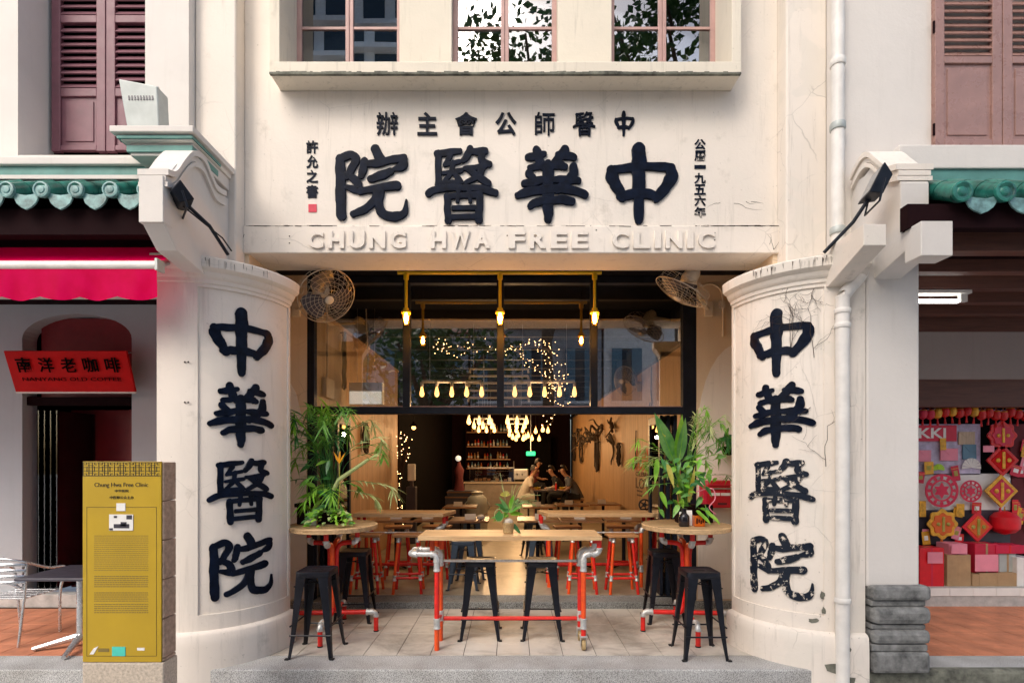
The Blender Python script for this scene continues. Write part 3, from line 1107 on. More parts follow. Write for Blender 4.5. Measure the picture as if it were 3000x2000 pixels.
MB().box(XL, XR, YB, YB + 0.1, 0.08, 4.0).build('back_wall', M['brown_dark'], shop)
# ------------------------------------------------------------------ shared pieces of the two neighbours
def shutter_leaf(parent, x0, x1, y, zb, zt, mat, rails, slat_gap, mirror=1):
    """timber leaf: stiles and rails with louvre slats between the upper rails and a solid panel at the foot"""
    sw_ = 0.085
    fr_ = MB()
    fr_.box(x0, x0 + sw_, y, y + 0.045, zb, zt)
    fr_.box(x1 - sw_, x1, y, y + 0.045, zb, zt)
    for a, b in rails:
        fr_.box(x0 + sw_, x1 - sw_, y + 0.001, y + 0.044, a, b)
    leaf = fr_.build('shutter', mat, parent, bevel=0.005)
    MB().box(x0 + sw_, x1 - sw_, y + 0.02, y + 0.04, rails[0][1], rails[1][0]).build('solid_panel', mat, leaf)
    MB().box(x0 + sw_ + 0.035, x1 - sw_ - 0.035, y + 0.012, y + 0.021, rails[0][1] + 0.04, rails[1][0] - 0.04).build('raised_field', mat, leaf, bevel=0.006)
    for k in range(1, len(rails) - 1):
        z = rails[k][1] + slat_gap * 0.5
        while z < rails[k + 1][0] - slat_gap * 0.3:
            MB().obox(((x0 + x1) / 2, y + 0.022, z), (x1 - x0 - 2 * sw_, 0.066, 0.010), (R(58), 0, 0)).build('slat', mat, leaf)
            z += slat_gap
    return leaf


def eave(parent, xs, ye, ze, yt, zt, rad, spacing, rollmat, dripmat, capmat):
    """pent roof of half-round glazed tiles with round end caps and leaf-shaped drips"""
    roof = MB()
    roof.add([(xs[0] - 1, ye + 0.03, ze - 0.05), (xs[1] + 1 if xs[1] < 0 else xs[1], ye + 0.03, ze - 0.05),
              (xs[1] + 1 if xs[1] < 0 else xs[1], yt, zt - 0.05), (xs[0] - 1, yt, zt - 0.05)], [(0, 1, 2, 3)])
    d = Vector((0, yt - ye, zt - ze))
    L = d.length
    d.normalize()
    sub = MB().box(xs[0], xs[1], yt, yt + 0.3, zt - 0.5, zt - 0.02).build('roof', M['brown_dark'], parent)
    n = int((xs[1] - xs[0]) / spacing)
    rot = d.to_track_quat('Z', 'Y').to_matrix()
    first_r = first_c = first_d = first_p = None
    nseg = 3
    for i in range(n + 1):
        x = xs[0] + i * spacing + 0.06
        if x > xs[1] - 0.02: break
        off = world_off(sub)
        for k in range(nseg):
            p = Vector((x, ye, ze)) + d * (L / nseg * k)
            if first_r is None:
                first_r = MB().lathe([(rad * 1.0, 0), (rad * 0.96, L / nseg * 0.98)], p, 14, rot, True).build('roll_tile', rollmat, sub, smooth=40, loc=tuple(p - off))
            else:
                inst(first_r, 'roll_tile', sub, p - off)
        p = Vector((x, ye - 0.012, ze))
        if first_c is None:
            c_ = MB()
            m3 = Matrix.Rotation(R(90), 3, 'X')
            c_.lathe([(rad * 1.08, -0.01), (rad * 1.12, 0.0), (rad * 1.08, 0.012), (rad * 0.88, 0.014), (rad * 0.80, 0.006), (rad * 0.55, 0.006), (rad * 0.45, 0.012), (rad * 0.2, 0.014)], p, 20, m3)
            first_c = c_.build('end_cap', capmat, sub, smooth=35, loc=tuple(p - off))
        else:
            inst(first_c, 'end_cap', sub, p - off)
        xm = x + spacing / 2
        if xm > xs[1]: continue
        p = Vector((xm, ye, ze - rad * 0.75))
        if first_d is None:
            w = spacing * 0.36
            poly = [(-w, 0.03), (-w * 0.96, -0.02), (-w * 0.78, -0.055), (-w * 0.42, -0.085), (0, -0.104), (w * 0.42, -0.085), (w * 0.78, -0.055), (w * 0.96, -0.02), (w, 0.03), (w * .5, 0.014), (0, 0.008), (-w * .5, 0.014)]
            first_d = MB().prism(poly, lambda u, v, dd, p=p: (p.x + u, p.y - dd, p.z + v), -0.015, 0.0).build('drip_tile', dripmat, sub, bevel=0.004, loc=tuple(p - off))
        else:
            inst(first_d, 'drip_tile', sub, p - off)
        pp_ = MB()
        if first_p is None:
            rows = []
            for q in range(7):
                a = math.pi * q / 6
                o_ = Vector((-math.cos(a) * spacing * 0.42, 0, 0)) + Vector((0, -d.z, d.y)) * (-math.sin(a) * rad * 0.6)
                rows.append([p + o_ + Vector((0, 0, rad * 0.4)), p + o_ + Vector((0, 0, rad * 0.4)) + d * L])
            first_p = pp_.grid(rows).build('pan_tile', dripmat, sub, smooth=50, loc=tuple(p - off))
        else:
            inst(first_p, 'pan_tile', sub, p - off)
    return sub


def wing(parent, xa, xb, prof, mat, capmat, block):
    """party wall wing corbelled out over the arcade, with a scrolled top"""
    w = MB().prism([(y, z) for y, z in prof['body']], lambda u, v, d: (d, u, v), xa, xb).build('party_wing', mat, parent, bevel=0.006)
    for k, (o, t, e) in enumerate(((0.0, 0.045, 0.035), (0.05, 0.04, 0.015), (0.095, 0.035, 0.028))):
        top = spl(prof['top'], 6)
        rows = []
        for i, (y, z) in enumerate(top):
            rows.append([(xa - e, y, z - o), (xa - e, y, z - o - t), (xb + e, y, z - o - t), (xb + e, y, z - o)])
        mb = MB().grid(rows, True)
        n = len(rows)
        mb.add(rows[0], [(0, 1, 2, 3)])
        mb.add(rows[-1], [(3, 2, 1, 0)])
        mb.build('scroll_moulding', capmat, w, smooth=40)
    b = block
    MB().box(b[0], b[1], b[2], b[3], b[4], b[5]).build('corbel_block', mat, w, bevel=0.006)
    return w


# ------------------------------------------------------------------ left neighbour
ln = thing('shophouse', 'white shophouse with plum shutters and green tiled pent roof beside the clinic', 'shophouse', (-4, 5, 0))
u = MB()
u.box(-9, -4.38, 4.70, 5.10, 3.3, 9)
u.box(-3.25, -2.862, 4.70, 5.10, 3.3, 9)
u.box(-4.38, -3.25, 4.70, 5.10, 3.3, 4.46)
u.box(-4.38, -3.25, 4.70, 5.10, 7.2, 9)
uw = u.build('upper_wall', M['white_plaster'], ln)
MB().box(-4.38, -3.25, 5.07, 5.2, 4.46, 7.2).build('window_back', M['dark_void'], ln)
MB().add([(-4.379, 4.72, 4.462), (-3.251, 4.72, 4.462), (-3.251, 5.06, 4.50), (-4.379, 5.06, 4.50)], [(0, 1, 2, 3)]).build('sloping_sill', M['white_plaster'], ln)
zz = lambda py: wz(py, 5.0)
rl = [(zz(440), zz(425)), (zz(282), zz(258)), (zz(66), zz(44)), (7.0, 7.1)]
shutter_leaf(ln, -4.345, -3.835, 5.0, zz(443), 7.15, M['shutter_plum'], rl, 0.066)
shutter_leaf(ln, -3.828, -3.30, 5.0, zz(443), 7.15, M['shutter_plum'], rl, 0.066)
eave(ln, (-5.45, -2.75), 4.02, 3.80, 4.42, 4.035, 0.055, 0.262, M['glaze_green'], M['glaze_pale'], M['glaze_pale'])
MB().box(-9, -2.74, 4.44, 4.72, 4.235, 4.30).build('roof_coping', M['white_plaster'], ln, bevel=0.008)
MB().box(-9, -2.74, 4.47, 4.72, 4.150, 4.235).build('green_band', M['trim_green'], ln, bevel=0.004)
MB().box(-9, -2.74, 4.45, 4.72, 4.118, 4.150).build('white_band', M['white_plaster'], ln)
MB().box(-9, -2.74, 4.10, 4.20, 3.50, 3.70).build('fascia_board', M['brown_dark'], ln)
MB().box(-9, -2.74, 4.20, 6.4, 3.63, 3.70).build('arcade_ceiling', M['brown_dark'], ln)
prof = {'body': [(3.90, 3.50), (4.06, 3.36), (4.46, 3.30), (4.80, 3.30), (4.80, 4.12), (4.52, 4.10), (4.42, 4.16), (4.28, 4.20), (4.14, 4.12), (4.02, 3.98), (3.95, 3.86), (3.90, 3.84)],
        'top': [(3.90, 3.90), (4.0, 3.94), (4.10, 4.08), (4.22, 4.22), (4.36, 4.26), (4.48, 4.17), (4.56, 4.12), (4.70, 4.14)]}
lwing = wing(ln, -2.72, -2.56, prof, M['white_plaster'], M['white_plaster'], (-2.735, -2.555, 3.885, 4.0, 3.50, 3.845))
cp = MB()
for x0, x1, y0, z0, z1 in ((-3.16, -2.50, 4.16, 4.335, 4.385), (-3.10, -2.53, 4.20, 4.29, 4.335), (-3.05, -2.55, 4.24, 4.19, 4.29)):
    cp.box(x0, x1, y0, 4.79, z0, z1)
cap = cp.build('wing_capital', M['white_plaster'], ln, bevel=0.006)
MB().box(-3.07, -2.545, 4.225, 4.6, 4.215, 4.265).build('green_band', M['trim_green'], cap)
MB().box(-3.12, -2.52, 4.185, 4.6, 4.30, 4.322).build('green_band', M['trim_green'], cap)
MB().box(-2.95, -2.86, 4.55, 6.4, -0.2, 3.66).build('party_pier', M['white_plaster'], ln)
# recessed ground floor with an arched doorway
XA, XB_, ZS, ZT = wx(65, 6.4), wx(386, 6.4), 3.22, 3.52
gwall = MB()
gwall.box(-10, XA, 6.4, 6.6, 0, 3.7)
gwall.box(XB_, -2.95, 6.4, 6.6, 0, 3.7)
arc = [((XA + XB_) / 2 + (XB_ - XA) / 2 * math.cos(R(180 - 180 * k / 20)), ZS + (ZT - ZS) * math.sin(R(180 * k / 20))) for k in range(21)]
gwall.prism(arc + [(XB_, 3.7), (XA, 3.7)], lambda a, b, d: (a, d, b), 6.4, 6.6)
gw = gwall.build('arcade_wall', M['grey_plaster'], ln)
MB().box(-10, -2.95, 6.28, 6.42, 0.0, 0.16).build('plinth_step', M['paving'], gw, bevel=0.01)
rec = MB()
rec.box(XA - 0.3, XB_ + 0.4, 9.0, 9.1, 0, 3.7)
rec.box(XA - 0.4, XA - 0.3, 6.6, 9.1, 0, 3.7)
rec.box(XB_ + 0.3, XB_ + 0.4, 6.6, 9.1, 0, 3.7)
rec.box(XA - 0.3, XB_ + 0.3, 6.6, 9.1, 3.65, 3.75)
rec.build('shop_lining', M['brown_dark'], ln)
MB().box(XA, XB_, 6.46, 6.54, 2.42, 2.52).build('door_transom', M['brown_dark'], ln)
MB().box(XA + 0.1, XB_, 6.55, 6.57, 2.52, 3.5).build('fanlight_panel', M['door_red'], ln)
for k in range(4):
    x = XA + 0.10 + k * 0.075
    MB().box(x, x + 0.012, 6.5, 7.1, 0.16, 2.36).build('glass_door', M['door_glass'], ln)
dr = MB().box(-5.05, -4.62 + 0.0, 7.0, 7.05, 0.05, 2.42).build('red_door', M['door_red'], ln)
MB().box(-4.98, -4.72, 6.985, 7.001, 1.75, 2.25).build('door_poster', M['dark_void'], dr)
MB().box(-4.94, -4.76, 6.98, 6.986, 2.02, 2.12).build('poster_print', M['lilac'], dr)
MB().box(-4.94, -4.76, 6.98, 6.986, 1.92, 1.97).build('poster_print', M['gold_soft_ink'], dr)
MB().box(-5.30, -5.22, 6.78, 6.80, 1.62, 1.70).build('door_notice', M['paper_white'], ln)
MB().box(-5.9, -5.05, 7.1, 7.14, 0.05, 2.42).build('red_door', M['door_red'], ln)
MB().box(-10, -2.9, 4.757, 6.4, -0.25, -0.006).build('terracotta_floor', M['soil'], kind='structure')
tfl = bpy.data.objects['terracotta_floor']
tt = MB().box(-0.147, 0.147, -0.147, 0.147, -0.012, 0).build('floor_tile', M['terracotta'], tfl, bevel=0.003)
first = True
for i in range(12):
    for j in range(6):
        p = (-6.3 + i * 0.30, 4.91 + j * 0.30, -0.002)
        if p[1] > 6.3: continue
        if first:
            tt.location = p
            first = False
        else: inst(tt, 'floor_tile', tfl, p)

# awning over the left arcade
aw = thing('awning', 'crimson retractable awning with scalloped valance under the green tiled eave', 'awning', (-4, 4.3, 3.2))
YA, YR = 4.12, 4.62
xr = -2.745
rows = []
for k in range(9):
    t = k / 8
    sag = -0.05 * math.sin(math.pi * t)
    rows.append([(x, YR + (YA - YR) * t, 3.74 + (3.30 - 3.74) * t + sag) for x in [-8 + q * (xr + 8) / 24 for q in range(25)]])
MB().grid(rows).build('awning_cloth', M['awning_cloth'], aw, smooth=60)
MB().tube([(-8, YR, 3.76), (xr, YR, 3.76)], 0.05, 12).build('roller', M['brown_dark'], aw, smooth=40)
MB().tube([(-8, YA, 3.265), (xr, YA, 3.265)], 0.038, 12).build('front_bar', M['drain_white'], aw, smooth=40)
MB().box(xr, xr + 0.02, YA - 0.045, YA + 0.045, 3.22, 3.31).build('bar_end_cap', M['lamp_grey'], aw)
rows = []
nx = 140
for k in range(5):
    t = k / 4
    row = []
    for q in range(nx + 1):
        x = -8 + q * (xr + 8) / nx
        zb = 3.02 - 0.030 * abs(math.sin(math.pi * (x - xr) / 0.30))
        row.append((x, YA - 0.02 + 0.012 * math.sin(x * 11) * t + 0.006 * math.sin(x * 31 + 1) * t, 3.235 + (zb - 3.235) * t))
    rows.append(row)
MB().grid(rows).build('valance', M['awning_cloth'], aw, smooth=60)
MB().tube([(-2.80, 4.15, 3.26), (-2.80, 4.42, 3.42), (-2.80, 4.62, 3.70)], 0.016, 8).build('folding_arm', M['lamp_grey'], aw)

# red shop sign over the arched door
sgn = thing('shop_sign', 'tilted red board with black characters hung over the arched doorway', 'sign', (-5.1, 6.1, 2.55))
zA, zB_ = wz(1147, 6.2), wz(1027, 6.05)
xa_, xb_ = wx(48, 6.2), wx(398, 6.2)
ang = math.atan2(0.15, zB_ - zA)
hgt = math.hypot(0.15, zB_ - zA)
MB().obox(((xa_ + xb_) / 2, 6.13, (zA + zB_) / 2), (xb_ - xa_, 0.03, hgt), (ang, 0, 0)).build('sign_board', M['shop_red'], sgn, bevel=0.004)
cy_ = lambda z: 6.2 - 0.15 * (z - zA) / (zB_ - zA) - 0.026
for i, ch in enumerate('南洋老咖啡'):
    x = xa_ + 0.20 + i * 0.255
    zc = zA + 0.29
    text_fit('sign_character', ch, M['dark_void'], sgn, x - 0.085, x + 0.085, zc - 0.085, zc + 0.085, cy_(zc), 0.014, 0.004, tilt=R(90) + ang)
zc = zA + 0.135
text_fit('sign_lettering', 'NANYANG OLD COFFEE', M['dark_void'], sgn, xa_ + 0.14, xb_ - 0.12, zc - 0.02, zc + 0.02, cy_(zc), 0.0, 0.004, tilt=R(90) + ang)
MB().box(xa_, xb_, 6.19, 6.215, zA - 0.02, zA - 0.002).build('sign_trim', M['drain_white'], sgn)
for x in (xa_ + 0.2, xb_ - 0.2):
    MB().tube([(x, 6.1, zB_ - 0.05), (x, 6.40, zB_ + 0.05)], 0.008, 6).build('hanging_wire', M['steel'], sgn)

# aluminium chair and table on the left arcade
ch_ = thing('bistro_chair', 'aluminium tube armchair with slatted seat on the terracotta arcade', 'chair', (-4.82, 5.2, 0), rz=0)
def loc(pts, o=(-4.82, 5.2, 0)):
    return [(p[0] + o[0], p[1] + o[1], p[2] + o[2]) for p in pts]
MB().tube(loc(spl([(0.20, 0.22, 0), (0.22, 0.20, 0.42), (0.27, 0.20, 0.66), (0.27, 0.0, 0.70), (0.22, -0.22, 0.80), (0.0, -0.28, 0.84), (-0.22, -0.22, 0.80), (-0.27, 0, 0.70), (-0.27, 0.20, 0.66), (-0.22, 0.20, 0.42), (-0.20, 0.22, 0)], 5)), 0.013, 8).build('arm_loop', M['chair_alu'], ch_, smooth=60)
for s in (-1, 1):
    MB().tube(loc([(0.20 * s, -0.24, 0), (0.22 * s, -0.2, 0.44), (0.235 * s, -0.19, 0.79)]), 0.012, 8).build('leg', M['chair_alu'], ch_, smooth=60)
MB().tube(loc(spl([(0.23, -0.19, 0.52), (0.14, -0.26, 0.60), (0, -0.275, 0.62), (-0.14, -0.26, 0.60), (-0.23, -0.19, 0.52)], 5)), 0.011, 8).build('back_loop', M['chair_alu'], ch_, smooth=60)
for k in range(6):
    MB().box(-4.82 - 0.21, -4.82 + 0.21, 5.2 - 0.19 + k * 0.07, 5.2 - 0.19 + k * 0.07 + 0.05, 0.435, 0.447).build('seat_slat', M['chair_alu'], ch_, bevel=0.003)
for k in range(4):
    z = 0.60 + k * 0.055
    MB().tube(loc(spl([(0.225, -0.2, z), (0.12, -0.265, z + .01), (-0.12, -0.265, z + .01), (-0.225, -0.2, z)], 4)), [0.016] * 13, 6).build('back_slat', M['chair_alu'], ch_, smooth=60)
tb_ = thing('bistro_table', 'small dark square table on a silver pedestal behind the golden marker', 'table', (-4.05, 4.98, 0))
MB().box(-4.40, -3.70, 4.68, 5.28, 0.68, 0.71).build('table_top', M['slate'], tb_, bevel=0.008)
MB().lathe([(0.035, 0.06), (0.033, 0.66), (0.12, 0.675), (0.12, 0.68)], (-4.05, 4.98, 0), 14).build('pedestal', M['chair_alu'], tb_, smooth=40)
for k in range(4):
    a = R(20 + 90 * k)
    MB().tube([(-4.05 + 0.02 * math.cos(a), 4.98 + 0.02 * math.sin(a), 0.10), (-4.05 + 0.36 * math.cos(a), 4.98 + 0.36 * math.sin(a), 0.02)], [0.035, 0.02], 8).build('foot', M['chair_alu'], tb_, smooth=40)

# ------------------------------------------------------------------ right neighbour
rn = thing('shophouse', 'pale shophouse with mauve shutters and stone column base beside the clinic', 'shophouse', (4, 5, 0))
rw = MB()
rw.box(2.862, 9, 4.70, 5.1, 3.55, 9)
rw.build('upper_wall', M['white_plaster'], rn)
zr = lambda py: wz(py, 4.66)
rl = [(zr(432), zr(408)), (zr(186), zr(166)), (zr(-12) + 0.0, zr(-30)), (7.0, 7.1)]
x0 = wx(2738, 4.66)
xm = wx(2936, 4.66)
shutter_leaf(rn, x0, xm - 0.004, 4.655, zr(434), 7.15, M['shutter_mauve'], rl, 0.064)
shutter_leaf(rn, xm + 0.004, 2 * xm - x0, 4.655, zr(434), 7.15, M['shutter_mauve'], rl, 0.064)
for z in (zr(380), zr(80)):
    MB().tube([(x0 - 0.006, 4.66, z - 0.05), (x0 - 0.006, 4.66, z + 0.05)], 0.010, 8).build('hinge', M['brown_dark'], rn)
MB().box(3.26, 9, 4.44, 4.71, 4.20, 4.40).build('roof_coping', M['white_plaster'], rn, bevel=0.01)
MB().box(3.26, 9, 4.46, 4.71, 4.09, 4.20).build('green_band', M['trim_green'], rn)
eave(rn, (3.27, 4.9), 3.92, 3.735, 4.42, 4.03, 0.070, 0.318, M['glaze_green'], M['glaze_pale'], M['glaze_green'])
MB().box(2.985, 9, 3.98, 4.06, 3.50, 3.68).build('fascia_board', M['brown_dark'], rn)
prof_r = {'body': [(4.03, 3.36), (4.46, 3.24), (4.80, 3.24), (4.80, 4.20), (4.52, 4.18), (4.42, 4.22), (4.28, 4.16), (4.16, 4.02), (4.10, 3.90), (4.10, 3.50), (4.03, 3.50)],
          'top': [(4.10, 4.05), (4.16, 4.07), (4.22, 4.10), (4.32, 4.21), (4.44, 4.34), (4.54, 4.35), (4.66, 4.26)]}
rwing = wing(rn, 3.02, 3.24, prof_r, M['white_plaster'], M['cream_plaster'], (3.012, 3.246, 3.885, 4.05, 3.255, 3.51))
ob = MB().prism([(3.96, 3.36), (3.96, 3.52), (4.8, 3.52), (4.8, 3.20), (4.4, 3.20)], lambda u_, v_, d: (d, u_, v_), 2.64, 2.81).build('bracket', M['cream_cracked'], shop, bevel=0.006)
# column, its stone foot, arcade ceiling, shop fascia
MB().box(2.955, 3.40, 4.40, 4.80, 0.70, 3.56).build('column', M['white_plaster'], rn, bevel=0.02)
cb = None
for z0, z1, e, rb in ((0.60, 0.72, 0.05, 0.03), (0.55, 0.60, 0.02, 0.01), (0.40, 0.55, 0.055, 0.05), (0.36, 0.40, 0.02, 0.01), (0.24, 0.36, 0.05, 0.04), (0.18, 0.24, 0.03, 0.01), (0.00, 0.18, 0.045, 0.03)):
    o = MB().box(2.97, 3.40 + e, 4.38 - e, 4.85, z0, z1).build('column_foot_course', M['stone_grey'], rn, bevel=rb)
MB().box(3.4, 9, 4.3, 6.5, 3.60, 3.68).build('arcade_ceiling', M['joist_brown'], rn)
for k in range(5):
    y = 4.22 + k * 0.46
    MB().box(3.25 if k < 1 else 3.3, 9, y, y + 0.11, 3.42, 3.605).build('ceiling_joist', M['joist_brown'], rn, bevel=0.004)
MB().box(2.97, 9, 6.4, 6.6, 2.73, 3.30).build('shop_fascia', M['fascia_plaster'], rn)
MB().box(2.97, 9, 6.38, 6.6, 3.30, 3.62).build('shutter_box', M['joist_brown'], rn)
MB().box(2.97, 9, 6.45, 6.6, 2.40, 2.73).build('roller_box', M['joist_brown'], rn)
MB().box(2.97, 9, 7.35, 7.45, 0.0, 2.75).build('shop_back', M['dark_void'], rn)
MB().box(2.96, 3.0, 4.8, 7.4, 0, 3.6).build('party_wall', M['white_plaster'], rn)
MB().box(2.9, 10, 4.757, 6.5, -0.25, -0.006).build('terracotta_floor', M['soil'], kind='structure')
tf2 = [o for o in bpy.data.objects if o.name.startswith('terracotta_floor')][-1]
for i in range(16):
    for j in range(6):
        inst(tt, 'floor_tile', tf2, (3.12 + i * 0.30, 4.91 + j * 0.30, -0.002))
stp = MB().box(2.97, 9, 6.35, 7.3, -0.05, 0.222).build('shop_step', M['paving'], bevel=0.004, kind='structure')
for i in range(15):
    MB().box(3.02 + i * 0.28, 3.02 + i * 0.28 + 0.274, 6.338, 6.351, 0.125, 0.218).build('step_tile', M['paper_white'], stp)
MB().box(2.85, 7, 4.40, 4.50, -0.25, 0.006).build('mossy_kerb', M['moss_stone'], bevel=0.03, kind='structure')

lt = thing('ceiling_light', 'white fluorescent batten under the brown arcade joists', 'light', (3.9, 5.4, 3.4))
MB().box(wx(2600, 5.2), wx(2838, 5.2), 5.16, 5.26, wz(862, 5.2), wz(852, 5.2)).build('batten_body', M['drain_white'], lt)
MB().tube([(wx(2600, 5.2), 5.2, wz(882, 5.2)), (wx(2805, 5.2), 5.2, wz(882, 5.2))], 0.020, 10).build('tube_lamp', M['tube_white'], lt)
MB().box(wx(2810, 5.2), wx(2830, 5.2), 5.18, 5.22, wz(885, 5.2), wz(862, 5.2)).build('tube_holder', M['drain_white'], lt)

# festive goods hung and stacked in the right shop
YD = 6.62
dx = lambda zx: wx(2680 + zx / 2.4875, YD)
dz = lambda zy: wz(1150 + zy / 2.4875, YD)
dk = YD / F / 2.4875


def backing(zx0, zx1, zy0, zy1, mat, label, y=6.70):
    MB().box(dx(zx0), dx(zx1), y, y + 0.012, dz(zy1), dz(zy0)).build('display_board', M[mat], label=label, cat='board', bevel=0.002)


backing(30, 520, 225, 600, 'lilac', 'lilac printed backing sheet behind the small pink packets')
backing(30, 750, 590, 858, 'paper_white', 'pale mottled backing sheet behind the crimson paper-cut rounds')
backing(740, 1000, 225, 1120, 'cloth_maroon', 'dark maroon cloth behind the charms at the far end of the gift shop')
backing(30, 740, 860, 1110, 'slate', 'dark backing sheet behind the gold and orange medallions')


def paper_round(zx, zy, r, mat, label):
    t = thing('paper_cut', label, 'paper decoration', (dx(zx), YD, dz(zy)))
    c = Vector((dx(zx), YD, dz(zy)))
    r *= dk
    for ra, rb in ((1.0, 0.86), (0.66, 0.56)):
        mb = MB()
        rows = [[(c.x + q * r * math.cos(a), c.y - dd, c.z + q * r * math.sin(a)) for a in [2 * math.pi * k / 28 for k in range(28)]] for q, dd in ((ra, 0), (ra, 0.006), (rb, 0.006), (rb, 0))]
        mb.grid(rows, True)
        mb.build('ring', M[mat], t)
    for k in range(12):
        a = 2 * math.pi * k / 12
        mb = MB()
        poly = []
        for q in range(8):
            b = 2 * math.pi * q / 8
            u_, v_ = 0.77 * r + 0.13 * r * math.cos(b), 0.10 * r * math.sin(b)
            poly.append((u_ * math.cos(a) - v_ * math.sin(a), u_ * math.sin(a) + v_ * math.cos(a)))
        mb.prism(poly, lambda p, q, d: (c.x + p, c.y - d, c.z + q), 0, 0.005)
        mb.build('petal', M[mat], t)
    star = MB()
    poly = [(r * (0.50 if k % 2 else 0.28) * math.cos(2 * math.pi * k / 12), r * (0.50 if k % 2 else 0.28) * math.sin(2 * math.pi * k / 12)) for k in range(12)]
    star.prism(poly, lambda p, q, d: (c.x + p, c.y - d, c.z + q), 0, 0.006)
    star.build('star_centre', M[mat], t)


paper_round(195, 712, 122, 'crimson', 'large crimson paper-cut round with twelve petals in the gift shop')
paper_round(408, 716, 80, 'crimson', 'smaller crimson paper-cut round next to the large one')


def medallion(zx, zy, r, shape, m1, m2, m3, label, name='hanging_charm'):
    t = thing(name, label, 'decoration', (dx(zx), YD, dz(zy)))
    c = Vector((dx(zx), YD, dz(zy)))
    r *= dk
    n = 4 if shape == 'diamond' else 24

    def poly(q):
        if shape == 'scallop':
            return [(q * r * (1 + 0.09 * math.cos(8 * a)) * math.cos(a), q * r * (1 + 0.09 * math.cos(8 * a)) * math.sin(a)) for a in [2 * math.pi * k / 48 for k in range(48)]]
        return [(q * r * math.cos(2 * math.pi * k / n), q * r * math.sin(2 * math.pi * k / n)) for k in range(n)]
    for q, d, m, nm in ((1.0, 0.02, m1, 'body'), (0.74, 0.028, m2, 'inner_field')):
        MB().prism(poly(q), lambda a, b, dd: (c.x + a, c.y - dd, c.z + b), 0, d).build(nm, M[m], t, bevel=0.004)
    MB().box(c.x - r * 0.09, c.x + r * 0.09, c.y - 0.036, c.y - 0.027, c.z - r * 0.52, c.z + r * 0.52).build('centre_bar', M[m3], t, bevel=0.003)
    for s in (-1, 1):
        MB().sphere((c.x + s * r * 0.34, c.y - 0.03, c.z), r * 0.14, 10, 6, (1, .4, 1)).build('boss', M[m3], t, smooth=60)
    MB().tube([(c.x, c.y, c.z + r), (c.x, c.y + 0.02, c.z + r + 0.06)], 0.004, 5).build('hanging_loop', M[m3], t)
    MB().tube([(c.x, c.y, c.z - r), (c.x, c.y, c.z - r - 0.07)], [0.010, 0.02], 6).build('tassel', M[m2], t)


medallion(630, 312, 100, 'scallop', 'fruit_red', 'seal_red', 'fruit_gold', 'dark red scalloped charm with gold bosses under the garland')
medallion(632, 492, 118, 'diamond', 'fruit_red', 'shop_red', 'fruit_gold', 'dark red diamond charm hanging between the scalloped and golden charms')
medallion(622, 715, 122, 'diamond', 'fruit_gold', 'seal_red', 'fruit_gold', 'golden diamond charm with a red field on the pale sheet')
medallion(195, 955, 104, 'scallop', 'fruit_gold', 'orange_print', 'leaf_yellow', 'orange and gold scalloped charm on the dark sheet')
medallion(450, 975, 112, 'diamond', 'bright_red', 'orange_print', 'leaf_yellow', 'bright red diamond charm with a yellow centre bar')
t = thing('lantern', 'plain scarlet pleated lantern beside the bright red diamond charm', 'lantern', (dx(655), YD, dz(945)))
MB().lathe([(0.02, .15), (0.10, .12), (0.145, .07), (0.155, 0), (0.145, -.07), (0.10, -.12), (0.02, -.15)], (dx(655), YD, dz(945)), 18).build('paper_body', M['bright_red'], t, smooth=30)
MB().tube([(dx(655), YD, dz(945) + .15), (dx(655), YD, dz(945) + .2)], 0.006, 6).build('hanging_loop', M['fruit_gold'], t)
rg = random.Random(5)
for i in range(15):
    zx = 45 + i * 53
    zy = 150 + rg.uniform(-18, 18)
    t = thing('garland_charm', 'small red and gold charm strung along the top of the gift shop', 'decoration', (dx(zx), YD - 0.03, dz(zy)), 'charms in the garland')
    c = Vector((dx(zx), YD - 0.03, dz(zy)))
    m1 = rg.choice(('fruit_red', 'fruit_gold', 'seal_red'))
    MB().lathe([(0.01, .07), (0.04, .05), (0.052, 0), (0.04, -.05), (0.01, -.07)], c, 10).build('charm_body', M[m1], t, smooth=40)
    MB().lathe([(0.042, .048), (0.046, .04)], c, 10).build('gold_collar', M['fruit_gold'], t)
    MB().tube([c + Vector((0, 0, -.07)), c + Vector((rg.uniform(-.01, .01), 0, -.15))], [0.006, 0.014], 6).build('tassel', M['fruit_red'], t)
    MB().tube([c + Vector((0, 0, .07)), c + Vector((0, 0, .14))], 0.003, 5).build('string', M['fruit_gold'], t)
tag(MB().tube([(dx(-10), YD - 0.03, dz(88)), (dx(860), YD - 0.03, dz(88))], 0.008, 6).build('garland_rail', M['wire_green']), 'thin green rail carrying the red and gold garland', 'rail')
bn = thing('banner', 'red banner with white letters above the pink packets in the gift shop', 'banner', (dx(170), 6.67, dz(350)))
MB().box(dx(40), dx(330), 6.67, 6.685, dz(352), dz(235)).build('banner_sheet', M['seal_red'], bn)
text_fit('banner_lettering', 'KKI', M['paper_white'], bn, dx(50), dx(250), dz(330), dz(255), 6.67, 0.02, 0.004)
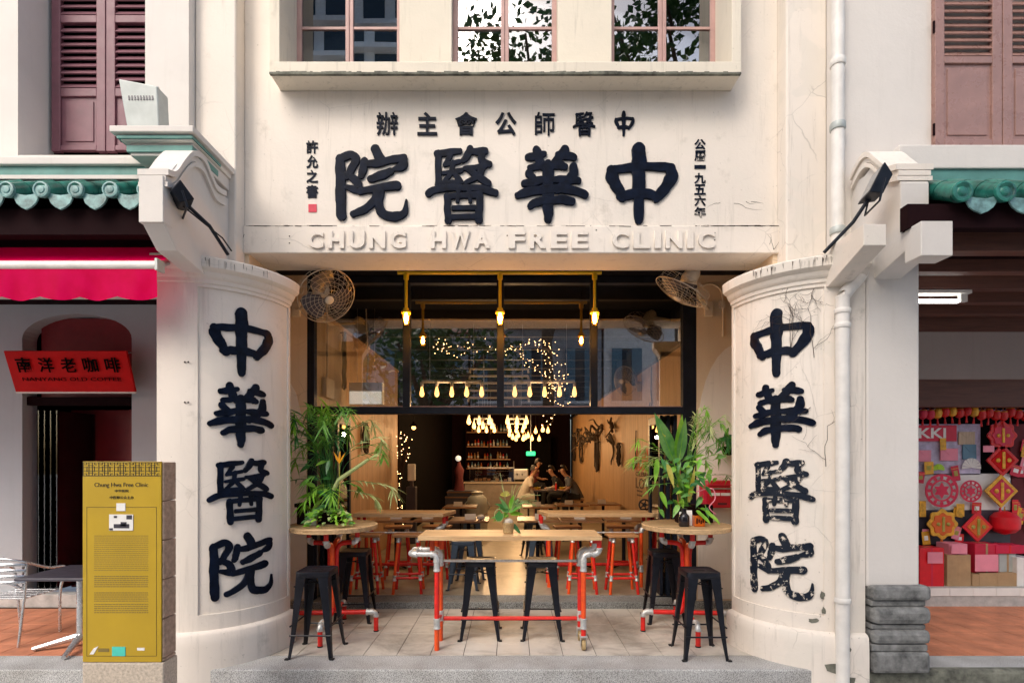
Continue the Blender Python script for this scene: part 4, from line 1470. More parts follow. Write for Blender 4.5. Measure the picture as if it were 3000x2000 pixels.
for i, (zx, zy, w, h, m, lab) in enumerate(((410, 330, 120, 95, 'ply_pale', 'tan envelope on the lilac sheet beside the red banner'),
                                            (100, 460, 95, 85, 'paper_pink', 'pink packet on the lilac sheet next to the column'),
                                            (280, 450, 130, 90, 'paper_pink', 'larger pink packet on the lilac sheet under the tan envelope'),
                                            (430, 430, 100, 110, 'opp_shutter', 'dark blue packet beside the larger pink packet'))):
    t = thing('gift_packet', lab, 'packet', (dx(zx), 6.68, dz(zy)))
    MB().box(dx(zx - w / 2), dx(zx + w / 2), 6.678, 6.695, dz(zy + h / 2), dz(zy - h / 2)).build('envelope', M[m], t, bevel=0.004)
    MB().prism([(dx(zx - w / 2), dz(zy - h / 2)), (dx(zx), dz(zy)), (dx(zx + w / 2), dz(zy - h / 2))], lambda a, b, d: (a, 6.678 - d, b), 0, 0.004).build('flap', M[m], t)
for zx, zy, r in ((440, 545, 70), (200, 560, 42)):
    t = thing('fan_charm', 'white rosette on the lilac sheet' if zx == 440 else 'lime green leaf rosette above the large crimson round', 'decoration', (dx(zx), 6.68, dz(zy)))
    for k in range(9):
        a = R(180 * k / 8)
        c = (dx(zx), dz(zy))
        MB().prism([(0, 0), (r * dk * math.cos(a - .16), r * dk * math.sin(a - .16)), (r * dk * math.cos(a + .16), r * dk * math.sin(a + .16))], lambda p, q, d: (c[0] + p, 6.675 - d, c[1] + q), 0, 0.004 + 0.002 * (k % 2)).build('fold', M['paper_white' if zx == 440 else 'lime'], t)

rg = random.Random(8)
for i in range(30):
    while True:
        zx, zy = rg.uniform(45, 900), rg.uniform(370, 1090)
        if all(math.hypot(zx - a, zy - b) > r_ for a, b, r_ in ((195, 712, 150), (408, 716, 110), (630, 312, 130), (632, 492, 130), (622, 715, 140), (195, 955, 125), (450, 975, 130), (655, 945, 110), (280, 450, 90), (100, 460, 70), (430, 430, 70), (440, 545, 80), (200, 560, 60))): break
    m1 = rg.choice(('bright_red', 'crimson', 'seal_red', 'paper_pink', 'fruit_gold'))
    y = 6.66 + rg.uniform(-.01, .012)
    t = thing('red_packet', 'small festive paper packet pinned among the charms', 'packet', (dx(zx), y, dz(zy)), 'paper packets pinned in the gift shop')
    w, h = rg.uniform(22, 40) * dk, rg.uniform(34, 60) * dk
    t.rotation_euler = (0, rg.uniform(-.3, .3), 0)
    MB().box(t.location.x - w, t.location.x + w, y - .006, y, t.location.z - h, t.location.z + h).build('packet_body', M[m1], t, bevel=.002)
    MB().box(t.location.x - w * .5, t.location.x + w * .5, y - .008, y - .005, t.location.z - h * .35, t.location.z + h * .35).build('gold_print', M[rg.choice(('fruit_gold', 'leaf_yellow', 'paper_white'))], t)
    MB().box(t.location.x - w, t.location.x + w, y - .008, y - .005, t.location.z + h * .6, t.location.z + h * .66).build('flap_line', M['fruit_gold'], t)

# boxes on the shop step
YX = 6.20


def gift_box(zx0, zx1, zy0, zy1, mat, label, name='cardboard_box', y0=6.42, depth=0.2, lidmat=None):
    f = 1150
    X0, X1 = wx(2680 + zx0 / 2.4875, y0), wx(2680 + zx1 / 2.4875, y0)
    Z1, Z0 = wz(f + zy0 / 2.4875, y0), wz(f + zy1 / 2.4875, y0)
    t = thing(name, label, 'box' if 'bag' not in name else 'bag', ((X0 + X1) / 2, y0, Z0))
    MB().box(X0, X1, y0, y0 + depth, Z0, Z1).build('box_body', M[mat], t, bevel=0.006)
    MB().box((X0 + X1) / 2 - 0.012, (X0 + X1) / 2 + 0.012, y0 - 0.002, y0 + depth, Z0 + 0.002, Z1 + 0.002).build('tape', M[lidmat or 'card_brown'], t)
    return X0, X1, Z0, Z1


ZFL = 1150
gift_box(35, 215, 1130, 1412, 'bright_red', 'shiny red gift carton against the white column', lidmat='seal_red')
gift_box(236, 410, 1180, 1412, 'card_brown', 'upright plain cardboard carton between red carton and long carton')
gift_box(470, 745, 1312, 1412, 'card_brown', 'long low cardboard carton on the tiled shop step')
gift_box(420, 470, 1320, 1412, 'card_brown', 'narrow cardboard carton squeezed beside the long low one')
gift_box(745, 860, 1200, 1425, 'paper_white', 'white carton at the end of the shop step', lidmat='lilac')
gift_box(440, 610, 1100, 1312, 'seal_red', 'dark red carton behind the long low carton', y0=6.46)
gift_box(615, 740, 1170, 1312, 'lamp_grey', 'grey carton beside the dark red carton', y0=6.48)
gift_box(590, 800, 1110, 1172, 'crimson', 'crimson flat box on top of the grey carton', name='flat_box', y0=6.45, lidmat='bright_red')
gift_box(250, 385, 1100, 1180, 'paper_pink', 'pink flat box on top of the upright carton', name='flat_box', y0=6.44, lidmat='paper_pink')
for i, (zx0, zx1, zy0, zy1, lab) in enumerate(((95, 205, 1160, 1242, 'pink price card on the shiny red carton'), (268, 382, 1105, 1172, 'pink price card on the pink flat box'), (440, 610, 1178, 1300, 'large pink price card on the dark red carton'), (500, 580, 385, 432, 'bright pink price tag between scalloped and diamond charms'))):
    y = 6.40 if i < 3 else 6.58
    t = thing('price_card', lab, 'card', (wx(2680 + zx0 / 2.4875, y), y, wz(ZFL + zy1 / 2.4875, y)))
    X0, X1 = wx(2680 + zx0 / 2.4875, y), wx(2680 + zx1 / 2.4875, y)
    Z1, Z0 = wz(ZFL + zy0 / 2.4875, y), wz(ZFL + zy1 / 2.4875, y)
    MB().box(X0, X1, y, y + 0.004, Z0, Z1).build('card_sheet', M['paper_pink'], t)

# ------------------------------------------------------------------ golden heritage marker at the roadside
gm = thing('heritage_marker', 'golden information panel on a brown stone slab at the roadside', 'sign', (-2.5, 3.46, -0.2))
Yg = 3.40
gx = lambda px: wx(px, Yg)
gz = lambda py: wz(py, Yg)
zt_ = gz(1353)
z = zt_
k = 0
while z > gz(1940):
    z2 = max(z - 0.253, gz(1940))
    MB().box(gx(243), gx(472) + 0.012, Yg + 0.010, Yg + 0.135, z2 + 0.004, z).build('stone_course', M['stone_brown'], gm, bevel=0.006)
    z = z2
MB().box(gx(243) - 0.004, gx(472) + 0.016, Yg - 0.002, Yg + 0.145, -0.2, gz(1940)).build('stone_foot', M['stone_pale'], gm, bevel=0.008)
gp = MB().box(gx(242), gx(472), Yg, Yg + 0.012, gz(1938), zt_ + 0.004).build('gold_plate', M['gold_panel'], gm, bevel=0.002)


def ink(x0, x1, y0, y1, mat='gold_ink', d=0.0018):
    return MB().box(gx(x0), gx(x1), Yg - d, Yg + 0.001, gz(y1), gz(y0)).build('printed_mark', M[mat], gp)


fret = MB()
def fl(x0, y0, x1, y1, w=1.7):
    fret.box(gx(min(x0, x1) - w / 2), gx(max(x0, x1) + w / 2), Yg - 0.0018 , Yg + 0.001, gz(max(y0, y1) + w / 2), gz(min(y0, y1) - w / 2))
fret.box(gx(243), gx(471), Yg - 0.0021, Yg + 0.001, gz(1355), gz(1353))
fret.box(gx(243), gx(471), Yg - 0.0021, Yg + 0.001, gz(1394), gz(1391.6))
sz = (471 - 243) / 5
for k in range(5):
    ox = 243 + k * sz
    cx, cy = ox + sz / 2, 1373.5
    q = sz / 10
    fl(ox + 1, 1354, ox + 1, 1393)
    for s in (-1, 1):
        fl(cx + s * 1.1 * q, cy - 4.0 * q, cx + s * 1.1 * q, cy + 4.0 * q)
        fl(cx - 4.2 * q, cy + s * 1.1 * q, cx + 4.2 * q, cy + s * 1.1 * q)
        fl(cx + s * 2.4 * q, cy - 1.6 * q, cx + s * 2.4 * q, cy + 1.6 * q)
        fl(cx - 1.6 * q, cy + s * 2.4 * q, cx + 1.6 * q, cy + s * 2.4 * q)
        for s2 in (-1, 1):
            fl(cx + s * 2.6 * q, cy + s2 * 2.9 * q, cx + s * 3.9 * q, cy + s2 * 2.9 * q)
            fl(cx + s * 2.6 * q, cy + s2 * 2.9 * q, cx + s * 2.6 * q, cy + s2 * 3.9 * q)
fret.build('fret_band', M['gold_ink'], gp)
text_fit('plate_title', 'Chung Hwa Free Clinic', M['gold_ink'], gp, gx(277), gx(434), gz(1429), gz(1413), Yg, 0.0, 0.002)
text_fit('plate_subtitle', '中华医院', M['gold_ink'], gp, gx(337), gx(377), gz(1441), gz(1433), Yg, 0.0, 0.002)
text_fit('plate_subtitle', '中医师公会主办', M['gold_ink'], gp, gx(322), gx(392), gz(1461), gz(1452), Yg, 0.0, 0.002)
for a in ((254, 459, 1484.4, 1485.4), (254, 459, 1920, 1921), (254, 255, 1484, 1921), (458, 459, 1484, 1921)):
    ink(*a, d=0.0012)
MB().box(gx(342), gx(368), Yg - 0.004, Yg, gz(1496), gz(1473)).build('small_photo', M['paper_white'], gp)
MB().box(gx(321), gx(391), Yg - 0.004, Yg, gz(1553), gz(1506)).build('printed_photo', M['paper_white'], gp)
for x0, x1, y0, y1 in ((335, 344, 1510, 1516), (372, 388, 1508, 1520), (335, 380, 1534, 1546), (355, 372, 1528, 1540), (322, 332, 1546, 1552)):
    MB().box(gx(x0), gx(x1), Yg - 0.0055, Yg - 0.003, gz(y1), gz(y0)).build('photo_shade', M['slate'], gp)
rg = random.Random(2)
para = MB()
def lines(y0, y1, step, wpx):
    y = y0
    while y < y1:
        x = 276.0
        while x < 433:
            w = rg.uniform(3, 11)
            if x + w > 434: w = 434 - x
            if w > 1: para.box(gx(x), gx(x + w), Yg - 0.001, Yg + 0.001, gz(y + wpx), gz(y))
            x += w + 1.8
        y += step
lines(1568, 1672, 5.6, 1.5)
lines(1686, 1722, 6.0, 2.4)
lines(1734, 1760, 6.0, 2.4)
lines(1768, 1796, 6.0, 2.4)
para.build('fine_print', M['gold_soft_ink'], gp, kind='stuff')
MB().box(gx(329), gx(368), Yg - 0.003, Yg, gz(1920), gz(1893)).build('teal_square', M['teal_logo'], gp)
MB().prism([(gx(263), gz(1915)), (gx(275), gz(1915)), (gx(289), gz(1891)), (gx(276), gz(1897))], lambda a, b, d: (a, Yg - d, b), 0, 0.003).build('white_emblem', M['paper_white'], gp)
ink(288, 320, 1898, 1908, 'gold_soft_ink')
ink(402, 424, 1896, 1904, 'paper_white')
# ------------------------------------------------------------------ drainpipe, conduits, floodlights on the fronts
dp = thing('drainpipe', 'white drainpipe kinking round the bracket beside the cracked pillar', 'pipe', (2.85, 4.5, 0))
xu = wx(2450, 4.66)
MB().tube(spl([(xu, 4.64, 9.0), (xu, 4.64, 5.0), (xu, 4.64, 3.72), (xu + 0.02, 4.63, 3.62), (xu + 0.12, 4.56, 3.54)], 4), 0.052, 14).build('upper_pipe', M['drain_white'], dp, smooth=40)
xl = wx(2468, 4.36)
MB().tube(spl([(xu + 0.10, 4.50, 3.42), (xu + 0.10, 4.45, 3.34), (xl + 0.02, 4.36, 3.12), (xl, 4.36, 3.0), (xl, 4.36, 2.0), (xl, 4.36, -0.2)], 5), 0.052, 14).build('lower_pipe', M['drain_white'], dp, smooth=40)
for z in (wz(185, 4.64), wz(372, 4.64), 3.76):
    MB().lathe([(0.060, -0.03), (0.064, -0.02), (0.064, 0.02), (0.060, 0.03)], (xu, 4.64, z), 16).build('pipe_collar', M['drain_white'] if z > 3.8 and z > 4.9 else M['lamp_grey'], dp, smooth=40)
for z in (2.98, 2.86, 0.6):
    MB().lathe([(0.058, -0.02), (0.062, -0.012), (0.062, 0.012), (0.058, 0.02)], (xl, 4.36, z), 16).build('pipe_collar', M['drain_white'], dp, smooth=40)


def floodlight(label, base, elbow, head, aim, size):
    t = thing('floodlight', label, 'floodlight', base)
    b, e, h = Vector(base), Vector(elbow), Vector(head)
    MB().tube([b, e, h], 0.014, 8).build('support_arm', M['frame_black'], t, smooth=40)
    MB().tube([b + Vector((0.03, 0, 0.03)), (b + e) / 2 + Vector((0.03, 0, .02)), h + Vector((0, 0, -.04))], 0.006, 6).build('cable', M['rubber_black'], t)
    a = Vector(aim).normalized()
    m = a.to_track_quat('-Y', 'Z').to_matrix()
    c = h + m @ Vector((0, 0, 0.0))
    hb = MB()
    w, d, z_ = size
    vs = [c + m @ Vector(p) for p in ((-w / 2, -d / 2, -z_ / 2), (w / 2, -d / 2, -z_ / 2), (w / 2, -d / 2, z_ / 2), (-w / 2, -d / 2, z_ / 2),
                                      (-w * .32, d / 2, -z_ * .32), (w * .32, d / 2, -z_ * .32), (w * .32, d / 2, z_ * .32), (-w * .32, d / 2, z_ * .32))]
    hb.add(vs, [(0, 1, 2, 3), (4, 7, 6, 5), (0, 4, 5, 1), (1, 5, 6, 2), (2, 6, 7, 3), (3, 7, 4, 0)])
    hb.build('lamp_housing', M['frame_black'], t, bevel=0.006)
    g = MB()
    g.add([c + m @ Vector(p) for p in ((-w * .42, -d / 2 - 0.003, -z_ * .42), (w * .42, -d / 2 - 0.003, -z_ * .42), (w * .42, -d / 2 - 0.003, z_ * .42), (-w * .42, -d / 2 - 0.003, z_ * .42))], [(0, 1, 2, 3)])
    g.build('lamp_glass', M['steel'], t)
    MB().tube([c + m @ Vector((-w * .56, 0, 0)), c + m @ Vector((-w * .56, 0.04, -z_ * .7)), c + m @ Vector((w * .56, 0.04, -z_ * .7)), c + m @ Vector((w * .56, 0, 0))], 0.008, 6).build('yoke', M['frame_black'], t)
    return t


floodlight('black floodlight on a slanting arm above the smooth pillar', (wx(668, 4.4), 4.40, 3.46), (wx(620, 4.25), 4.22, 3.62), (wx(545, 4.1), 4.02, wz(580, 4.02)), (0.5, 0.4, 0.5), (0.26, 0.09, 0.15))
floodlight('black floodlight on a long bent arm above the cracked pillar', (wx(2405, 4.4), 4.36, 3.46), (wx(2500, 4.2), 4.20, wz(650, 4.2)), (wx(2570, 4.1), 4.10, wz(545, 4.1)), (-0.72, 0.15, 0.35), (0.22, 0.10, 0.24))
gf = thing('floodlight', 'weathered grey box floodlight standing on the green-banded wing capital', 'floodlight', (-3.0, 4.4, 4.385))
mfl = MB()
a0 = (wx(362, 4.35), wx(470, 4.35))
mfl.prism([(a0[0] + 0.03, 4.47), (a0[1] - 0.01, 4.47), (a0[1], wz(262, 4.35)), (a0[0] - 0.01, wz(242, 4.35))], lambda u_, v_, d: (u_, 4.35 + d - (v_ - 4.47) * 0.12, v_), 0, 0.14)
mfl.build('lamp_housing', M['lamp_grey'], gf, bevel=0.01)
MB().tube([(a0[0] + 0.0, 4.33, wz(244, 4.35)), (a0[1], 4.33, wz(263, 4.35))], 0.010, 6).build('hinge_rod', M['steel'], gf)
for q in range(9):
    x = a0[0] + 0.06 + q * 0.024
    MB().box(x, x + 0.012, 4.318, 4.34, wz(300, 4.35), wz(288, 4.35)).build('vent_slot', M['slate'], gf)
MB().tube([(a0[0] + 0.08, 4.42, 4.47), (a0[0] + 0.08, 4.42, 4.383)], 0.012, 6).build('stand', M['steel'], gf)
MB().tube([(a0[1] - 0.08, 4.42, 4.47), (a0[1] - 0.08, 4.42, 4.383)], 0.012, 6).build('stand', M['steel'], gf)

# ------------------------------------------------------------------ black steel bar stools
def steel_stool(h=0.76):
    t = thing('bar_stool', 'black steel bar stool', 'stool')
    s = MB()
    a = 0.152
    rows = []
    n = 8
    def ring(r, z, c=0.045):
        pts = []
        for (sx, sy, a0_) in ((1, 1, 0), (-1, 1, 90), (-1, -1, 180), (1, -1, 270)):
            for k in range(5):
                q = R(a0_ + 22.5 * k)
                pts.append((sx * (r - c) + c * math.cos(q), sy * (r - c) + c * math.sin(q), z))
        return pts
    rows = [ring(a * 0.955, h - 0.055), ring(a, h - 0.045), ring(a, h - 0.010), ring(a * 0.985, h - 0.002), ring(a * 0.93, h), ring(a * 0.86, h - 0.006), ring(0.05, h - 0.008, 0.03)]
    s.grid(rows, True)
    s.add(rows[-1], [tuple(range(20))])
    s.build('seat', M['stool_black'], t, smooth=35)
    MB().box(-0.05, 0.05, -0.014, 0.014, h - 0.0085, h - 0.0065).build('grip_slot', M['rubber_black'], t)
    leg = None
    for i, (sx, sy) in enumerate(((1, 1), (-1, 1), (-1, -1), (1, -1))):
        mb = MB()
        rows = []
        for (z, c, w) in ((h - 0.03, 0.146, 0.095), (h * 0.6, 0.163, 0.066), (h * 0.25, 0.180, 0.045), (0.06, 0.192, 0.034), (0.0, 0.200, 0.032)):
            rows.append([(sx * c, sy * (c - w), z), (sx * (c - 0.004), sy * (c - 0.004), z), (sx * (c - w), sy * c, z),
                         (sx * (c - w), sy * (c - 0.008), z), (sx * (c - 0.016), sy * (c - 0.016), z), (sx * (c - 0.008), sy * (c - w), z)])
        mb.grid(rows, True)
        mb.add(rows[-1], [tuple(range(6))])
        lg = mb.build('leg', M['stool_black'], t, bevel=0.003)
        MB().box(sx * 0.198 - 0.017, sx * 0.198 + 0.017, sy * 0.198 - 0.017, sy * 0.198 + 0.017, 0.0, 0.012).build('rubber_foot', M['rubber_black'], lg)
    for sgn in (-1, 1):
        c = 0.184
        MB().tube([(-c, sgn * c * 0.99, 0.205), (c, sgn * c * 0.99, 0.205)], 0.0075, 8).build('foot_rail', M['stool_black'], t)
        c = 0.180
        MB().tube([(sgn * c * 0.99, -c, 0.285), (sgn * c * 0.99, c, 0.285)], 0.0075, 8).build('foot_rail', M['stool_black'], t)
        c = 0.155
        MB().tube([(-c, sgn * -c, h - 0.13), (c, sgn * c, h - 0.125 + 0.01 * sgn)], 0.006, 6).build('cross_brace', M['stool_black'], t)
    return t


stool = steel_stool()
stool.location = (-1.772, 4.85, 0)
stool['label'] = 'black bar stool in front of the round table by the smooth pillar'
for p, rz, lab in (((1.708, 4.81, 0), 0.0, 'black bar stool in front of the round table by the cracked pillar'),
                   ((-1.72, 5.86, 0), 0.05, 'black bar stool behind the round table by the smooth pillar'),
                   ((1.68, 5.83, 0), -0.05, 'black bar stool behind the round table by the cracked pillar'),
                   ((-0.306, 5.32, 0), 0.02, 'black bar stool under the oblong table, toward its looped pipe end'),
                   ((0.310, 5.32, 0), -0.02, 'black bar stool under the oblong table, toward its castors')):
    dup(stool, p, rz, lab)

# ------------------------------------------------------------------ oblong bar table on pipes
bt = thing('bar_table', 'oblong oak bar table on red pipe legs with two castors', 'table', (0, 5.05, 0))
MB().box(-0.849, 0.832, 4.82, 5.28, 1.020, 1.060).build('table_top', M['oak_top'], bt, bevel=0.004)
rp = 0.0235
def pipe(pts, mat, nm='pipe', r=rp, par=bt, n=12):
    return MB().tube(pts, r, n).build(nm, M[mat], par, smooth=40)
def fitting(p, axis=(0, 0, 1), L=0.09, r=0.031, par=bt, nm='pipe_joint'):
    m = Vector(axis).to_track_quat('Z', 'Y').to_matrix()
    return MB().lathe([(r * .93, -L / 2), (r * 1.08, -L / 2 + .004), (r * 1.08, -L / 2 + .016), (r * .95, -L / 2 + .02), (r * .95, L / 2 - .02), (r * 1.08, L / 2 - .016), (r * 1.08, L / 2 - .004), (r * .93, L / 2)], p, 14, m).build(nm, M['pipe_zinc'], par, smooth=40)
def elbow(c, d1, d2, r=0.0275, par=bt, k=0.055):
    c, d1, d2 = Vector(c), Vector(d1).normalized(), Vector(d2).normalized()
    pts = [c + d1 * k] + [c + d1 * k * (1 - t) ** 2 + d2 * k * t ** 2 for t in (0.2, 0.4, 0.6, 0.8)] + [c + d2 * k]
    mb = MB().tube(pts, r, 12)
    for d in (d1, d2):
        m = d.to_track_quat('Z', 'Y').to_matrix()
        mb.lathe([(r * 1.14, k - .014), (r * 1.16, k - .01), (r * 1.16, k + .002), (r * 1.0, k + .006)], c, 14, m)
    return mb.build('pipe_elbow', M['pipe_zinc'], par, smooth=40)
Yf, Yr = 4.89, 5.15
for s, X in ((-1, -0.685), (1, 0.670)):
    for Y in (Yf, Yr):
        cm = 'pipe_orange' if (Y == Yf) == (s > 0) else 'pipe_red'
        foot = 0.0 if s < 0 else 0.135
        fitting((X, Y, 0.245 if Y == Yf else 0.245), L=0.10)
        pipe([(X, Y, foot), (X, Y, 0.20)], 'pipe_orange' if s < 0 else 'pipe_red', 'lower_leg')
        pipe([(X, Y, 0.29), (X, Y, 0.73)], cm, 'leg')
        fitting((X, Y, 0.775), L=0.10)
        elbow((X, Y, 0.885), (0, 0, -1), (s, 0, 0))
        if s > 0:
            pipe([(X + .05, Y, 0.885), (X + 0.10, Y, 0.885)], 'pipe_zinc', 'nipple')
            elbow((X + 0.145, Y, 0.885), (-1, 0, 0), (0, 0, 1))
            pipe([(X + 0.145, Y, 0.935), (X + 0.145, Y, 1.02)], 'pipe_red', 'riser')
        else:
            pipe([(X - .05, Y, 0.885), (X - 0.19, Y, 0.885)], 'pipe_zinc', 'nipple')
            elbow((X - 0.24, Y, 0.885), (1, 0, 0), (0, 1 if Y == Yf else -1, 0))
    pipe([(X, Yf, 0.245), (X, Yr, 0.245)], 'pipe_red', 'side_rail', 0.018)
    if s < 0:
        pipe([(X - 0.24, Yf + .05, 0.885), (X - 0.24, Yr - .05, 0.885)], 'pipe_zinc', 'loop_pipe')
        for xx in (X + 0.02, X - 0.06):
            pipe([(xx, (Yf + Yr) / 2 + (0.06 if xx > X else -.02), 0.90), (xx, (Yf + Yr) / 2 + (0.06 if xx > X else -.02), 1.02)], 'pipe_orange', 'riser')
    if s > 0:
        for Y in (Yf, Yr):
            cs = MB()
            cs.box(X - 0.034, X + 0.034, Y - 0.034, Y + 0.034, 0.122, 0.136)
            cs.box(X - 0.030, X - 0.024, Y - 0.026, Y + 0.022, 0.035, 0.122)
            cs.box(X + 0.024, X + 0.030, Y - 0.026, Y + 0.022, 0.035, 0.122)
            ca = cs.build('castor', M['pipe_zinc'], bt, bevel=0.003)
            MB().lathe([(0.030, -0.018), (0.046, -0.016), (0.048, 0), (0.046, 0.016), (0.030, 0.018)], (X, Y - 0.004, 0.048), 20, Matrix.Rotation(R(90), 3, 'Y')).build('wheel', M['basket'], ca, smooth=40)
pipe([(-0.685 + 0.03, Yr, 0.775), (0.67 - 0.03, Yr, 0.775)], 'pipe_zinc', 'hand_rail', 0.0135)
pipe([(-0.685 + 0.03, Yr, 0.215), (0.67 - 0.03, Yr, 0.215)], 'pipe_red', 'foot_rail', 0.021)

# ------------------------------------------------------------------ round drum-top tables
def drum_table(cx, cy, label, rot):
    t = thing('round_table', label, 'table', (cx, cy, 0))
    top = MB().lathe([(0.425, 1.050), (0.440, 1.055), (0.442, 1.092), (0.434, 1.100), (0.02, 1.1005)], (cx, cy, 0), 44)
    tp = top.build('table_top', M['drum_top'], t, smooth=35)
    for k in range(-3, 4):
        x = k * 0.118
        hw = math.sqrt(max(0.01, 0.425 ** 2 - x * x))
        MB().box(cx - hw, cx + hw, cy + x - 0.0014, cy + x + 0.0014, 1.0995, 1.1018).build('plank_joint', M['brown_dark'], tp)
    for k in range(4):
        a = R(90 * k) + rot
        d = Vector((math.cos(a), math.sin(a), 0))
        c = Vector((cx, cy, 0)) + d * 0.033
        cm = 'pipe_orange' if k % 2 else 'pipe_red'
        hi = [c + Vector((0, 0, z)) for z in (0.24, 0.5, 0.80)] + [c + d * 0.02 + Vector((0, 0, 0.87)), c + d * 0.06 + Vector((0, 0, 0.905)), c + d * 0.17 + Vector((0, 0, 0.915))]
        MB().tube(spl([tuple(p) for p in hi], 4), rp, 12).build('stem_pipe', M[cm], t, smooth=40)
        elbow(tuple(c + d * 0.21 + Vector((0, 0, 0.915))), -d, (0, 0, 1), par=t, k=0.045)
        pipe([tuple(c + d * 0.21 + Vector((0, 0, 0.955))), tuple(c + d * 0.21 + Vector((0, 0, 1.05)))], 'pipe_red', 'riser', par=t)
        lo = [c + Vector((0, 0, 0.26)), c + d * 0.02 + Vector((0, 0, 0.21)), c + d * 0.06 + Vector((0, 0, 0.20)), c + d * 0.33 + Vector((0, 0, 0.20))]
        MB().tube(spl([tuple(p) for p in lo], 4), rp, 12).build('foot_pipe', M['pipe_red'], t, smooth=40)
        fitting(tuple(c + d * 0.33 + Vector((0, 0, 0.20))), tuple(d), 0.06, par=t)
        elbow(tuple(c + d * 0.40 + Vector((0, 0, 0.20))), -d, (0, 0, -1), par=t, k=0.045)
        pipe([tuple(c + d * 0.40 + Vector((0, 0, 0.16))), tuple(c + d * 0.40)], 'pipe_red', 'foot', par=t)
        MB().lathe([(0.026, 0), (0.027, 0.012)], tuple(c + d * 0.40), 12).build('rubber_foot', M['rubber_black'], t)
    return t


drum_table(-1.815, 5.40, 'round plank-top table carrying the palm arrangement by the smooth pillar', R(3))
drum_table(1.787, 5.40, 'round plank-top table carrying bottles and foliage by the cracked pillar', R(-4))

# ------------------------------------------------------------------ foliage helpers
def blade(mb, base, d, up, L, W, droop=0.3, segs=4, fold=0.25):
    """one leaf: folded along the midrib, drooping towards its tip"""
    base, d = Vector(base), Vector(d).normalized()
    side = d.cross(Vector(up))
    if side.length < 1e-4: side = d.cross(Vector((1, 0, 0.3)))
    side.normalize()
    nrm = side.cross(d)
    rows = []
    for i in range(segs + 1):
        t = i / segs
        w = W * (math.sin(math.pi * min(1, 0.08 + t * 0.92) ** 0.75) if i < segs else 0.0) * 0.5
        c = base + d * (L * t) + Vector((0, 0, -1)) * (droop * L * t * t)
        rows.append([c + side * w + nrm * w * fold, c, c - side * w + nrm * w * fold])
    mb.grid(rows)


def frond(parent, pts, mat, stemmat, n=16, L=0.16, W=0.014, start=0.45, seed=0, ang=50, name='frond', rs=0.004):
    """a palm frond: a bending stem with narrow leaflets on its outer length; the leaflets are one mesh, the stem a sub-part"""
    r = random.Random(seed)
    c = [Vector(p) for p in spl(pts, 8)]
    m = MB()
    k = len(c)
    for i in range(n):
        t = start + (1 - start) * (i / (n - 1))
        f = t * (k - 1)
        j = min(int(f), k - 2)
        p = c[j].lerp(c[j + 1], f - j)
        d = (c[j + 1] - c[j]).normalized()
        side = d.cross(Vector((0, 0, 1)))
        if side.length < 0.05: side = d.cross(Vector((0, 1, 0)))
        side.normalize()
        s = 1 if i % 2 else -1
        a = R(ang * (1 - 0.65 * (i / n)) + r.uniform(-10, 10))
        dd = d * math.cos(a) + side * s * math.sin(a) + Vector((0, r.uniform(-.25, .25), r.uniform(-.12, .2)))
        blade(m, p, dd, (r.uniform(-.4, .4), r.uniform(-.6, .2), 1), L * r.uniform(0.7, 1.1) * (1 - 0.3 * (i / n)), W, r.uniform(0.1, 0.35), 3)
    o = m.build(name, M[mat], parent, recalc=False)
    st_ = MB().tube(c, [rs * (1 - 0.7 * i / (k - 1)) for i in range(k)], 5).build('stem', M[stemmat], o)
    return o


def broad(parent, base, d, L, W, mat, droop=0.3, name='leaf', stem=0.0, segs=6, up=(0, -0.7, 0.7)):
    m = MB()
    base = Vector(base)
    d = Vector(d).normalized()
    b2 = base + d * stem
    blade(m, b2, d, up, L, W, droop, segs, 0.2)
    o = m.build(name, M[mat], parent, recalc=False, smooth=80)
    if stem: MB().tube([base, b2], 0.003, 5).build('leaf_stalk', M['leaf_bright'], o)
    return o


# ------------------------------------------------------------------ palm arrangement on the left round table
lp = thing('palm_arrangement', 'tall arrangement of palm fronds and leafy stems on the round table by the smooth pillar', 'plant', (-1.86, 5.42, 1.10))
bx_, by_ = -1.86, 5.44
MB().box(wx(879, 5.45), wx(912, 5.45), 5.36, 5.52, 1.102, wz(1474, 5.45)).build('dark_tub', M['brown_dark'], lp, bevel=0.008)
MB().box(wx(873, 5.45), wx(914, 5.45), 5.35, 5.53, wz(1483, 5.45), wz(1472, 5.45)).build('tub_rim', M['brown_dark'], lp, bevel=0.006)
MB().box(wx(900, 5.3), wx(925, 5.3), 5.305, 5.312, 1.102, wz(1498, 5.3)).build('white_card', M['paper_white'], lp)
MB().box(bx_ - 0.11, bx_ + 0.12, 5.38, 5.54, 1.102, 1.22).build('planter', M['brown_dark'], lp, bevel=0.006)
rp_ = random.Random(21)
Y0 = 5.44
tips = [(872, 1210), (905, 1195), (960, 1190), (1000, 1200), (845, 1255), (900, 1240), (950, 1235), (1060, 1245), (830, 1300), (865, 1290), (925, 1280), (985, 1275), (1100, 1300), (820, 1370), (880, 1340),
        (840, 1410), (905, 1400), (1110, 1325), (1130, 1420), (1085, 1450), (1040, 1420), (925, 1440), (970, 1440), (895, 1465), (1000, 1480), (930, 1330), (1010, 1260), (880, 1265)]
tips += [(px + rp_.uniform(-28, 28), py + rp_.uniform(-25, 25)) for px, py in tips[:14]]
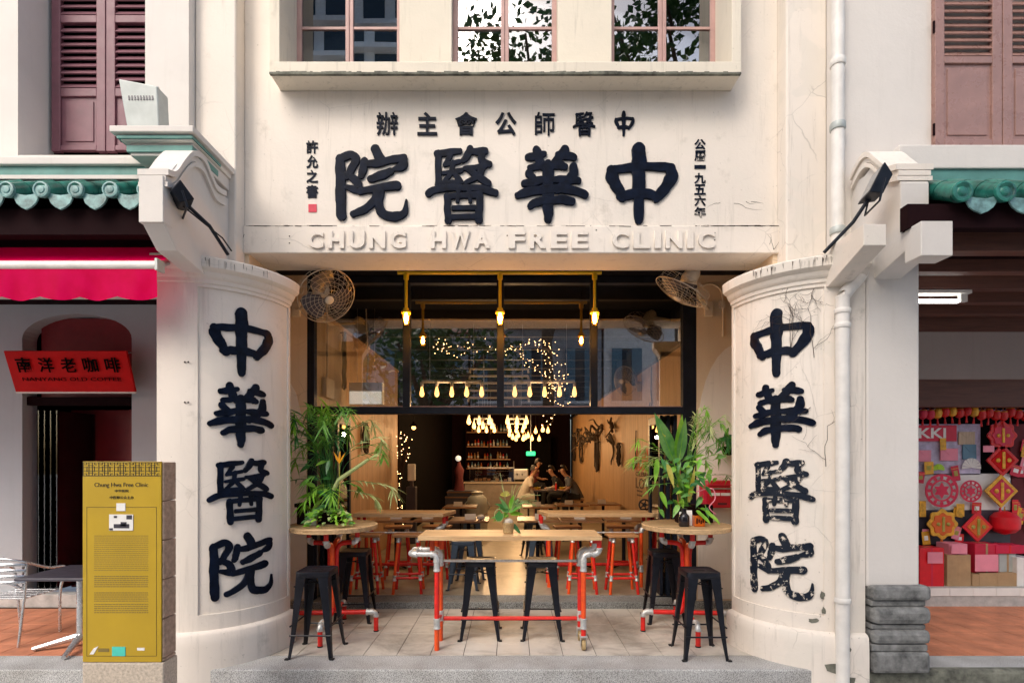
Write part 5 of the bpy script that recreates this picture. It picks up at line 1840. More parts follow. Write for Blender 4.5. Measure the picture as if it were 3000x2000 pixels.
for i, (px, py) in enumerate(tips):
    Yt = Y0 + rp_.uniform(-0.28, 0.22)
    T = Vector((wx(px, Yt), Yt, wz(py, Yt)))
    Bp = Vector((bx_ + rp_.uniform(-.05, .06), Y0 + rp_.uniform(-.04, .04), 1.20))
    mid = Bp.lerp(T, 0.55) + Vector((-(T.x - Bp.x) * 0.28, 0, 0.12 + 0.1 * rp_.random()))
    q = T + Vector(((T.x - Bp.x) * 0.14, rp_.uniform(-.05, .05), -0.06))
    frond(lp, [tuple(Bp), tuple(mid), tuple(T), tuple(q)], rp_.choice(('leaf_palm', 'leaf_palm', 'leaf_dark', 'leaf_bright')) if px < 1040 else rp_.choice(('leaf_palm', 'leaf_pale')), 'leaf_dark', rp_.randint(18, 26), rp_.uniform(.16, .25), 0.018, 0.42, 100 + i, ang=66)
for i in range(16):
    a = rp_.uniform(0, 6.28)
    p = Vector((wx(rp_.uniform(905, 970), 5.3), 5.30 + rp_.uniform(0, .12), wz(rp_.uniform(1330, 1480), 5.3)))
    broad(lp, p, (math.cos(a), -0.5, math.sin(a) * 0.8), rp_.uniform(.10, .16), rp_.uniform(.04, .06), 'leaf_dark' if i % 3 else 'leaf_bright', 0.3, stem=0.03)
mnd = Vector((wx(962, 5.2), 5.20, 1.10))
for i in range(110):
    a, e = rp_.uniform(0, 6.28), rp_.random() ** 0.7
    rr_ = 0.205 * math.sqrt(1 - (e * 0.9) ** 2)
    p = mnd + Vector((math.cos(a) * rr_, math.sin(a) * rr_ * 0.6, 0.012 + 0.155 * e))
    broad(lp, p, (math.cos(a), math.sin(a) - 0.4, rp_.uniform(-.3, .5)), rp_.uniform(.045, .08), rp_.uniform(.028, .05), rp_.choice(('leaf_bright', 'leaf_bright', 'leaf_pale', 'leaf_banana')), 0.25, name='mound_leaf', segs=4)
stk = Vector((wx(992, 5.25), 5.25, wz(1405, 5.25)))
tk = Vector((wx(1080, 5.1), 5.1, wz(1345, 5.1)))
MB().tube([stk - Vector((.05, 0, .1)), stk, tk], [0.02, 0.022, 0.016], 8).build('pale_stalk', M['leaf_pale'], lp, smooth=50)
for i in range(9):
    broad(lp, tk, (1, rp_.uniform(-.5, .5), 0.25 + rp_.uniform(-.5, .6)), .13, .012, 'leaf_pale', .1, 'stalk_leaf', segs=3)
fl0 = Vector((wx(994, 5.2), 5.2, wz(1356, 5.2)))
MB().tube([(fl0.x - 0.05, 5.3, 1.2), (fl0.x - .01, 5.25, 1.5), tuple(fl0)], 0.005, 6).build('flower_stem', M['leaf_yellow'], lp)
for dx_ in (-0.45, 0.1, 0.6):
    broad(lp, fl0, (dx_, -.1, 1), .125, .022, 'petal_orange', 0, 'petal', segs=4)

# ------------------------------------------------------------------ foliage on the right round table
rpnt = thing('leafy_arrangement', 'tall arrangement of banana leaves and mixed foliage on the round table by the cracked pillar', 'plant', (1.85, 5.45, 1.10))
Yp = 5.45
P2 = lambda px, py, Y=Yp: Vector((wx(px, Y), Y, wz(py, Y)))
MB().box(wx(2030, 5.5), wx(2088, 5.5), 5.48, 5.62, 1.102, wz(1478, 5.5)).build('dark_tub', M['brown_dark'], rpnt, bevel=0.008)
MB().box(wx(1985, 5.5), wx(2030, 5.5), 5.46, 5.60, 1.102, wz(1485, 5.5)).build('planter', M['brown_dark'], rpnt, bevel=0.006)
for b, tpx, W, mt in (((1972, 1345), (1918, 1208), .17, 'leaf_banana'), ((1985, 1340), (1998, 1212), .12, 'leaf_bright'), ((1990, 1345), (2008, 1222), .11, 'leaf_banana')):
    B_, T_ = P2(*b, 5.35), P2(*tpx, 5.25)
    broad(rpnt, B_, T_ - B_, (T_ - B_).length * 1.02, W, mt, 0.02, 'banana_leaf', segs=10, up=(0.3, -1, 0.2))
    MB().tube([P2(2000, 1480, 5.5), P2(1990, 1420, 5.42), B_, B_.lerp(T_, 0.9)], [0.008, 0.007, 0.005, 0.002], 6).build('leaf_stem', M['leaf_bright'], rpnt)
broad(rpnt, P2(1958, 1310, 5.33), P2(1935, 1262, 5.28) - P2(1958, 1310, 5.33), .18, .085, 'leaf_yellow', 0, 'yellow_leaf', segs=6, up=(0.3, -1, 0.2))
tips = [(1895, 1335), (1880, 1350), (1905, 1310), (1925, 1340), (2040, 1215), (2060, 1230), (2075, 1250), (2085, 1280), (2050, 1260), (2030, 1290), (2070, 1310), (1925, 1420), (1910, 1395), (2100, 1240), (2110, 1225), (2060, 1200), (2095, 1330), (2120, 1390), (2060, 1345)]
tips += [(px + rp_.uniform(-25, 25), py + rp_.uniform(-22, 22)) for px, py in tips[:9]]
for i, (px, py) in enumerate(tips):
    Yt = Yp + rp_.uniform(-0.2, 0.2)
    T = P2(px, py, Yt)
    Bp = P2(2005 + rp_.uniform(-12, 12), 1480, 5.5)
    mid = Bp.lerp(T, 0.55) + Vector((-(T.x - Bp.x) * 0.25, 0, 0.1))
    q = T + Vector(((T.x - Bp.x) * 0.16, rp_.uniform(-.05, .05), -0.03))
    frond(rpnt, [tuple(Bp), tuple(mid), tuple(T), tuple(q)], rp_.choice(('leaf_palm', 'leaf_pale', 'leaf_bright')), 'leaf_palm', rp_.randint(14, 20), rp_.uniform(.13, .20), 0.013, 0.45, 300 + i, ang=62)
for i in range(70):
    px, py = rp_.gauss(2010, 34), rp_.uniform(1335, 1490)
    a = rp_.uniform(0, 6.28)
    p = P2(px, py, 5.45 + rp_.uniform(-.2, .12))
    broad(rpnt, p, (math.cos(a), -0.4, math.sin(a) * 0.7 - 0.1), rp_.uniform(.07, .14), rp_.uniform(.035, .06), rp_.choice(('leaf_bright', 'leaf_palm', 'leaf_bright', 'leaf_banana', 'leaf_dark')), 0.3, stem=0.03)
broad(rpnt, P2(2017, 1470, 5.3), P2(2036, 1365, 5.25) - P2(2017, 1470, 5.3), .38, .055, 'leaf_yellow', 0, 'striped_leaf', segs=8, up=(0.3, -1, 0.1))
for b, m_ in (((1955, 1360), (1975, 1430)), ((1925, 1345), (1918, 1420)), ((1935, 1440), (1955, 1490))):
    B_, T_ = P2(*b, 5.28), P2(*m_, 5.22)
    broad(rpnt, B_, T_ - B_, (T_ - B_).length, .065, 'leaf_yellow' if b[0] == 1955 else 'leaf_bright', 0.0, 'drooping_leaf', segs=7, up=(0.4, -1, 0.3))
MB().tube(spl([tuple(P2(2040, 1440, 5.4)), tuple(P2(2085, 1430, 5.35)), tuple(P2(2095, 1460, 5.33)), tuple(P2(2078, 1485, 5.33)), tuple(P2(2096, 1505, 5.33))], 6), 0.0055, 6).build('pink_tendril', M['paper_pink'], rpnt)

bo = thing('bottle', 'squat dark glass bottle among leaves on the round table by the cracked pillar', 'bottle', (wx(2004, 5.2), 5.20, 1.10))
MB().lathe([(0.046, 1.102), (0.052, 1.112), (0.052, 1.195), (0.044, 1.215), (0.026, 1.232), (0.024, 1.262), (0.031, 1.266), (0.031, 1.282)], (wx(2004, 5.2), 5.20, 0), 20).build('bottle_glass', M['bottle_dark'], bo, smooth=40)
MB().box(wx(1990, 5.26), wx(1999, 5.26), 5.255, 5.26, 1.12, 1.24).build('paper_label', M['paper_white'], bo)
mn = thing('menu_card', 'small white folded card behind the dark bottle', 'card', (wx(2020, 5.27), 5.27, 1.10))
MB().prism([(5.27, 1.102), (5.276, 1.102), (5.305, 1.25), (5.299, 1.25)], lambda u_, v_, d: (d, u_, v_), wx(2014, 5.27), wx(2030, 5.27)).build('card_face', M['paper_white'], mn)
MB().prism([(5.331, 1.102), (5.337, 1.102), (5.308, 1.25), (5.302, 1.25)], lambda u_, v_, d: (d, u_, v_), wx(2014, 5.27), wx(2030, 5.27)).build('card_back', M['paper_white'], mn)
ab = thing('tea_tin', 'small orange tin with brown print beside the dark bottle', 'tin', (wx(2050, 5.2), 5.2, 1.10))
MB().box(wx(2034, 5.2), wx(2064, 5.2), 5.18, 5.27, 1.102, 1.205).build('tin_body', M['amber'], ab, bevel=0.006)
for q in range(4):
    MB().box(wx(2038 + q * 6, 5.2), wx(2042 + q * 6, 5.2), 5.178, 5.181, 1.13 + .012 * (q % 2), 1.185 - .01 * (q % 3)).build('tin_print', M['brown_dark'], ab)
for i in range(6):
    p = P2(2040 + i * 9, 1495 + (i % 3) * 8, 5.16)
    broad(rpnt, p, (0.6, -.2, -0.5), .10, .045, 'leaf_bright', 0.2, 'trailing_leaf')

# plant hung on the right porch wall
wp = thing('hanging_plant', 'small dark leafy plant hung on the porch wall above the red letter box', 'plant', (wx(2130, 6.2), 6.2, wz(1340, 6.2)))
c0 = Vector((wx(2132, 6.2), 6.2, wz(1318, 6.2)))
MB().lathe([(0.03, -.06), (0.055, -.05), (0.065, .04), (0.06, .045)], c0, 14).build('wall_pot', M['brown_dark'], wp, smooth=40)
MB().tube([c0 + Vector((0, .05, 0.02)), c0 + Vector((0, .1, 0.12))], 0.006, 5).build('hook', M['steel'], wp)
for i in range(34):
    a = rp_.uniform(0, 6.28)
    p = c0 + Vector((rp_.uniform(-.06, .06), rp_.uniform(-.08, 0), rp_.uniform(-.02, .16)))
    broad(wp, p, (math.cos(a), -.4, math.sin(a)), rp_.uniform(.09, .17), rp_.uniform(.03, .05), 'leaf_dark' if i % 3 else 'leaf_palm', .3)
broad(wp, c0 + Vector((.05, -.05, .02)), (1, -.2, -.35), .26, .05, 'leaf_palm', .05)

# red letter box on the porch wall
mbx = thing('letter_box', 'red wall letter box with white label strips beside the folded doors', 'letter box', (wx(2105, 6.2), 6.2, 1.2))
X0, X1 = wx(2075, 6.14), wx(2141, 6.14)
Z0, Z1 = wz(1487, 6.14), wz(1407, 6.14)
MB().box(X0, X1, 6.14, 6.30, Z0, Z1).build('box_body', M['mail_red'], mbx, bevel=0.008)
MB().box(X0 - 0.05, X0 - 0.001, 6.16, 6.30, Z0 + .01, Z1 - 0.06).build('side_cover', M['seal_red'], mbx, bevel=0.005)
MB().box(X0 - 0.004, X1 + 0.004, 6.125, 6.30, Z1 - 0.055, Z1 - 0.045).build('lid_seam', M['seal_red'], mbx)
MB().box(X0, X1, 6.128, 6.141, Z1 - 0.10, Z1 - 0.085).build('posting_slot', M['steel'], mbx)
for a, b in ((0.02, 0.135), (0.145, 0.258)):
    MB().box(X0 + a, X0 + b, 6.136, 6.141, Z1 - 0.175, Z1 - 0.142).build('label_strip', M['paper_white'], mbx)
MB().box(X0 + 0.11, X0 + 0.215, 6.137, 6.141, Z0 + 0.035, Z0 + 0.06).build('dark_marking', M['cloth_maroon'], mbx)

# small potted arrangement on the oblong table
pp = thing('potted_plant', 'small mixed plant in a woven pot on the oblong table', 'plant', (wx(1489, 5.0), 5.0, 1.06))
pc = Vector((wx(1489, 5.0), 5.0, 1.06))
MB().lathe([(0.042, 0.002), (0.05, 0.01), (0.054, 0.085), (0.058, 0.09), (0.058, 0.105), (0.05, 0.106), (0.048, 0.085)], pc, 18).build('woven_pot', M['basket'], pp, smooth=40)
MB().lathe([(0.049, 0.09), (0.045, 0.125), (0.02, 0.145)], pc, 14).build('moss_top', M['stone_pale'], pp, smooth=40)
P5 = lambda px, py, Y=5.0: Vector((wx(px, Y), Y, wz(py, Y)))
for b, tpt, W, mt in (((1490, 1510), (1437, 1510), .05, 'leaf_palm'), ((1488, 1505), (1445, 1520), .06, 'leaf_bright'), ((1495, 1500), (1520, 1450), .06, 'leaf_banana'), ((1490, 1500), (1462, 1445), .045, 'leaf_banana'),
                      ((1495, 1505), (1535, 1500), .055, 'leaf_bright'), ((1495, 1530), (1530, 1562), .05, 'leaf_dark'), ((1488, 1490), (1448, 1468), .045, 'leaf_dark'), ((1495, 1490), (1505, 1440), .05, 'leaf_bright'), ((1492, 1500), (1530, 1475), .05, 'leaf_palm'),
                      ((1488, 1500), (1458, 1480), .05, 'leaf_banana'), ((1497, 1495), (1540, 1460), .04, 'leaf_palm')):
    B_, T_ = P5(*b), P5(*tpt, 4.93 + rp_.uniform(0, .1))
    broad(pp, B_, T_ - B_, (T_ - B_).length, W, mt, 0.15)
for tpt in ((1465, 1384), (1470, 1420)):
    MB().tube([P5(1488, 1530), P5(1480, 1460), P5(*tpt)], [0.004, 0.0035, 0.002], 5).build('thin_stalk', M['leaf_pale'], pp)
ro = []
for k in range(24):
    a = 2 * math.pi * k / 24
    ro.append(P5(1462, 1509, 4.95) + Vector((0.042 * math.cos(a), 0, 0.058 * math.sin(a))))
MB().tube(ro, 0.004, 6, closed=True).build('leaf_ring', M['leaf_pale'], pp, smooth=50)
broad(pp, P5(1462, 1525, 4.955), (0, 0, 1), .10, .08, 'leaf_banana', 0, 'rolled_leaf', up=(0, -1, 0))
for k in range(9):
    a = R(20 + 25 * k)
    broad(pp, P5(1481, 1452, 4.96), (math.cos(a), -.3, abs(math.sin(a))), .055, .03, 'leaf_yellow', 0, 'petal', segs=4)
for k in range(20):
    T_ = P5(rp_.uniform(1500, 1585), rp_.uniform(1415, 1500), 4.95 + rp_.uniform(-.05, .1))
    B_ = P5(1497, 1500)
    MB().tube(spl([tuple(B_), tuple(B_.lerp(T_, .5) + Vector((0, 0, .06))), tuple(T_)], 4), [0.0022] * 9, 4).build('grass_stem', M['leaf_pale'], pp)

# ------------------------------------------------------------------ yellow pipe lamp row
yl = thing('pipe_lamp_row', 'yellow ceiling pipe with three caged bulb lamps over the entrance', 'lamp', (0, 5.8, 3.8))
YL = 5.8
zp = wz(799, YL)
MB().tube([(wx(1165, YL), YL, zp), (wx(1762, YL), YL, zp)], 0.019, 12).build('ceiling_pipe', M['pipe_yellow'], yl, smooth=40)
for px in (1190, 1465, 1742):
    x = wx(px, YL)
    MB().tube([(x, YL, zp), (x, YL, zp + 0.19)], 0.012, 8).build('ceiling_stay', M['frame_black'], yl)
    MB().lathe([(0.027, 0.0), (0.029, 0.01), (0.029, 0.055), (0.024, 0.06)], (x, YL, zp - 0.075), 14).build('pipe_tee', M['pipe_yellow'], yl, smooth=40)
    MB().tube([(x, YL, zp - 0.02), (x, YL, wz(905, YL))], 0.0165, 12).build('drop_pipe', M['pipe_yellow'], yl, smooth=40)
    zt2 = wz(902, YL)
    lh = MB().lathe([(0.020, 0.0), (0.030, -0.004), (0.034, -0.03), (0.050, -0.036), (0.052, -0.058), (0.046, -0.062)], (x, YL, zt2), 18).build('lamp_holder', M['pipe_yellow'], yl, smooth=40)
    MB().lathe([(0.041, -0.060), (0.042, -0.11), (0.036, -0.155), (0.020, -0.178), (0.004, -0.183)], (x, YL, zt2), 18).build('jar', M['jar_glass'], lh, smooth=50)
    MB().lathe([(0.010, -0.06), (0.015, -0.075), (0.021, -0.10), (0.022, -0.12), (0.016, -0.143), (0.004, -0.152)], (x, YL, zt2), 14).build('bulb', M['bulb_porch'], lh, smooth=50)
    cage = MB()
    for k in range(4):
        a = R(45 + 90 * k)
        cage.tube([(x + 0.046 * math.cos(a), YL + 0.046 * math.sin(a), zt2 - 0.05), (x + 0.047 * math.cos(a), YL + 0.047 * math.sin(a), zt2 - 0.12), (x + 0.024 * math.cos(a), YL + 0.024 * math.sin(a), zt2 - 0.185)], 0.0018, 4)
    cage.build('cage', M['pipe_yellow'], lh)

# ------------------------------------------------------------------ wall fans
def wall_fan(label, c, nrm, mount, rad):
    t = thing('wall_fan', label, 'fan', c)
    n = Vector(nrm).normalized()
    m = n.to_track_quat('Z', 'Y').to_matrix()
    C = Vector(c)
    W_ = lambda x, y, z: C + m @ Vector((x, y, z))
    ring = lambda r, z, k=40: [W_(r * math.cos(2 * math.pi * i / k), r * math.sin(2 * math.pi * i / k), z) for i in range(k)]
    g = MB()
    for q in (0.12, 0.24, 0.37, 0.50, 0.63, 0.76, 0.88):
        g.tube(ring(rad * q, 0.075 * (1 - q * q) + 0.02), 0.0021, 5, closed=True)
    for k in range(22):
        a = 2 * math.pi * k / 22
        pts = []
        for i in range(8):
            q = 0.1 + 0.9 * i / 7
            b = a + 0.7 * q
            pts.append(W_(rad * q * math.cos(b), rad * q * math.sin(b), 0.075 * (1 - q * q) + 0.018))
        g.tube(pts, 0.0019, 4)
    g.build('front_grille', M['fan_wire'], t)
    MB().tube(ring(rad, 0.015), 0.0055, 8, closed=True).build('rim', M['fan_wire'], t, smooth=60)
    b_ = MB()
    for k in range(18):
        a = 2 * math.pi * k / 18
        b_.tube([W_(rad * math.cos(a), rad * math.sin(a), 0.012), W_(rad * 0.9 * math.cos(a), rad * 0.9 * math.sin(a), -0.07), W_(rad * 0.25 * math.cos(a), rad * 0.25 * math.sin(a), -0.085)], 0.0018, 4)
    b_.tube(ring(rad * 0.92, -0.068), 0.002, 4, closed=True)
    b_.build('rear_grille', M['fan_wire'], t)
    MB().lathe([(0.002, 0.108), (0.03, 0.106), (0.045, 0.098), (0.045, 0.088)], C, 18, m).build('hub_badge', M['fan_cream'], t, smooth=40)
    for k in range(3):
        a0_ = 2 * math.pi * k / 3
        rows = []
        for i in range(6):
            q = 0.15 + 0.72 * i / 5
            wv = 0.50 + 0.28 * math.sin(math.pi * i / 5)
            rows.append([W_(rad * q * math.cos(a0_ + s * wv), rad * q * math.sin(a0_ + s * wv), -0.01 + 0.035 * s) for s in (-1, -.5, 0, .5, 1)])
        MB().grid(rows).build('fan_blade', M['slate'], t, smooth=60, recalc=False)
    MB().lathe([(0.035, -0.05), (0.07, -0.08), (0.085, -0.12), (0.08, -0.22), (0.05, -0.27), (0.01, -0.28)], C, 18, m).build('motor', M['fan_cream'], t, smooth=45)
    j = W_(0, 0, -0.19)
    mt = Vector(mount)
    MB().tube([j, j.lerp(mt, 0.5) + Vector((0, 0, -0.08)), mt], 0.018, 8).build('bracket_arm', M['fan_cream'], t, smooth=40)
    MB().box(mt.x - 0.05, mt.x + 0.05, mt.y - 0.02, mt.y + 0.02, mt.z - 0.09, mt.z + 0.09).build('mounting_plate', M['fan_cream'], t, bevel=0.008)
    return t


wall_fan('cream wire wall fan turned to show its round grille, above the palm arrangement', (wx(955, 5.5), 5.5, wz(866, 5.5)), (0.62, -0.55, -0.72), (wx(868, 6.28), 6.28, wz(905, 6.28)), 0.30)
wall_fan('wire wall fan seen edge on, above the leafy arrangement', (wx(1998, 5.55), 5.55, wz(852, 5.55)), (-0.49, 0.12, -0.85), (wx(2075, 6.28), 6.28, wz(905, 6.28)), 0.295)

cd = thing('conduit', 'cream conduit bending down the porch wall beside the cracked pillar', 'conduit', (wx(2100, 6.27), 6.27, 3.0))
MB().tube(spl([(wx(2050, 6.27), 6.27, wz(838, 6.27)), (wx(2085, 6.27), 6.27, wz(832, 6.27)), (wx(2112, 6.27), 6.27, wz(850, 6.27)), (wx(2118, 6.27), 6.27, wz(890, 6.27)), (wx(2118, 6.27), 6.27, wz(985, 6.27))], 6), 0.012, 8).build('conduit_pipe', M['fan_cream'], cd, smooth=50)
MB().box(wx(2110, 6.25), wx(2126, 6.25), 6.26, 6.30, wz(900, 6.25), wz(880, 6.25)).build('saddle_clip', M['fan_cream'], cd)
# ------------------------------------------------------------------ long inner tables on pipes with plank seats
FZ = 0.084


def inner_table(x0, x1, legx, slant, label):
    t = thing('counter_table', label, 'table', ((x0 + x1) / 2, 7.1, FZ))
    z1 = 1.06
    poly = [(x0, 6.86), (x1 - (slant if slant > 0 else 0), 6.86), (x1, 7.32), (x0 - (slant if slant < 0 else 0), 7.32)]
    if slant < 0: poly = [(x0 - slant, 6.86), (x1, 6.86), (x1, 7.32), (x0, 7.32)]
    MB().prism(poly, lambda a, b, d: (a, b, d), z1 - 0.05, z1).build('table_top', M['oak_top'], t, bevel=0.006)
    for X in (legx, (x0 + 0.15) if abs(legx - x0) > abs(legx - x1) else (x1 - 0.15)):
        s = 1 if X > (x0 + x1) / 2 else -1
        for Y in (6.95, 7.22):
            pipe([(X, Y, FZ), (X, Y, 0.80)], 'pipe_orange' if Y < 7 else 'pipe_red', 'leg', par=t)
            fitting((X, Y, 0.33), par=t)
            elbow((X, Y, 0.86), (0, 0, -1), (s, 0, 0), par=t)
            elbow((X + s * 0.10, Y, 0.86), (-s, 0, 0), (0, 0, 1), par=t)
            pipe([(X + s * 0.10, Y, 0.91), (X + s * 0.10, Y, 1.01)], 'pipe_red', 'riser', par=t)
    pipe([(x0 + 0.15, 6.95, 0.80), (x1 - 0.15, 6.95, 0.80)], 'pipe_zinc', 'hand_rail', 0.012, t)
    pipe([(x0 + 0.15, 7.22, 0.33), (x1 - 0.15, 7.22, 0.33)], 'pipe_red', 'foot_rail', 0.02, t)
    return t


inner_table(-2.05, -0.76, -0.98, 0.12, 'long oak counter table on red pipes toward the fairy-lit branch')
inner_table(0.36, 1.86, 0.50, -0.12, 'long oak counter table on red pipes toward the lettered poster')


def pipe_stool():
    t = thing('pipe_stool', 'red pipe stool with a plank seat', 'stool')
    h = 0.735
    MB().box(-0.19, 0.19, -0.125, 0.125, h - 0.032, h).build('seat', M['seat_wood'], t, bevel=0.006)
    for sx in (-1, 1):
        for sy in (-1, 1):
            a = Vector((sx * 0.115, sy * 0.075, h - 0.03))
            b = Vector((sx * 0.175, sy * 0.135, 0))
            lg = pipe([tuple(a.lerp(b, 0.08)), tuple(b)], 'pipe_orange' if (sx * sy > 0) else 'pipe_red', 'leg', 0.0185, t, 10)
            d = tuple((b - a).normalized())
            fitting(tuple(a.lerp(b, 0.06)), d, 0.06, 0.024, t)
            fitting(tuple(a.lerp(b, 0.72)), d, 0.07, 0.024, t)
    q = 0.115 + (0.06) * 0.72
    w = 0.075 + 0.06 * 0.72
    z = (h - 0.03) * 0.28
    for s in (-1, 1):
        pipe([(-q, s * w, z), (q, s * w, z)], 'pipe_red', 'foot_rail', 0.016, t, 8)
        pipe([(s * q, -w, z), (s * q, w, z)], 'pipe_red', 'side_rail', 0.016, t, 8)
    return t


ps = pipe_stool()
ps.location = (-1.83, 6.72, FZ)
ps['label'] = 'red pipe stool half hidden behind the palm arrangement table'
for p, rz, lab in (((-1.30, 6.72, FZ), 0.06, 'red pipe stool with plank seat between the looped pipe table end and the palm table'),
                   ((0.90, 6.72, FZ), -0.05, 'red pipe stool behind the castor end of the oblong table'),
                   ((1.40, 6.70, FZ), 0.04, 'red pipe stool with plank seat before the poster counter table'),
                   ((-1.60, 7.52, FZ), 0.1, 'red pipe stool on the far side of the counter table by the branch'),
                   ((-1.05, 7.55, FZ), -0.1, 'red pipe stool at the far slanted end of the counter table by the branch'),
                   ((0.80, 7.52, FZ), 0.1, 'red pipe stool on the far side of the poster counter table near the aisle'),
                   ((1.55, 7.55, FZ), -0.1, 'red pipe stool on the far side of the poster counter table near the wall')):
    dup(ps, p, rz, lab)

# ------------------------------------------------------------------ dining tables with menus, low chairs
def dining_table():
    t = thing('dining_table', 'brown square dining table', 'table')
    MB().box(-0.32, 0.32, -0.32, 0.32, 0.725, 0.75).build('table_top', M['brown_top'], t, bevel=0.004)
    MB().box(-0.325, 0.325, -0.325, -0.3215, 0.722, 0.752).build('edge_band', M['seat_wood'], t)
    MB().lathe([(0.03, 0.03), (0.03, 0.70), (0.10, 0.725)], (0, 0, 0), 12).build('pedestal', M['frame_black'], t, smooth=40)
    for k in range(4):
        a = R(45 + 90 * k)
        MB().tube([(0, 0, 0.05), (0.27 * math.cos(a), 0.27 * math.sin(a), 0.015)], [0.025, 0.014], 6).build('foot', M['frame_black'], t)
    return t


def menu_card():
    t = thing('menu_card', 'white folded menu card', 'menu')
    MB().prism([(-0.03, 0.0), (-0.026, 0.0), (0.002, 0.085), (-0.002, 0.085)], lambda a, b, d: (d, a, b), -0.085, 0.085).build('front_face', M['paper_white'], t)
    MB().prism([(0.03, 0.0), (0.026, 0.0), (-0.0015, 0.0845), (0.0025, 0.0845)], lambda a, b, d: (d, a, b), -0.085, 0.085).build('back_face', M['paper_white'], t)
    return t


dt0 = dining_table()
mc0 = menu_card()
spots = [(-1.80, 8.3, 'beside the plywood wall just behind the counter table'), (-1.25, 8.35, 'second from the plywood wall behind the counter table'), (-0.66, 8.25, 'beside the aisle opposite the pot plant'),
         (0.42, 8.3, 'beside the aisle behind the poster counter table'), (1.08, 8.3, 'middle of the row behind the poster counter table'), (1.78, 8.35, 'against the lettered poster wall'),
         (-1.0, 10.6, 'before the stacked crates'), (0.55, 10.6, 'behind the aisle table, second row'), (1.25, 11.0, 'second row under the hanging ropes'), (1.95, 11.2, 'second row against the rope wall')]
for i, (x, y, w) in enumerate(spots):
    o = dt0 if i == 0 else dup(dt0)
    o.location = (x, y, FZ)
    o['label'] = 'brown square dining table, ' + w
    q = mc0 if i == 0 else dup(mc0)
    q.location = (x + random.uniform(-.06, .06), y - 0.08, FZ + 0.751)
    q.rotation_euler = (0, 0, random.uniform(-.25, .25))
    q['label'] = 'white menu on the dining table, ' + w
bowl = thing('napkin_bundle', 'crumpled white napkin bundle beside the menu near the aisle', 'napkin', (-0.46, 8.12, FZ + 0.75))
MB().sphere((-0.46, 8.12, FZ + 0.79), 0.055, 8, 5, (1.2, 1, 0.8)).build('folded_cloth', M['paper_white'], bowl)
MB().tube([(-0.44, 8.12, FZ + 0.80), (-0.36, 8.08, FZ + 0.86)], 0.006, 5).build('chopsticks', M['seat_wood'], bowl)

lowst = steel_stool(0.62)
lowst.location = (-0.62, 6.95, FZ)
lowst['label'] = 'low blue-black steel stool beside the aisle, toward the branch'
lowst.name = 'low_stool'
simple('stool_blue', (0.035, 0.055, 0.085), 0.4)
for c in kids(lowst):
    if c.name.startswith(('seat', 'leg', 'foot_rail', 'cross_brace')):
        c.data.materials[0] = M['stool_blue']
dup(lowst, (-0.58, 7.55, FZ), 0.1, 'low blue-black steel stool behind another beside the aisle')
dup(lowst, (0.42, 7.4, FZ), -0.1, 'low blue-black steel stool at the aisle end of the poster counter table')
dup(lowst, (0.40, 9.1, FZ), 0.2, 'low blue-black steel stool between two rows of dining tables')
dup(lowst, (-0.70, 9.2, FZ), 0.2, 'low blue-black steel stool behind the aisle table opposite the pot plant')

# ------------------------------------------------------------------ hanging pipe chandeliers
def chandelier(label, Y, z, x0, x1, n, power, drop=0.16, bulb=0.036, top=3.8):
    t = thing('pipe_chandelier', label, 'lamp', ((x0 + x1) / 2, Y, z), 'bulb rows on hanging pipes')
    MB().tube([(x0, Y, z), (x1, Y, z)], 0.026, 10).build('pipe_bar', M['drain_white'], t, smooth=40)
    for x in (x0 + 0.12, x1 - 0.12):
        MB().tube([(x, Y, z), (x, Y, top)], 0.005, 5).build('hanging_rod', M['steel'], t)
    b0 = None
    for i in range(n):
        x = x0 + (x1 - x0) * i / (n - 1)
        off = world_off(t)
        MB().lathe([(0.022, 0.0), (0.026, -0.02), (0.022, -0.07)], (x, Y, z - 0.01), 10).build('bulb_holder', M['drain_white'], t)
        p = Vector((x, Y, z - 0.075))
        if b0 is None:
            b0 = MB().lathe([(0.012, 0.0), (0.018, -0.02), (bulb * 0.85, -drop * .5), (bulb, -drop * .7), (bulb * .75, -drop * .92), (0.006, -drop)], p, 12).build('bulb', M['bulb_warm'], t, smooth=60, loc=tuple(p - off))
        else:
            inst(b0, 'bulb', t, p - off)
    li = bpy.data.lights.new('chandelier_light', 'POINT')
    li.energy = power
    li.color = (1.0, 0.60, 0.28)
    li.shadow_soft_size = 0.05
    lo = bpy.data.objects.new('chandelier_light', li)
    lo.location = ((x0 + x1) / 2, Y, z - 0.42)
    COL.objects.link(lo)
    return t


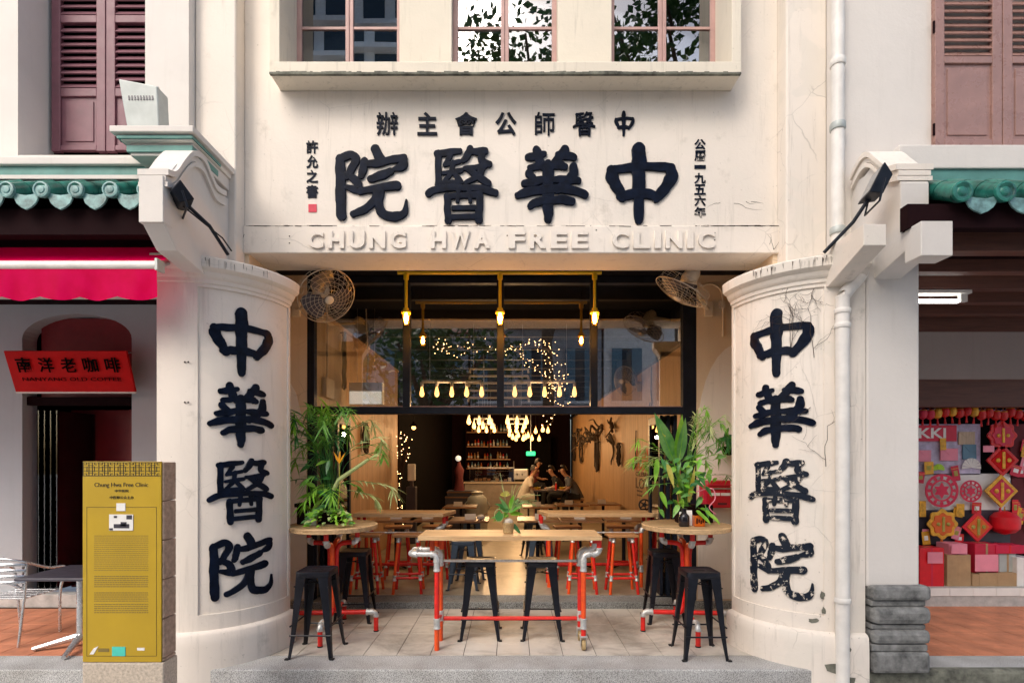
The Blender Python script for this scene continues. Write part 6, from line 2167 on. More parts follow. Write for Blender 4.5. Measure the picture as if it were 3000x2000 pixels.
zc8 = wz(1117, 8.0)
chandelier('front bulb row of five over the counter table by the branch', 8.0, zc8, wx(1236, 8), wx(1411, 8), 5, 16)
chandelier('front bulb row of five over the poster counter table', 8.0, zc8, wx(1508, 8), wx(1683, 8), 5, 16)
for k, (Y, za) in enumerate(((12.3, 2.84), (14.0, 2.84), (16.0, 2.84))):
    w = ('second', 'third', 'fourth')[k]
    chandelier(w + ' bulb row from the entrance, branch side', Y, za, -0.98, -0.50, 3, 24, 0.2, 0.05)
    chandelier(w + ' bulb row from the entrance, rope wall side', Y, za, -0.08 + 0.02 * k, 0.36, 3, 24, 0.2, 0.05)
for k, (x, Y, z, s) in enumerate(((-0.05, 18.0, 2.74, .24), (0.06, 18.4, 2.66, .24), (0.25, 18.2, 2.72, .24), (0.18, 18.8, 2.62, .24), (0.42, 18.1, 2.60, .24), (0.60, 18.5, 2.72, .24), (0.85, 18.2, 2.86, .26), (1.08, 18.0, 2.90, .26), (1.28, 18.3, 2.88, .26), (0.75, 18.9, 2.64, .24), (1.0, 18.8, 2.62, .24), (0.52, 18.9, 2.68, .24))):
    t = thing('pendant_bulb', 'bare teardrop bulb hanging over the bar', 'bulb', (x, Y, z), 'teardrop bulbs over the bar')
    MB().lathe([(0.012, 0.0), (0.02, -0.03), (0.055, -0.12), (0.06, -0.16), (0.045, -0.20), (0.006, -0.22)], (x, Y, z), 12).build('bulb_glass', M['bulb_warm'], t, smooth=60)
    MB().lathe([(0.018, 0.06), (0.02, 0.0)], (x, Y, z), 8).build('bulb_cap', M['seat_wood'], t)
    MB().tube([(x, Y, z + 0.05), (x, Y, 3.9)], 0.004, 4).build('flex', M['rubber_black'], t)
li = bpy.data.lights.new('bar_light', 'POINT')
li.energy = 45
li.color = (1.0, 0.58, 0.26)
li.shadow_soft_size = 0.4
lo = bpy.data.objects.new('bar_light', li)
lo.location = (0.5, 17.6, 2.3)
COL.objects.link(lo)
# bare pipe rack hung above the second bulb rows
for k in range(5):
    z = 2.98 + k * 0.16
    t = thing('pipe_rack', 'white bare pipe of the ladder-like rack hung over the bulb rows', 'pipe', (-0.3, 10.5 + .1 * k, z), 'bare pipes of the hanging rack')
    x0, x1 = -0.85, 0.36
    MB().tube(spl([(x0, 10.5 + .1 * k, z - .08), (x0 + .02, 10.5 + .1 * k, z), (x0 + .1, 10.5 + .1 * k, z), (-0.3, 10.5 + .1 * k, z), (x1 - .1, 10.5 + .1 * k, z), (x1 - .02, 10.5 + .1 * k, z), (x1, 10.5 + .1 * k, z - .08)], 4), 0.022, 8).build('pipe_bar', M['drain_white'], t, smooth=40)
    for x in (x0 + 0.3, x1 - 0.3):
        MB().tube([(x, 10.5 + .1 * k, z), (x, 10.5 + .1 * k, 3.85)], 0.004, 4).build('hanging_rod', M['steel'], t)

# ------------------------------------------------------------------ fairy lights
def fairy(label, pts_list, n, seed, woody, r0=0.012, spread=0.09, base=(0, 0, 0), size=0.011):
    t = thing('fairy_branch', label, 'fairy lights', base)
    r = random.Random(seed)
    br = MB()
    for pts, rr0 in pts_list:
        c = spl(pts, 6)
        br.tube(c, [rr0 * (1 - 0.6 * i / len(c)) for i in range(len(c))], 5)
    br.build('branch', M[woody], t)
    allp = [p for pts, q in pts_list for p in spl(pts, 8)]
    off = world_off(t)
    b0 = None
    for i in range(n):
        p = Vector(r.choice(allp)) + Vector((r.gauss(0, spread), r.gauss(0, spread), r.gauss(0, spread)))
        if b0 is None:
            b0 = MB().sphere(p, size, 6, 4).build('fairy_light', M['fairy_warm'], t, loc=tuple(p - off))
        else:
            inst(b0, 'fairy_light', t, p - off)
    return t


Yb = 9.4
B9 = lambda px, py, Y=Yb: (wx(px, Y), Y, wz(py, Y))
fairy('bare branch wound with fairy lights hanging over the aisle',
      [([B9(1270, 1000), B9(1300, 1015), B9(1320, 1022), B9(1380, 1015), B9(1460, 1020), B9(1540, 1015), B9(1610, 1020)], 0.012),
       ([B9(1555, 1010), B9(1580, 985), B9(1605, 1000), B9(1612, 1030)], 0.006),
       ([B9(1510, 1025), B9(1545, 1055), B9(1580, 1090), B9(1610, 1120), B9(1625, 1190)], 0.014),
       ([B9(1600, 1020), B9(1625, 1050), B9(1650, 1090), B9(1630, 1130), B9(1625, 1190)], 0.012),
       ([B9(1650, 1110), B9(1670, 1150), B9(1655, 1190)], 0.008), ([B9(1625, 1120), B9(1610, 1160), B9(1620, 1230), B9(1585, 1250)], 0.01), ([B9(1600, 1050), B9(1625, 1090), B9(1640, 1120)], 0.008)],
      210, 4, 'bark', base=(0.5, Yb, 3.0), spread=0.06, size=0.0075)
Yl = 10.6
fairy('dried bundle wound with fairy lights on a tall stick by the plywood wall',
      [([(-2.24, Yl, 0.1), (-2.22, Yl, 1.2), (-2.18, Yl, 1.55)], 0.02), ([(-2.2, Yl, 1.45), (-2.24, Yl, 1.9), (-2.24, Yl, 2.28)], 0.05), ([(-2.2, Yl, 1.45), (-2.1, Yl, 1.9), (-2.06, Yl, 2.2)], 0.05)],
      60, 6, 'rope_dark', base=(-2.2, Yl, FZ), spread=0.05, size=0.0075)

# ------------------------------------------------------------------ left inner wall fittings
t = thing('light_box', 'white glowing box sign hung on wires behind the transom', 'light box', (wx(1070, 7.3), 7.3, wz(1186, 7.3)))
X0, X1 = wx(1022, 7.3), wx(1120, 7.3)
MB().box(X0, X1, 7.3, 7.42, wz(1184, 7.3), wz(1120, 7.3)).build('box_body', M['paper_white'], t, bevel=0.006)
MB().box(X0 + .01, X1 - .01, 7.294, 7.299, wz(1183, 7.3), wz(1146, 7.3)).build('lit_face', M['lightbox'], t)
MB().tube([((X0 + X1) / 2, 7.36, wz(1122, 7.3)), ((X0 + X1) / 2 + 0.02, 7.36, wz(1060, 7.3)), ((X0 + X1) / 2 - 0.01, 7.36, 3.85)], 0.008, 6).build('hanging_cable', M['fan_cream'], t)
for x in (X0 + 0.1, X1 - 0.12):
    MB().tube([(x, 7.36, wz(1122, 7.3)), (x, 7.36, 3.85)], 0.003, 4).build('hanging_rod', M['steel'], t)
t = thing('junction_box', 'cream electrical box with conduit on the plywood wall behind the transom', 'electrical box', (XL, 6.75, 2.5))
MB().box(XL + 0.002, XL + 0.06, 6.60, 6.90, wz(1165, 6.7), wz(1108, 6.7)).build('box_body', M['fan_cream'], t, bevel=0.006)
MB().tube([(XL + 0.03, 6.7, wz(1108, 6.7)), (XL + 0.03, 6.7, 3.8)], 0.014, 8).build('conduit_pipe', M['fan_cream'], t)


def wall_coil(label, side, Y, z, h, w, loops, mat='rope_dark', r=0.012, seed=0):
    t = thing('rope_coil', label, 'rope', (side * 2.33, Y, z))
    rr = random.Random(seed)
    X = side * 2.30
    MB().tube([(side * 2.36, Y, z), (side * 2.28, Y, z + 0.01)], 0.01, 6).build('wall_peg', M['brown_dark'], t)
    for k in range(loops):
        hh, ww = h * rr.uniform(.8, 1.05), w * rr.uniform(.5, 1.1)
        pts = [(X + rr.uniform(-.02, .02), Y + ww / 2 * math.sin(a) + rr.uniform(-.01, .01), z - hh / 2 + hh / 2 * math.cos(a)) for a in [2 * math.pi * i / 16 for i in range(16)]]
        MB().tube(pts, r, 6, closed=True).build('rope_loop', M[mat], t, smooth=50)
    return t


wall_coil('dark rope bundle hung on the plywood wall near the palm fronds', -1, 8.4, wz(1240, 8.4), 0.45, 0.22, 6, seed=1, r=.018)
wall_coil('looped black cable on the plywood wall seen through the transom', -1, 7.3, wz(975, 7.3), 0.75, 0.10, 3, 'rubber_black', seed=2)
wall_coil('long dark rope hank at the middle of the rope wall', 1, 14.2, wz(1265, 14.2), 1.05, 0.5, 6, r=.03, seed=3)
wall_coil('narrow looped dark rope nearest the lettered poster', 1, 11.3, wz(1298, 11.3), 0.48, 0.30, 3, r=.022, seed=4)
wall_coil('coiled cable loop on the far rope wall by the diners', 1, 17.4, wz(1278, 17.4), 0.85, 0.8, 6, r=.014, seed=5)
wall_coil('thin strap bundle on the far rope wall above the diners', 1, 19.3, wz(1268, 19.3), 1.0, 0.5, 4, r=.03, seed=6)
for lab, Y, zt2 in (('thin black cord hung down the rope wall near the poster', 9.9, 2.3), ('thin black cord hung down the upper rope wall behind the transom', 8.8, 3.3)):
    t = thing('rope_line', lab, 'rope', (2.34, Y, zt2 - 1))
    MB().tube(spl([(2.34, Y, zt2), (2.335, Y + .02, zt2 - 0.4), (2.34, Y - .02, zt2 - 0.62), (2.33, Y + .15, zt2 - .72), (2.34, Y + .1, zt2 - .58)], 6), 0.01, 6).build('cord_run', M['rubber_black'], t)
# tangled driftwood along the top of the rope wall
rr = random.Random(12)
for k in range(5):
    Y = 12.2 + k * 1.35
    t = thing('driftwood', 'twisted dark driftwood fixed high on the rope wall', 'driftwood', (2.25, Y, 2.4), 'driftwood along the rope wall')
    for q in range(4):
        p = Vector((2.3, Y + rr.uniform(-.3, .3), 2.5 + rr.uniform(-.25, .25)))
        pts = [p]
        for s in range(5):
            p = p + Vector((rr.uniform(-.12, .05), rr.uniform(-.3, .3), rr.uniform(-.2, .16)))
            p.x = max(1.7, min(2.33, p.x))
            pts.append(p.copy())
        MB().tube(spl([tuple(z) for z in pts], 4), [0.04 - 0.0014 * i for i in range(21)], 6).build('twisted_limb', M['bark'], t, smooth=60)

# lettered poster on the right inner wall
po = thing('wall_poster', 'plywood wall poster in orange and brown capitals ending in the word LOVE', 'poster', (2.355, 9.4, 1.0))
def wall_text(body, y0, y1, z0, z1, mat):
    me = text_mesh(body, 0.02, 1.0)
    xs = [v.co.x for v in me.vertices]; ys = [v.co.y for v in me.vertices]
    ax, bx, ay, by = min(xs), max(xs), min(ys), max(ys)
    off = world_off(po)
    for v in me.vertices:
        u_, w_ = (v.co.x - ax) / (bx - ax), (v.co.y - ay) / (by - ay)
        v.co = Vector((2.357 + v.co.z * 0.003, y1 + (y0 - y1) * u_, z0 + (z1 - z0) * w_)) - off
    me.materials.clear(); me.materials.append(M[mat])
    link(bpy.data.objects.new('poster_line', me), po)
zl = lambda py: wz(py, 9.6)
for q in range(8):
    for pa, pb in ((1318, 1345), (1348, 1362)):
        MB().box(2.355, 2.3585, 9.95 - q * .15, 9.87 - q * .15, zl(pb), zl(pa)).build('faded_stroke', M['orange_print'], po)
for body, pa, pb, mt in (('FORGIVE', 1364, 1378, 'orange_print'), ('CELEBRATE', 1382, 1395, 'dark_print'), ('LOVE', 1400, 1432, 'dark_print')):
    wall_text(body, 8.75, 10.0, zl(pb), zl(pa), mt)
for pa in (1436, 1449):
    MB().box(2.355, 2.359, 9.5, 9.9, zl(pa + 5), zl(pa)).build('small_print', M['dark_print'], po)
t = thing('wall_reel', 'round black film reel leaning on the counter by the poster', 'reel', (2.2, 8.5, 1.0))
c = Vector((wx(1883, 7.6), 7.5, wz(1478, 7.5)))
for q in (1.0, 0.25):
    MB().tube([c + Vector((0.075 * q * math.cos(a), 0, 0.075 * q * math.sin(a))) for a in [2 * math.pi * k / 20 for k in range(20)]], 0.012, 6, closed=True).build('reel_ring', M['rubber_black'], t)
for k in range(5):
    a = 2 * math.pi * k / 5
    MB().tube([c, c + Vector((0.075 * math.cos(a), 0, 0.075 * math.sin(a)))], 0.009, 5).build('spoke', M['rubber_black'], t)
MB().box(c.x - 0.06, c.x + 0.06, 7.48, 7.52, 1.062, c.z - 0.07).build('reel_stand', M['brown_dark'], t)

# caged fan far inside, right wall
wall_fan('small dark wall fan on the upper rope wall behind the transom', (2.05, 9.5, wz(1115, 9.5)), (-0.8, -0.5, -0.2), (2.33, 9.6, wz(1130, 9.5)), 0.26)
t = thing('downlight', 'warm downlight in a flared shade before the black wall', 'lamp', (-1.95, 10.9, wz(1250, 10.9)))
c = Vector((wx(1212, 10.9), 10.9, wz(1248, 10.9)))
MB().lathe([(0.02, .10), (0.03, .06), (0.10, 0.0), (0.095, -0.004)], c, 16).build('lamp_shade', M['brown_dark'], t, smooth=40)
MB().sphere(c + Vector((0, 0, -0.03)), 0.045, 10, 6).build('bulb', M['bulb_warm'], t, smooth=60)
MB().tube([c + Vector((0, 0, .09)), c + Vector((0, 0, 1.0))], 0.006, 5).build('flex', M['rubber_black'], t)
t = thing('notice_stand', 'grey pillar stand with a pale dispenser before the black wall', 'stand', (-1.9, 10.6, FZ))
X0, X1 = wx(1190, 10.5), wx(1217, 10.5)
MB().box(X0, X1, 10.5, 10.7, FZ, wz(1425, 10.5)).build('pillar_stand', M['slate'], t, bevel=0.01)
MB().box(X0 + .02, X1 - .02, 10.53, 10.66, wz(1408, 10.5), wz(1358, 10.5)).build('dispenser', M['paper_white'], t, bevel=0.02)
MB().box((X0 + X1) / 2 - .03, (X0 + X1) / 2 + .03, 10.55, 10.64, wz(1425, 10.5), wz(1408, 10.5)).build('dispenser_neck', M['slate'], t)

# ------------------------------------------------------------------ bar at the back
ba = thing('bar_counter', 'grey fronted bar counter with glass display under the back shelves', 'counter', (-0.6, 18.8, FZ))
MB().box(-1.65, 0.95, 18.8, 19.5, FZ, 0.90).build('counter_body', M['counter_grey'], ba, bevel=0.01)
MB().box(-1.68, 1.0, 18.74, 19.55, 0.90, 0.96).build('counter_top', M['stone_pale'], ba, bevel=0.008)
MB().box(-1.5, 0.1, 18.9, 18.906, 0.96, 1.45).build('display_glass', M['clear_glass'], ba)
MB().box(-1.52, 0.12, 18.88, 19.4, 1.45, 1.475).build('display_shelf', M['steel'], ba)
rr = random.Random(31)
for i in range(10):
    x = -1.4 + i * 0.15
    t = thing('pastry_tray', 'small tray of goods inside the bar display', 'tray', (x, 19.1, 0.96), 'trays in the bar display')
    MB().box(x - .06, x + .06, 19.02, 19.2, 0.962, 0.99 + rr.uniform(0, .12)).build('tray_load', M[rr.choice(('paper_white', 'seat_wood', 'opp_shutter', 'lilac'))], t, bevel=0.01)
    MB().box(x - .068, x + .068, 19.0, 19.22, 0.9605, 0.972).build('tray_base', M['steel'], t)
bs = thing('bar_shelf', 'dark wall shelving behind the bar', 'shelf', (-0.6, 20.8, 0.1))
for z in (wz(1266, 20.7), wz(1308, 20.7), wz(1345, 20.7), wz(1372, 20.7)):
    MB().box(-1.75, 0.0, 20.6, 20.95, z - 0.02, z + 0.02).build('shelf_board', M['seat_wood'], bs)
for x in (-1.75, -0.85, 0.0):
    MB().box(x - .025, x + .025, 20.6, 20.97, FZ, 3.0).build('upright', M['brown_dark'], bs)
for z in (wz(1266, 20.7), wz(1308, 20.7), wz(1345, 20.7), wz(1372, 20.7)):
    for i in range(13):
        if rr.random() < 0.15: continue
        x = -1.66 + i * 0.125 + rr.uniform(-.02, .02)
        h = rr.uniform(.18, .30)
        t = thing('bottle', 'small bottle standing on the shelves behind the bar', 'bottle', (x, 20.72, z + 0.021), 'bottles behind the bar')
        MB().lathe([(0.036, 0.0), (0.038, h * .6), (0.014, h * .78), (0.014, h)], (x, 20.72, z + 0.021), 8).build('bottle_glass', M[rr.choice(('bottle_dark', 'amber', 'opp_shutter', 'fruit_red', 'paper_white', 'seat_wood'))], t, smooth=40)
        MB().lathe([(0.0385, h * .18), (0.0385, h * .45)], (x, 20.72, z + 0.021), 8, caps=False).build('paper_label', M[rr.choice(('paper_white', 'basket'))], t)
cm = thing('coffee_machine', 'chrome coffee machine on the bar counter', 'machine', (0.25, 19.1, 0.96))
MB().box(0.08, 0.62, 18.95, 19.35, 1.03, 1.42).build('machine_body', M['steel'], cm, bevel=0.03)
for x in (0.13, 0.57):
    MB().tube([(x, 19.0, 0.962), (x, 19.0, 1.05)], 0.02, 6).build('leg', M['steel'], cm)
for x in (0.22, 0.40):
    MB().tube([(x, 18.94, 1.25), (x, 18.80, 1.22)], 0.02, 6).build('group_handle', M['rubber_black'], cm)
MB().tube([(0.10, 19.1, 1.42), (0.10, 19.1, 1.7)], 0.02, 6).build('steam_pipe', M['steel'], cm)
ex = thing('exit_sign', 'glowing green exit lamp hung before the back wall', 'sign', (wx(1555, 19.5), 19.5, wz(1330, 19.5)))
c = Vector((wx(1555, 19.5), 19.5, wz(1328, 19.5)))
MB().box(c.x - 0.17, c.x + 0.17, 19.48, 19.54, c.z - 0.08, c.z + 0.08).build('lit_panel', M['sign_green'], ex, bevel=0.03)
MB().tube([c + Vector((0, .03, .08)), (c.x, 19.53, 3.9)], 0.01, 5).build('hanging_rod', M['steel'], ex)
MB().box(0.55, 1.5, 20.0, 20.1, FZ, 2.6).build('doorway', M['dark_void'], label='dark doorway beside the bar under the exit lamp', cat='doorway')
# crates and barrels by the black wall
for k, (px, py0, py1, w, lab) in enumerate(((1350, 1452, 1500, .75, 'dark crate below the crate with papers, by the black wall'), (1352, 1437, 1452, .7, 'dark crate stacked on top by the black wall'))):
    Y = 12.6
    t = thing('crate', lab, 'crate', (wx(px, Y), Y, wz(py1, Y)))
    X = wx(px, Y)
    MB().box(X - w / 2, X + w / 2, Y, Y + .5, FZ if k == 0 else wz(py1, Y), wz(py0, Y)).build('crate_body', M['slate'], t, bevel=0.01)
    MB().box(X - w / 2 - .004, X + w / 2 + .004, Y - .006, Y + .5, wz(py0, Y) - .05, wz(py0, Y) - .02).build('batten', M['brown_top'], t)
t = thing('milk_urn', 'squat dull metal urn beside the dark crates', 'urn', (wx(1398, 12.3), 12.3, FZ))
MB().lathe([(0.20, 0), (0.24, .1), (0.25, .6), (0.22, .78), (0.13, .86), (0.14, .92), (0.05, .94)], (wx(1398, 12.3), 12.3, FZ), 18).build('urn_body', M['lamp_grey'], t, smooth=40)
for s in (-1, 1):
    MB().tube(spl([(wx(1398, 12.3) + s * .24, 12.3, FZ + .5), (wx(1398, 12.3) + s * .30, 12.3, FZ + .6), (wx(1398, 12.3) + s * .23, 12.3, FZ + .7)], 4), .014, 6).build('handle', M['lamp_grey'], t)
t = thing('shop_lamp', 'tall figure-like lamp with a brass globe on the crates', 'lamp', (wx(1345, 12.7), 12.7, wz(1437, 12.7)))
c = Vector((wx(1345, 12.75), 12.75, wz(1437, 12.75)))
MB().lathe([(0.14, 0), (0.13, .05), (0.09, .3), (0.12, .5), (0.05, .62), (0.03, .7)], c, 12).build('lamp_body', M['cloth_maroon'], t, smooth=40)
MB().sphere(c + Vector((-0.02, 0, .78)), 0.07, 10, 6).build('brass_globe', M['lightbox'], t, smooth=60)

# ------------------------------------------------------------------ diners
def skin_mesh(name, joints, edges, mat, parent, sub=1):
    me = bpy.data.meshes.new(name)
    off = world_off(parent)
    me.from_pydata([tuple(Vector(j[0]) - off) for j in joints], edges, [])
    o = bpy.data.objects.new(name, me)
    link(o, parent)
    o.modifiers.new('skin', 'SKIN')
    me.skin_vertices
    for i, j in enumerate(joints):
        me.skin_vertices[0].data[i].radius = (j[1], j[1] if len(j) < 3 else j[2])
    me.skin_vertices[0].data[0].use_root = True
    o.modifiers['skin'].use_smooth_shade = True
    sm = o.modifiers.new('sub', 'SUBSURF')
    sm.levels = sub
    sm.render_levels = sub
    me.materials.append(mat)
    return o


def add_skin_layer(me):
    if not me.skin_vertices:
        bm = bmesh.new()
        bm.from_mesh(me)
        bm.verts.layers.skin.verify()
        bm.to_mesh(me)
        bm.free()


def person(label, x, y, face, shirt, bottoms, lean=0.10, bare_legs=True, seatz=0.52, reach=0.36, hands_z=0.93):
    """seated figure facing along +x (face=1) or -x (face=-1), forearms on the table"""
    t = thing('person', label, 'person', (x, y, FZ))
    f = face
    P = lambda a, b, c: Vector((x + f * a, y + b, FZ + c))
    pel = P(0, 0, seatz + .10)
    body = [(pel, .13, .15), (P(.02 + lean * .3, 0, seatz + .28), .115, .145), (P(.04 + lean * .8, 0, seatz + .46), .125, .165), (P(.06 + lean * 1.1, 0, seatz + .58), .06), (P(.10 + lean * 1.35, 0, seatz + .66), .055),
            (P(.13 + lean * 1.5, 0, seatz + .74), .082, .076), (P(.12 + lean * 1.5, 0, seatz + .83), .090, .078)]
    edges = [(0, 1), (1, 2), (2, 3), (3, 4), (4, 5), (5, 6)]
    sh = {}
    for s in (-1, 1):
        i = len(body)
        body += [(P(.05 + lean * .95, s * .185, seatz + .53), .058), (P(.10 + lean * .8, s * .24, seatz + .31), .044), (P(reach * .9, s * .17, hands_z - .08), .033), (P(reach + .06, s * .13, hands_z - .06), .028, .034)]
        edges += [(2, i), (i, i + 1), (i + 1, i + 2), (i + 2, i + 3)]
        for q in range(5):
            j = len(body)
            ox = (-.02, .0, .01, .0, -.015)[q]
            body += [(P(reach + .10 + ox, s * (.13 - .032 + .016 * q), hands_z - .065), .009), (P(reach + .135 + ox, s * (.13 - .034 + .016 * q), hands_z - .08), .007)]
            edges += [(i + 3, j), (j, j + 1)]
        k = len(body)
        body += [(P(.02, s * .09, seatz + .06), .085), (P(.40, s * .11, seatz + .04), .062), (P(.36, s * .11, seatz - .22), .052), (P(.33, s * .11, .07), .036), (P(.44, s * .12, .035), .034), (P(.50, s * .12, .03), .022)]
        edges += [(0, k), (k, k + 1), (k + 1, k + 2), (k + 2, k + 3), (k + 3, k + 4), (k + 4, k + 5)]
    me = bpy.data.meshes.new('body')
    off = world_off(t)
    me.from_pydata([tuple(b[0] - off) for b in body], edges, [])
    add_skin_layer(me)
    o = bpy.data.objects.new('body', me)
    link(o, t)
    for i, b in enumerate(body):
        me.skin_vertices[0].data[i].radius = (b[1], b[2] if len(b) > 2 else b[1])
    me.skin_vertices[0].data[0].use_root = True
    o.modifiers.new('skin', 'SKIN').use_smooth_shade = True
    sb = o.modifiers.new('sub', 'SUBSURF')
    sb.levels = sb.render_levels = 1
    me.materials.append(M['skin'])
    # clothing: shells over torso, upper arms and thighs
    def ringed(name, mat, cs, n=14):
        rows = []
        for c, ra, rb in cs:
            rows.append([c + Vector((ra * math.cos(2 * math.pi * k / n), rb * math.sin(2 * math.pi * k / n), 0)) for k in range(n)])
        return MB().grid(rows, True).build(name, M[mat], t, smooth=70)
    ringed('shirt', shirt, [(P(-.02, 0, seatz + .02), .16, .19), (P(.02 + lean * .3, 0, seatz + .25), .145, .175), (P(.04 + lean * .7, 0, seatz + .42), .15, .205), (P(.05 + lean, 0, seatz + .53), .125, .215), (P(.055 + lean * 1.1, 0, seatz + .59), .08, .12), (P(.06 + lean * 1.15, 0, seatz + .615), .062, .066)])
    for s in (-1, 1):
        MB().tube([P(.05 + lean * .95, s * .17, seatz + .55), P(.06 + lean * .9, s * .21, seatz + .47), P(.095 + lean * .82, s * .24, seatz + .34)], [.075, .072, .066], 10, cap=False).build('sleeve', M[shirt], t, smooth=60)
        MB().tube([P(-.04, s * .09, seatz + .06), P(.2, s * .10, seatz + .06), P(.37, s * .11, seatz + .045)] + ([] if bare_legs else [P(.40, s * .11, seatz - .02), P(.37, s * .11, seatz - .2), P(.34, s * .11, .10)]), [.115, .10, .085] + ([] if bare_legs else [.075, .065, .055]), 10).build('trouser_leg', M[bottoms], t, smooth=60)
        MB().sphere(P(.13 + lean * 1.5, s * .082, seatz + .765), .022, 8, 5, (.7, .4, 1.2)).build('ear', M['skin'], t, smooth=60)
    hd = P(.12 + lean * 1.5, 0, seatz + .80)
    hr = MB()
    rows = []
    for i in range(6):
        e = R(8 + 15 * i)
        rows.append([hd + Vector((-f * .012, 0, .012)) + Vector((.108 * math.cos(a) * math.sin(e), .098 * math.sin(a) * math.sin(e), .125 * math.cos(e))) + (Vector((-f * .02, 0, -.05)) if math.cos(a) * f < -.1 and i > 3 else Vector((-f * .035, 0, .055) if i > 3 and math.cos(a) * f > .3 else (0, 0, 0))) for a in [2 * math.pi * k / 16 for k in range(16)]])
    hr.grid(rows, True)
    hr.add(rows[0], [tuple(range(16))])
    hr.build('hair', M['hair'], t, smooth=70)
    fx = hd + Vector((f * .088, 0, -.03))
    MB().sphere(fx + Vector((f * .012, 0, -.012)), .020, 8, 5, (1, .7, 1.3)).build('nose', M['skin'], t, smooth=60)
    for s in (-1, 1):
        MB().sphere(fx + Vector((-f * .006, s * .034, .02)), .011, 6, 4, (.6, 1.2, .7)).build('eye', M['hair'], t)
    MB().sphere(fx + Vector((-f * .004, 0, -.058)), .012, 6, 4, (.5, 2.0, .5)).build('mouth', M['cloth_maroon'], t)
    # seat under the person
    return t


YP = 14.6
pA, pB = wx(1532, YP), wx(1693, YP)
dtb = thing('dark_table', 'dark high table with bowls where the diners sit', 'table', ((pA + pB) / 2, YP, FZ))
tx0, tx1 = pA + 0.28, pB - 0.28
TZ = FZ + 0.84
MB().box(tx0, tx1, YP - .38, YP + .38, TZ - .04, TZ).build('table_top', M['slate'], dtb, bevel=0.006)
for x in (tx0 + .06, tx1 - .06):
    for y in (YP - .32, YP + .32):
        MB().box(x - .025, x + .025, y - .025, y + .025, FZ, TZ - .04).build('leg', M['frame_black'], dtb)
person('seated diner in a white T-shirt and pale shorts leaning over the dark table', pA, YP, 1, 'cloth_white', 'cloth_white', 0.14, True, 0.60, 0.40, 0.90)
person('seated diner in a grey shirt and dark trousers facing the white T-shirt', pB, YP, -1, 'cloth_grey', 'cloth_black', 0.20, False, 0.60, 0.44, 0.90)
person('seated diner in a black top behind the yellow cloth', wx(1648, 15.6), 15.5, -1, 'cloth_black', 'cloth_black', 0.16, False, 0.58, 0.40, 0.90)
person('bar worker in a maroon top sitting behind the diner in white', wx(1560, 17.4), 17.4, 1, 'cloth_maroon', 'cloth_black', 0.05, False, 0.78, 0.36, 1.10)
for i, (x, y, sz, lab) in enumerate(((pA + .02, YP, .60, 'black box stool under the diner in white'), (pB - .02, YP, .60, 'black box stool under the diner in grey'), (wx(1648, 15.6), 15.5, .58, 'black box stool under the diner in black'), (wx(1560, 17.4), 17.4, .78, 'black box stool under the bar worker'))):
    t = thing('box_stool', lab, 'stool', (x, y, FZ))
    MB().box(x - .17, x + .17, y - .17, y + .17, FZ + sz - .06, FZ + sz - .02).build('seat', M['brown_top'], t, bevel=0.006)
    for sx in (-1, 1):
        for sy in (-1, 1):
            MB().box(x + sx * .13 - .02, x + sx * .13 + .02, y + sy * .13 - .02, y + sy * .13 + .02, FZ, FZ + sz - .06).build('leg', M['frame_black'], t)
for i, (dx_, m, lab) in enumerate(((.12, 'cloth_yellow', 'yellow bowl before the diner in white'), (.45, 'paper_white', 'white bowl at the middle of the dark table'), (.80, 'cloth_yellow', 'yellow bowl before the diner in grey'))):
    t = thing('bowl', lab, 'bowl', (tx0 + dx_, YP - .1, TZ))
    MB().lathe([(.04, 0.001), (.05, .01), (.09, .06), (.095, .075), (.085, .07), (.04, .02)], (tx0 + dx_, YP - .1, TZ), 14).build('bowl_shell', M[m], t, smooth=40)
    MB().tube([(tx0 + dx_ - .02, YP - .1, TZ + .05), (tx0 + dx_ + .12, YP - .15, TZ + .12)], .005, 5).build('spoon', M['steel'], t)
t = thing('drink_bottle', 'small red sauce bottle on the dark table', 'bottle', (tx0 + .62, YP - .15, TZ))
MB().lathe([(.028, .001), (.03, .12), (.012, .17), (.012, .2)], (tx0 + .62, YP - .15, TZ), 10).build('bottle_glass', M['fruit_red'], t, smooth=40)
MB().lathe([(.014, .195), (.014, .22)], (tx0 + .62, YP - .15, TZ), 8).build('cap', M['paper_white'], t)
# ------------------------------------------------------------------ across the street (seen in the glass)
def opp_house(x0, x1, y, h, label, wallmat):
    t = thing('shophouse', label, 'shophouse', ((x0 + x1) / 2, y, -0.2))
    w = MB().box(x0, x1, y - 4, y, -0.2, h).build('wall', M[wallmat], t)
    MB().prism([(y + .35, h), (y - 2, h + 1.3), (y - 4.3, h)], lambda a, b, d: (d, a, b), x0 - .1, x1 + .1).build('roof', M['opp_roof'], t)
    MB().box(x0, x1, y, y + .12, 3.25, 3.45).build('string_course', M['opp_white'], t)
    n = 3
    for i in range(n):
        a = x0 + (x1 - x0) * (i + .18) / n
        b = x0 + (x1 - x0) * (i + .82) / n
        g = MB().box(a, b, y, y + .04, 4.2, 6.4).build('window', M['opp_glass'], t)
        MB().box(a - .06, b + .06, y, y + .10, 4.08, 4.2).build('sill', M['opp_white'], g)
        for c, d in ((a - .02, a + (b - a) * .33), (b - (b - a) * .33, b + .02)):
            MB().box(c, d, y + .041, y + .09, 4.2, 6.4).build('shutter', M['opp_shutter'], g)
        MB().box(a, b, y, y + .03, 0, 2.8).build('shop_opening', M['dark_void'], t)
    return t


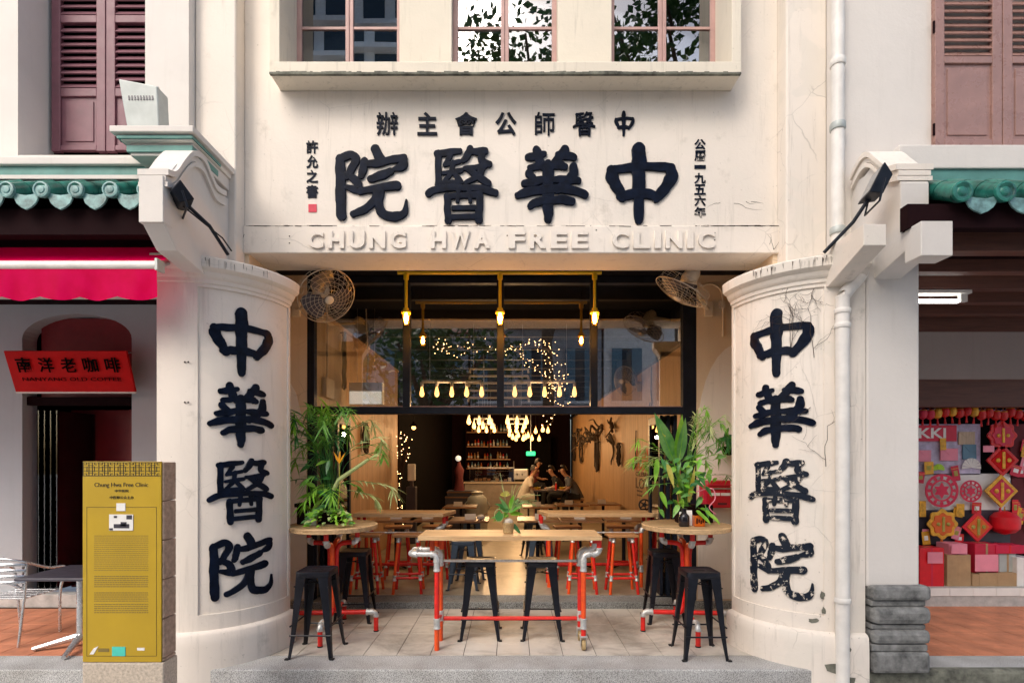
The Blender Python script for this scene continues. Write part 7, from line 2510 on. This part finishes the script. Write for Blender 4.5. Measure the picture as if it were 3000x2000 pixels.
opp_house(-13.5, -7.6, -9.5, 7.4, 'white shophouse with blue shutters across the street, reflected in the glass', 'opp_white')
opp_house(-7.5, -1.8, -9.5, 7.0, 'grey shophouse across the street behind the street trees', 'opp_grey')
opp_house(-1.7, 3.8, -9.5, 7.2, 'second grey shophouse across the street behind the trees', 'opp_grey')
opp_house(3.9, 9.6, -9.5, 7.5, 'white shophouse with blue shutters across the street, mirrored beside the rope wall', 'opp_white')
opp_house(9.7, 16, -9.5, 7.0, 'end shophouse across the street with a red roof', 'opp_white')
tw = thing('apartment_tower', 'tall grey apartment tower far behind the street, mirrored in an upper window', 'building', (-14, -34, -0.2))
MB().box(-22, -8, -44, -34, -0.2, 46).build('wall', M['opp_white'], tw)
for k in range(14):
    for j in range(5):
        x = -21.2 + j * 2.7
        MB().box(x, x + 1.8, -34.0, -33.9, 3 + k * 3, 5 + k * 3).build('window', M['opp_glass'], tw)
    MB().box(-22.1, -7.9, -34.0, -33.4, 2.2 + k * 3, 2.6 + k * 3).build('balcony', M['opp_white'], tw)


def street_tree(x, y, h, rad, label, seed, n=2600):
    t = thing('street_tree', label, 'tree', (x, y, -0.2))
    r = random.Random(seed)
    tr = MB()
    tips = []
    tr.tube([(x, y, -0.2), (x + .1, y, h * .25), (x - .05, y + .1, h * .5)], [.26, .2, .15], 9)
    for k in range(9):
        a = 2 * math.pi * k / 9 + r.uniform(-.3, .3)
        z0 = h * r.uniform(.33, .5)
        p1 = Vector((x + math.cos(a) * rad * .45, y + math.sin(a) * rad * .45, z0 + h * .18))
        p2 = Vector((x + math.cos(a) * rad * .85, y + math.sin(a) * rad * .85, z0 + h * r.uniform(.2, .42)))
        tr.tube([(x, y, z0), tuple(p1), tuple(p2)], [.10, .06, .03], 6)
        tips += [p1, p2, p1.lerp(p2, .5)]
    tips += [Vector((x, y, h * .8)), Vector((x, y, h * .95))]
    tr.build('trunk', M['bark'], t, smooth=60)
    cl = []
    for k in range(46):
        p = r.choice(tips) + Vector((r.gauss(0, .8), r.gauss(0, .8), r.gauss(.2, .7)))
        cl.append((p, r.uniform(.45, .95)))
    lm = MB()
    for i in range(n):
        c, q = r.choice(cl)
        p = c + Vector((r.gauss(0, 1), r.gauss(0, 1), r.gauss(0, .8))) * q * .5
        d = Vector((r.gauss(0, 1), r.gauss(0, 1), r.gauss(0, .6))).normalized()
        u_ = d.cross(Vector((r.gauss(0, 1), r.gauss(0, 1), r.gauss(0, 1)))).normalized()
        L, W = r.uniform(.16, .30), r.uniform(.05, .09)
        lm.add([p, p + d * L * .5 + u_ * W, p + d * L, p + d * L * .5 - u_ * W], [(0, 1, 2, 3)])
    lm.build('crown', M['tree_leaf'], t, recalc=False)


street_tree(-2.6, -3.6, 6.6, 2.6, 'broad street tree across the road, mirrored in the transom', 1, 3600)
street_tree(5.6, -5.0, 19.0, 4.2, 'tall street tree across the road, mirrored in the upper windows', 2, 7000)
street_tree(1.2, -5.6, 16.0, 2.6, 'smaller street tree between the two larger ones across the road', 3, 4200)
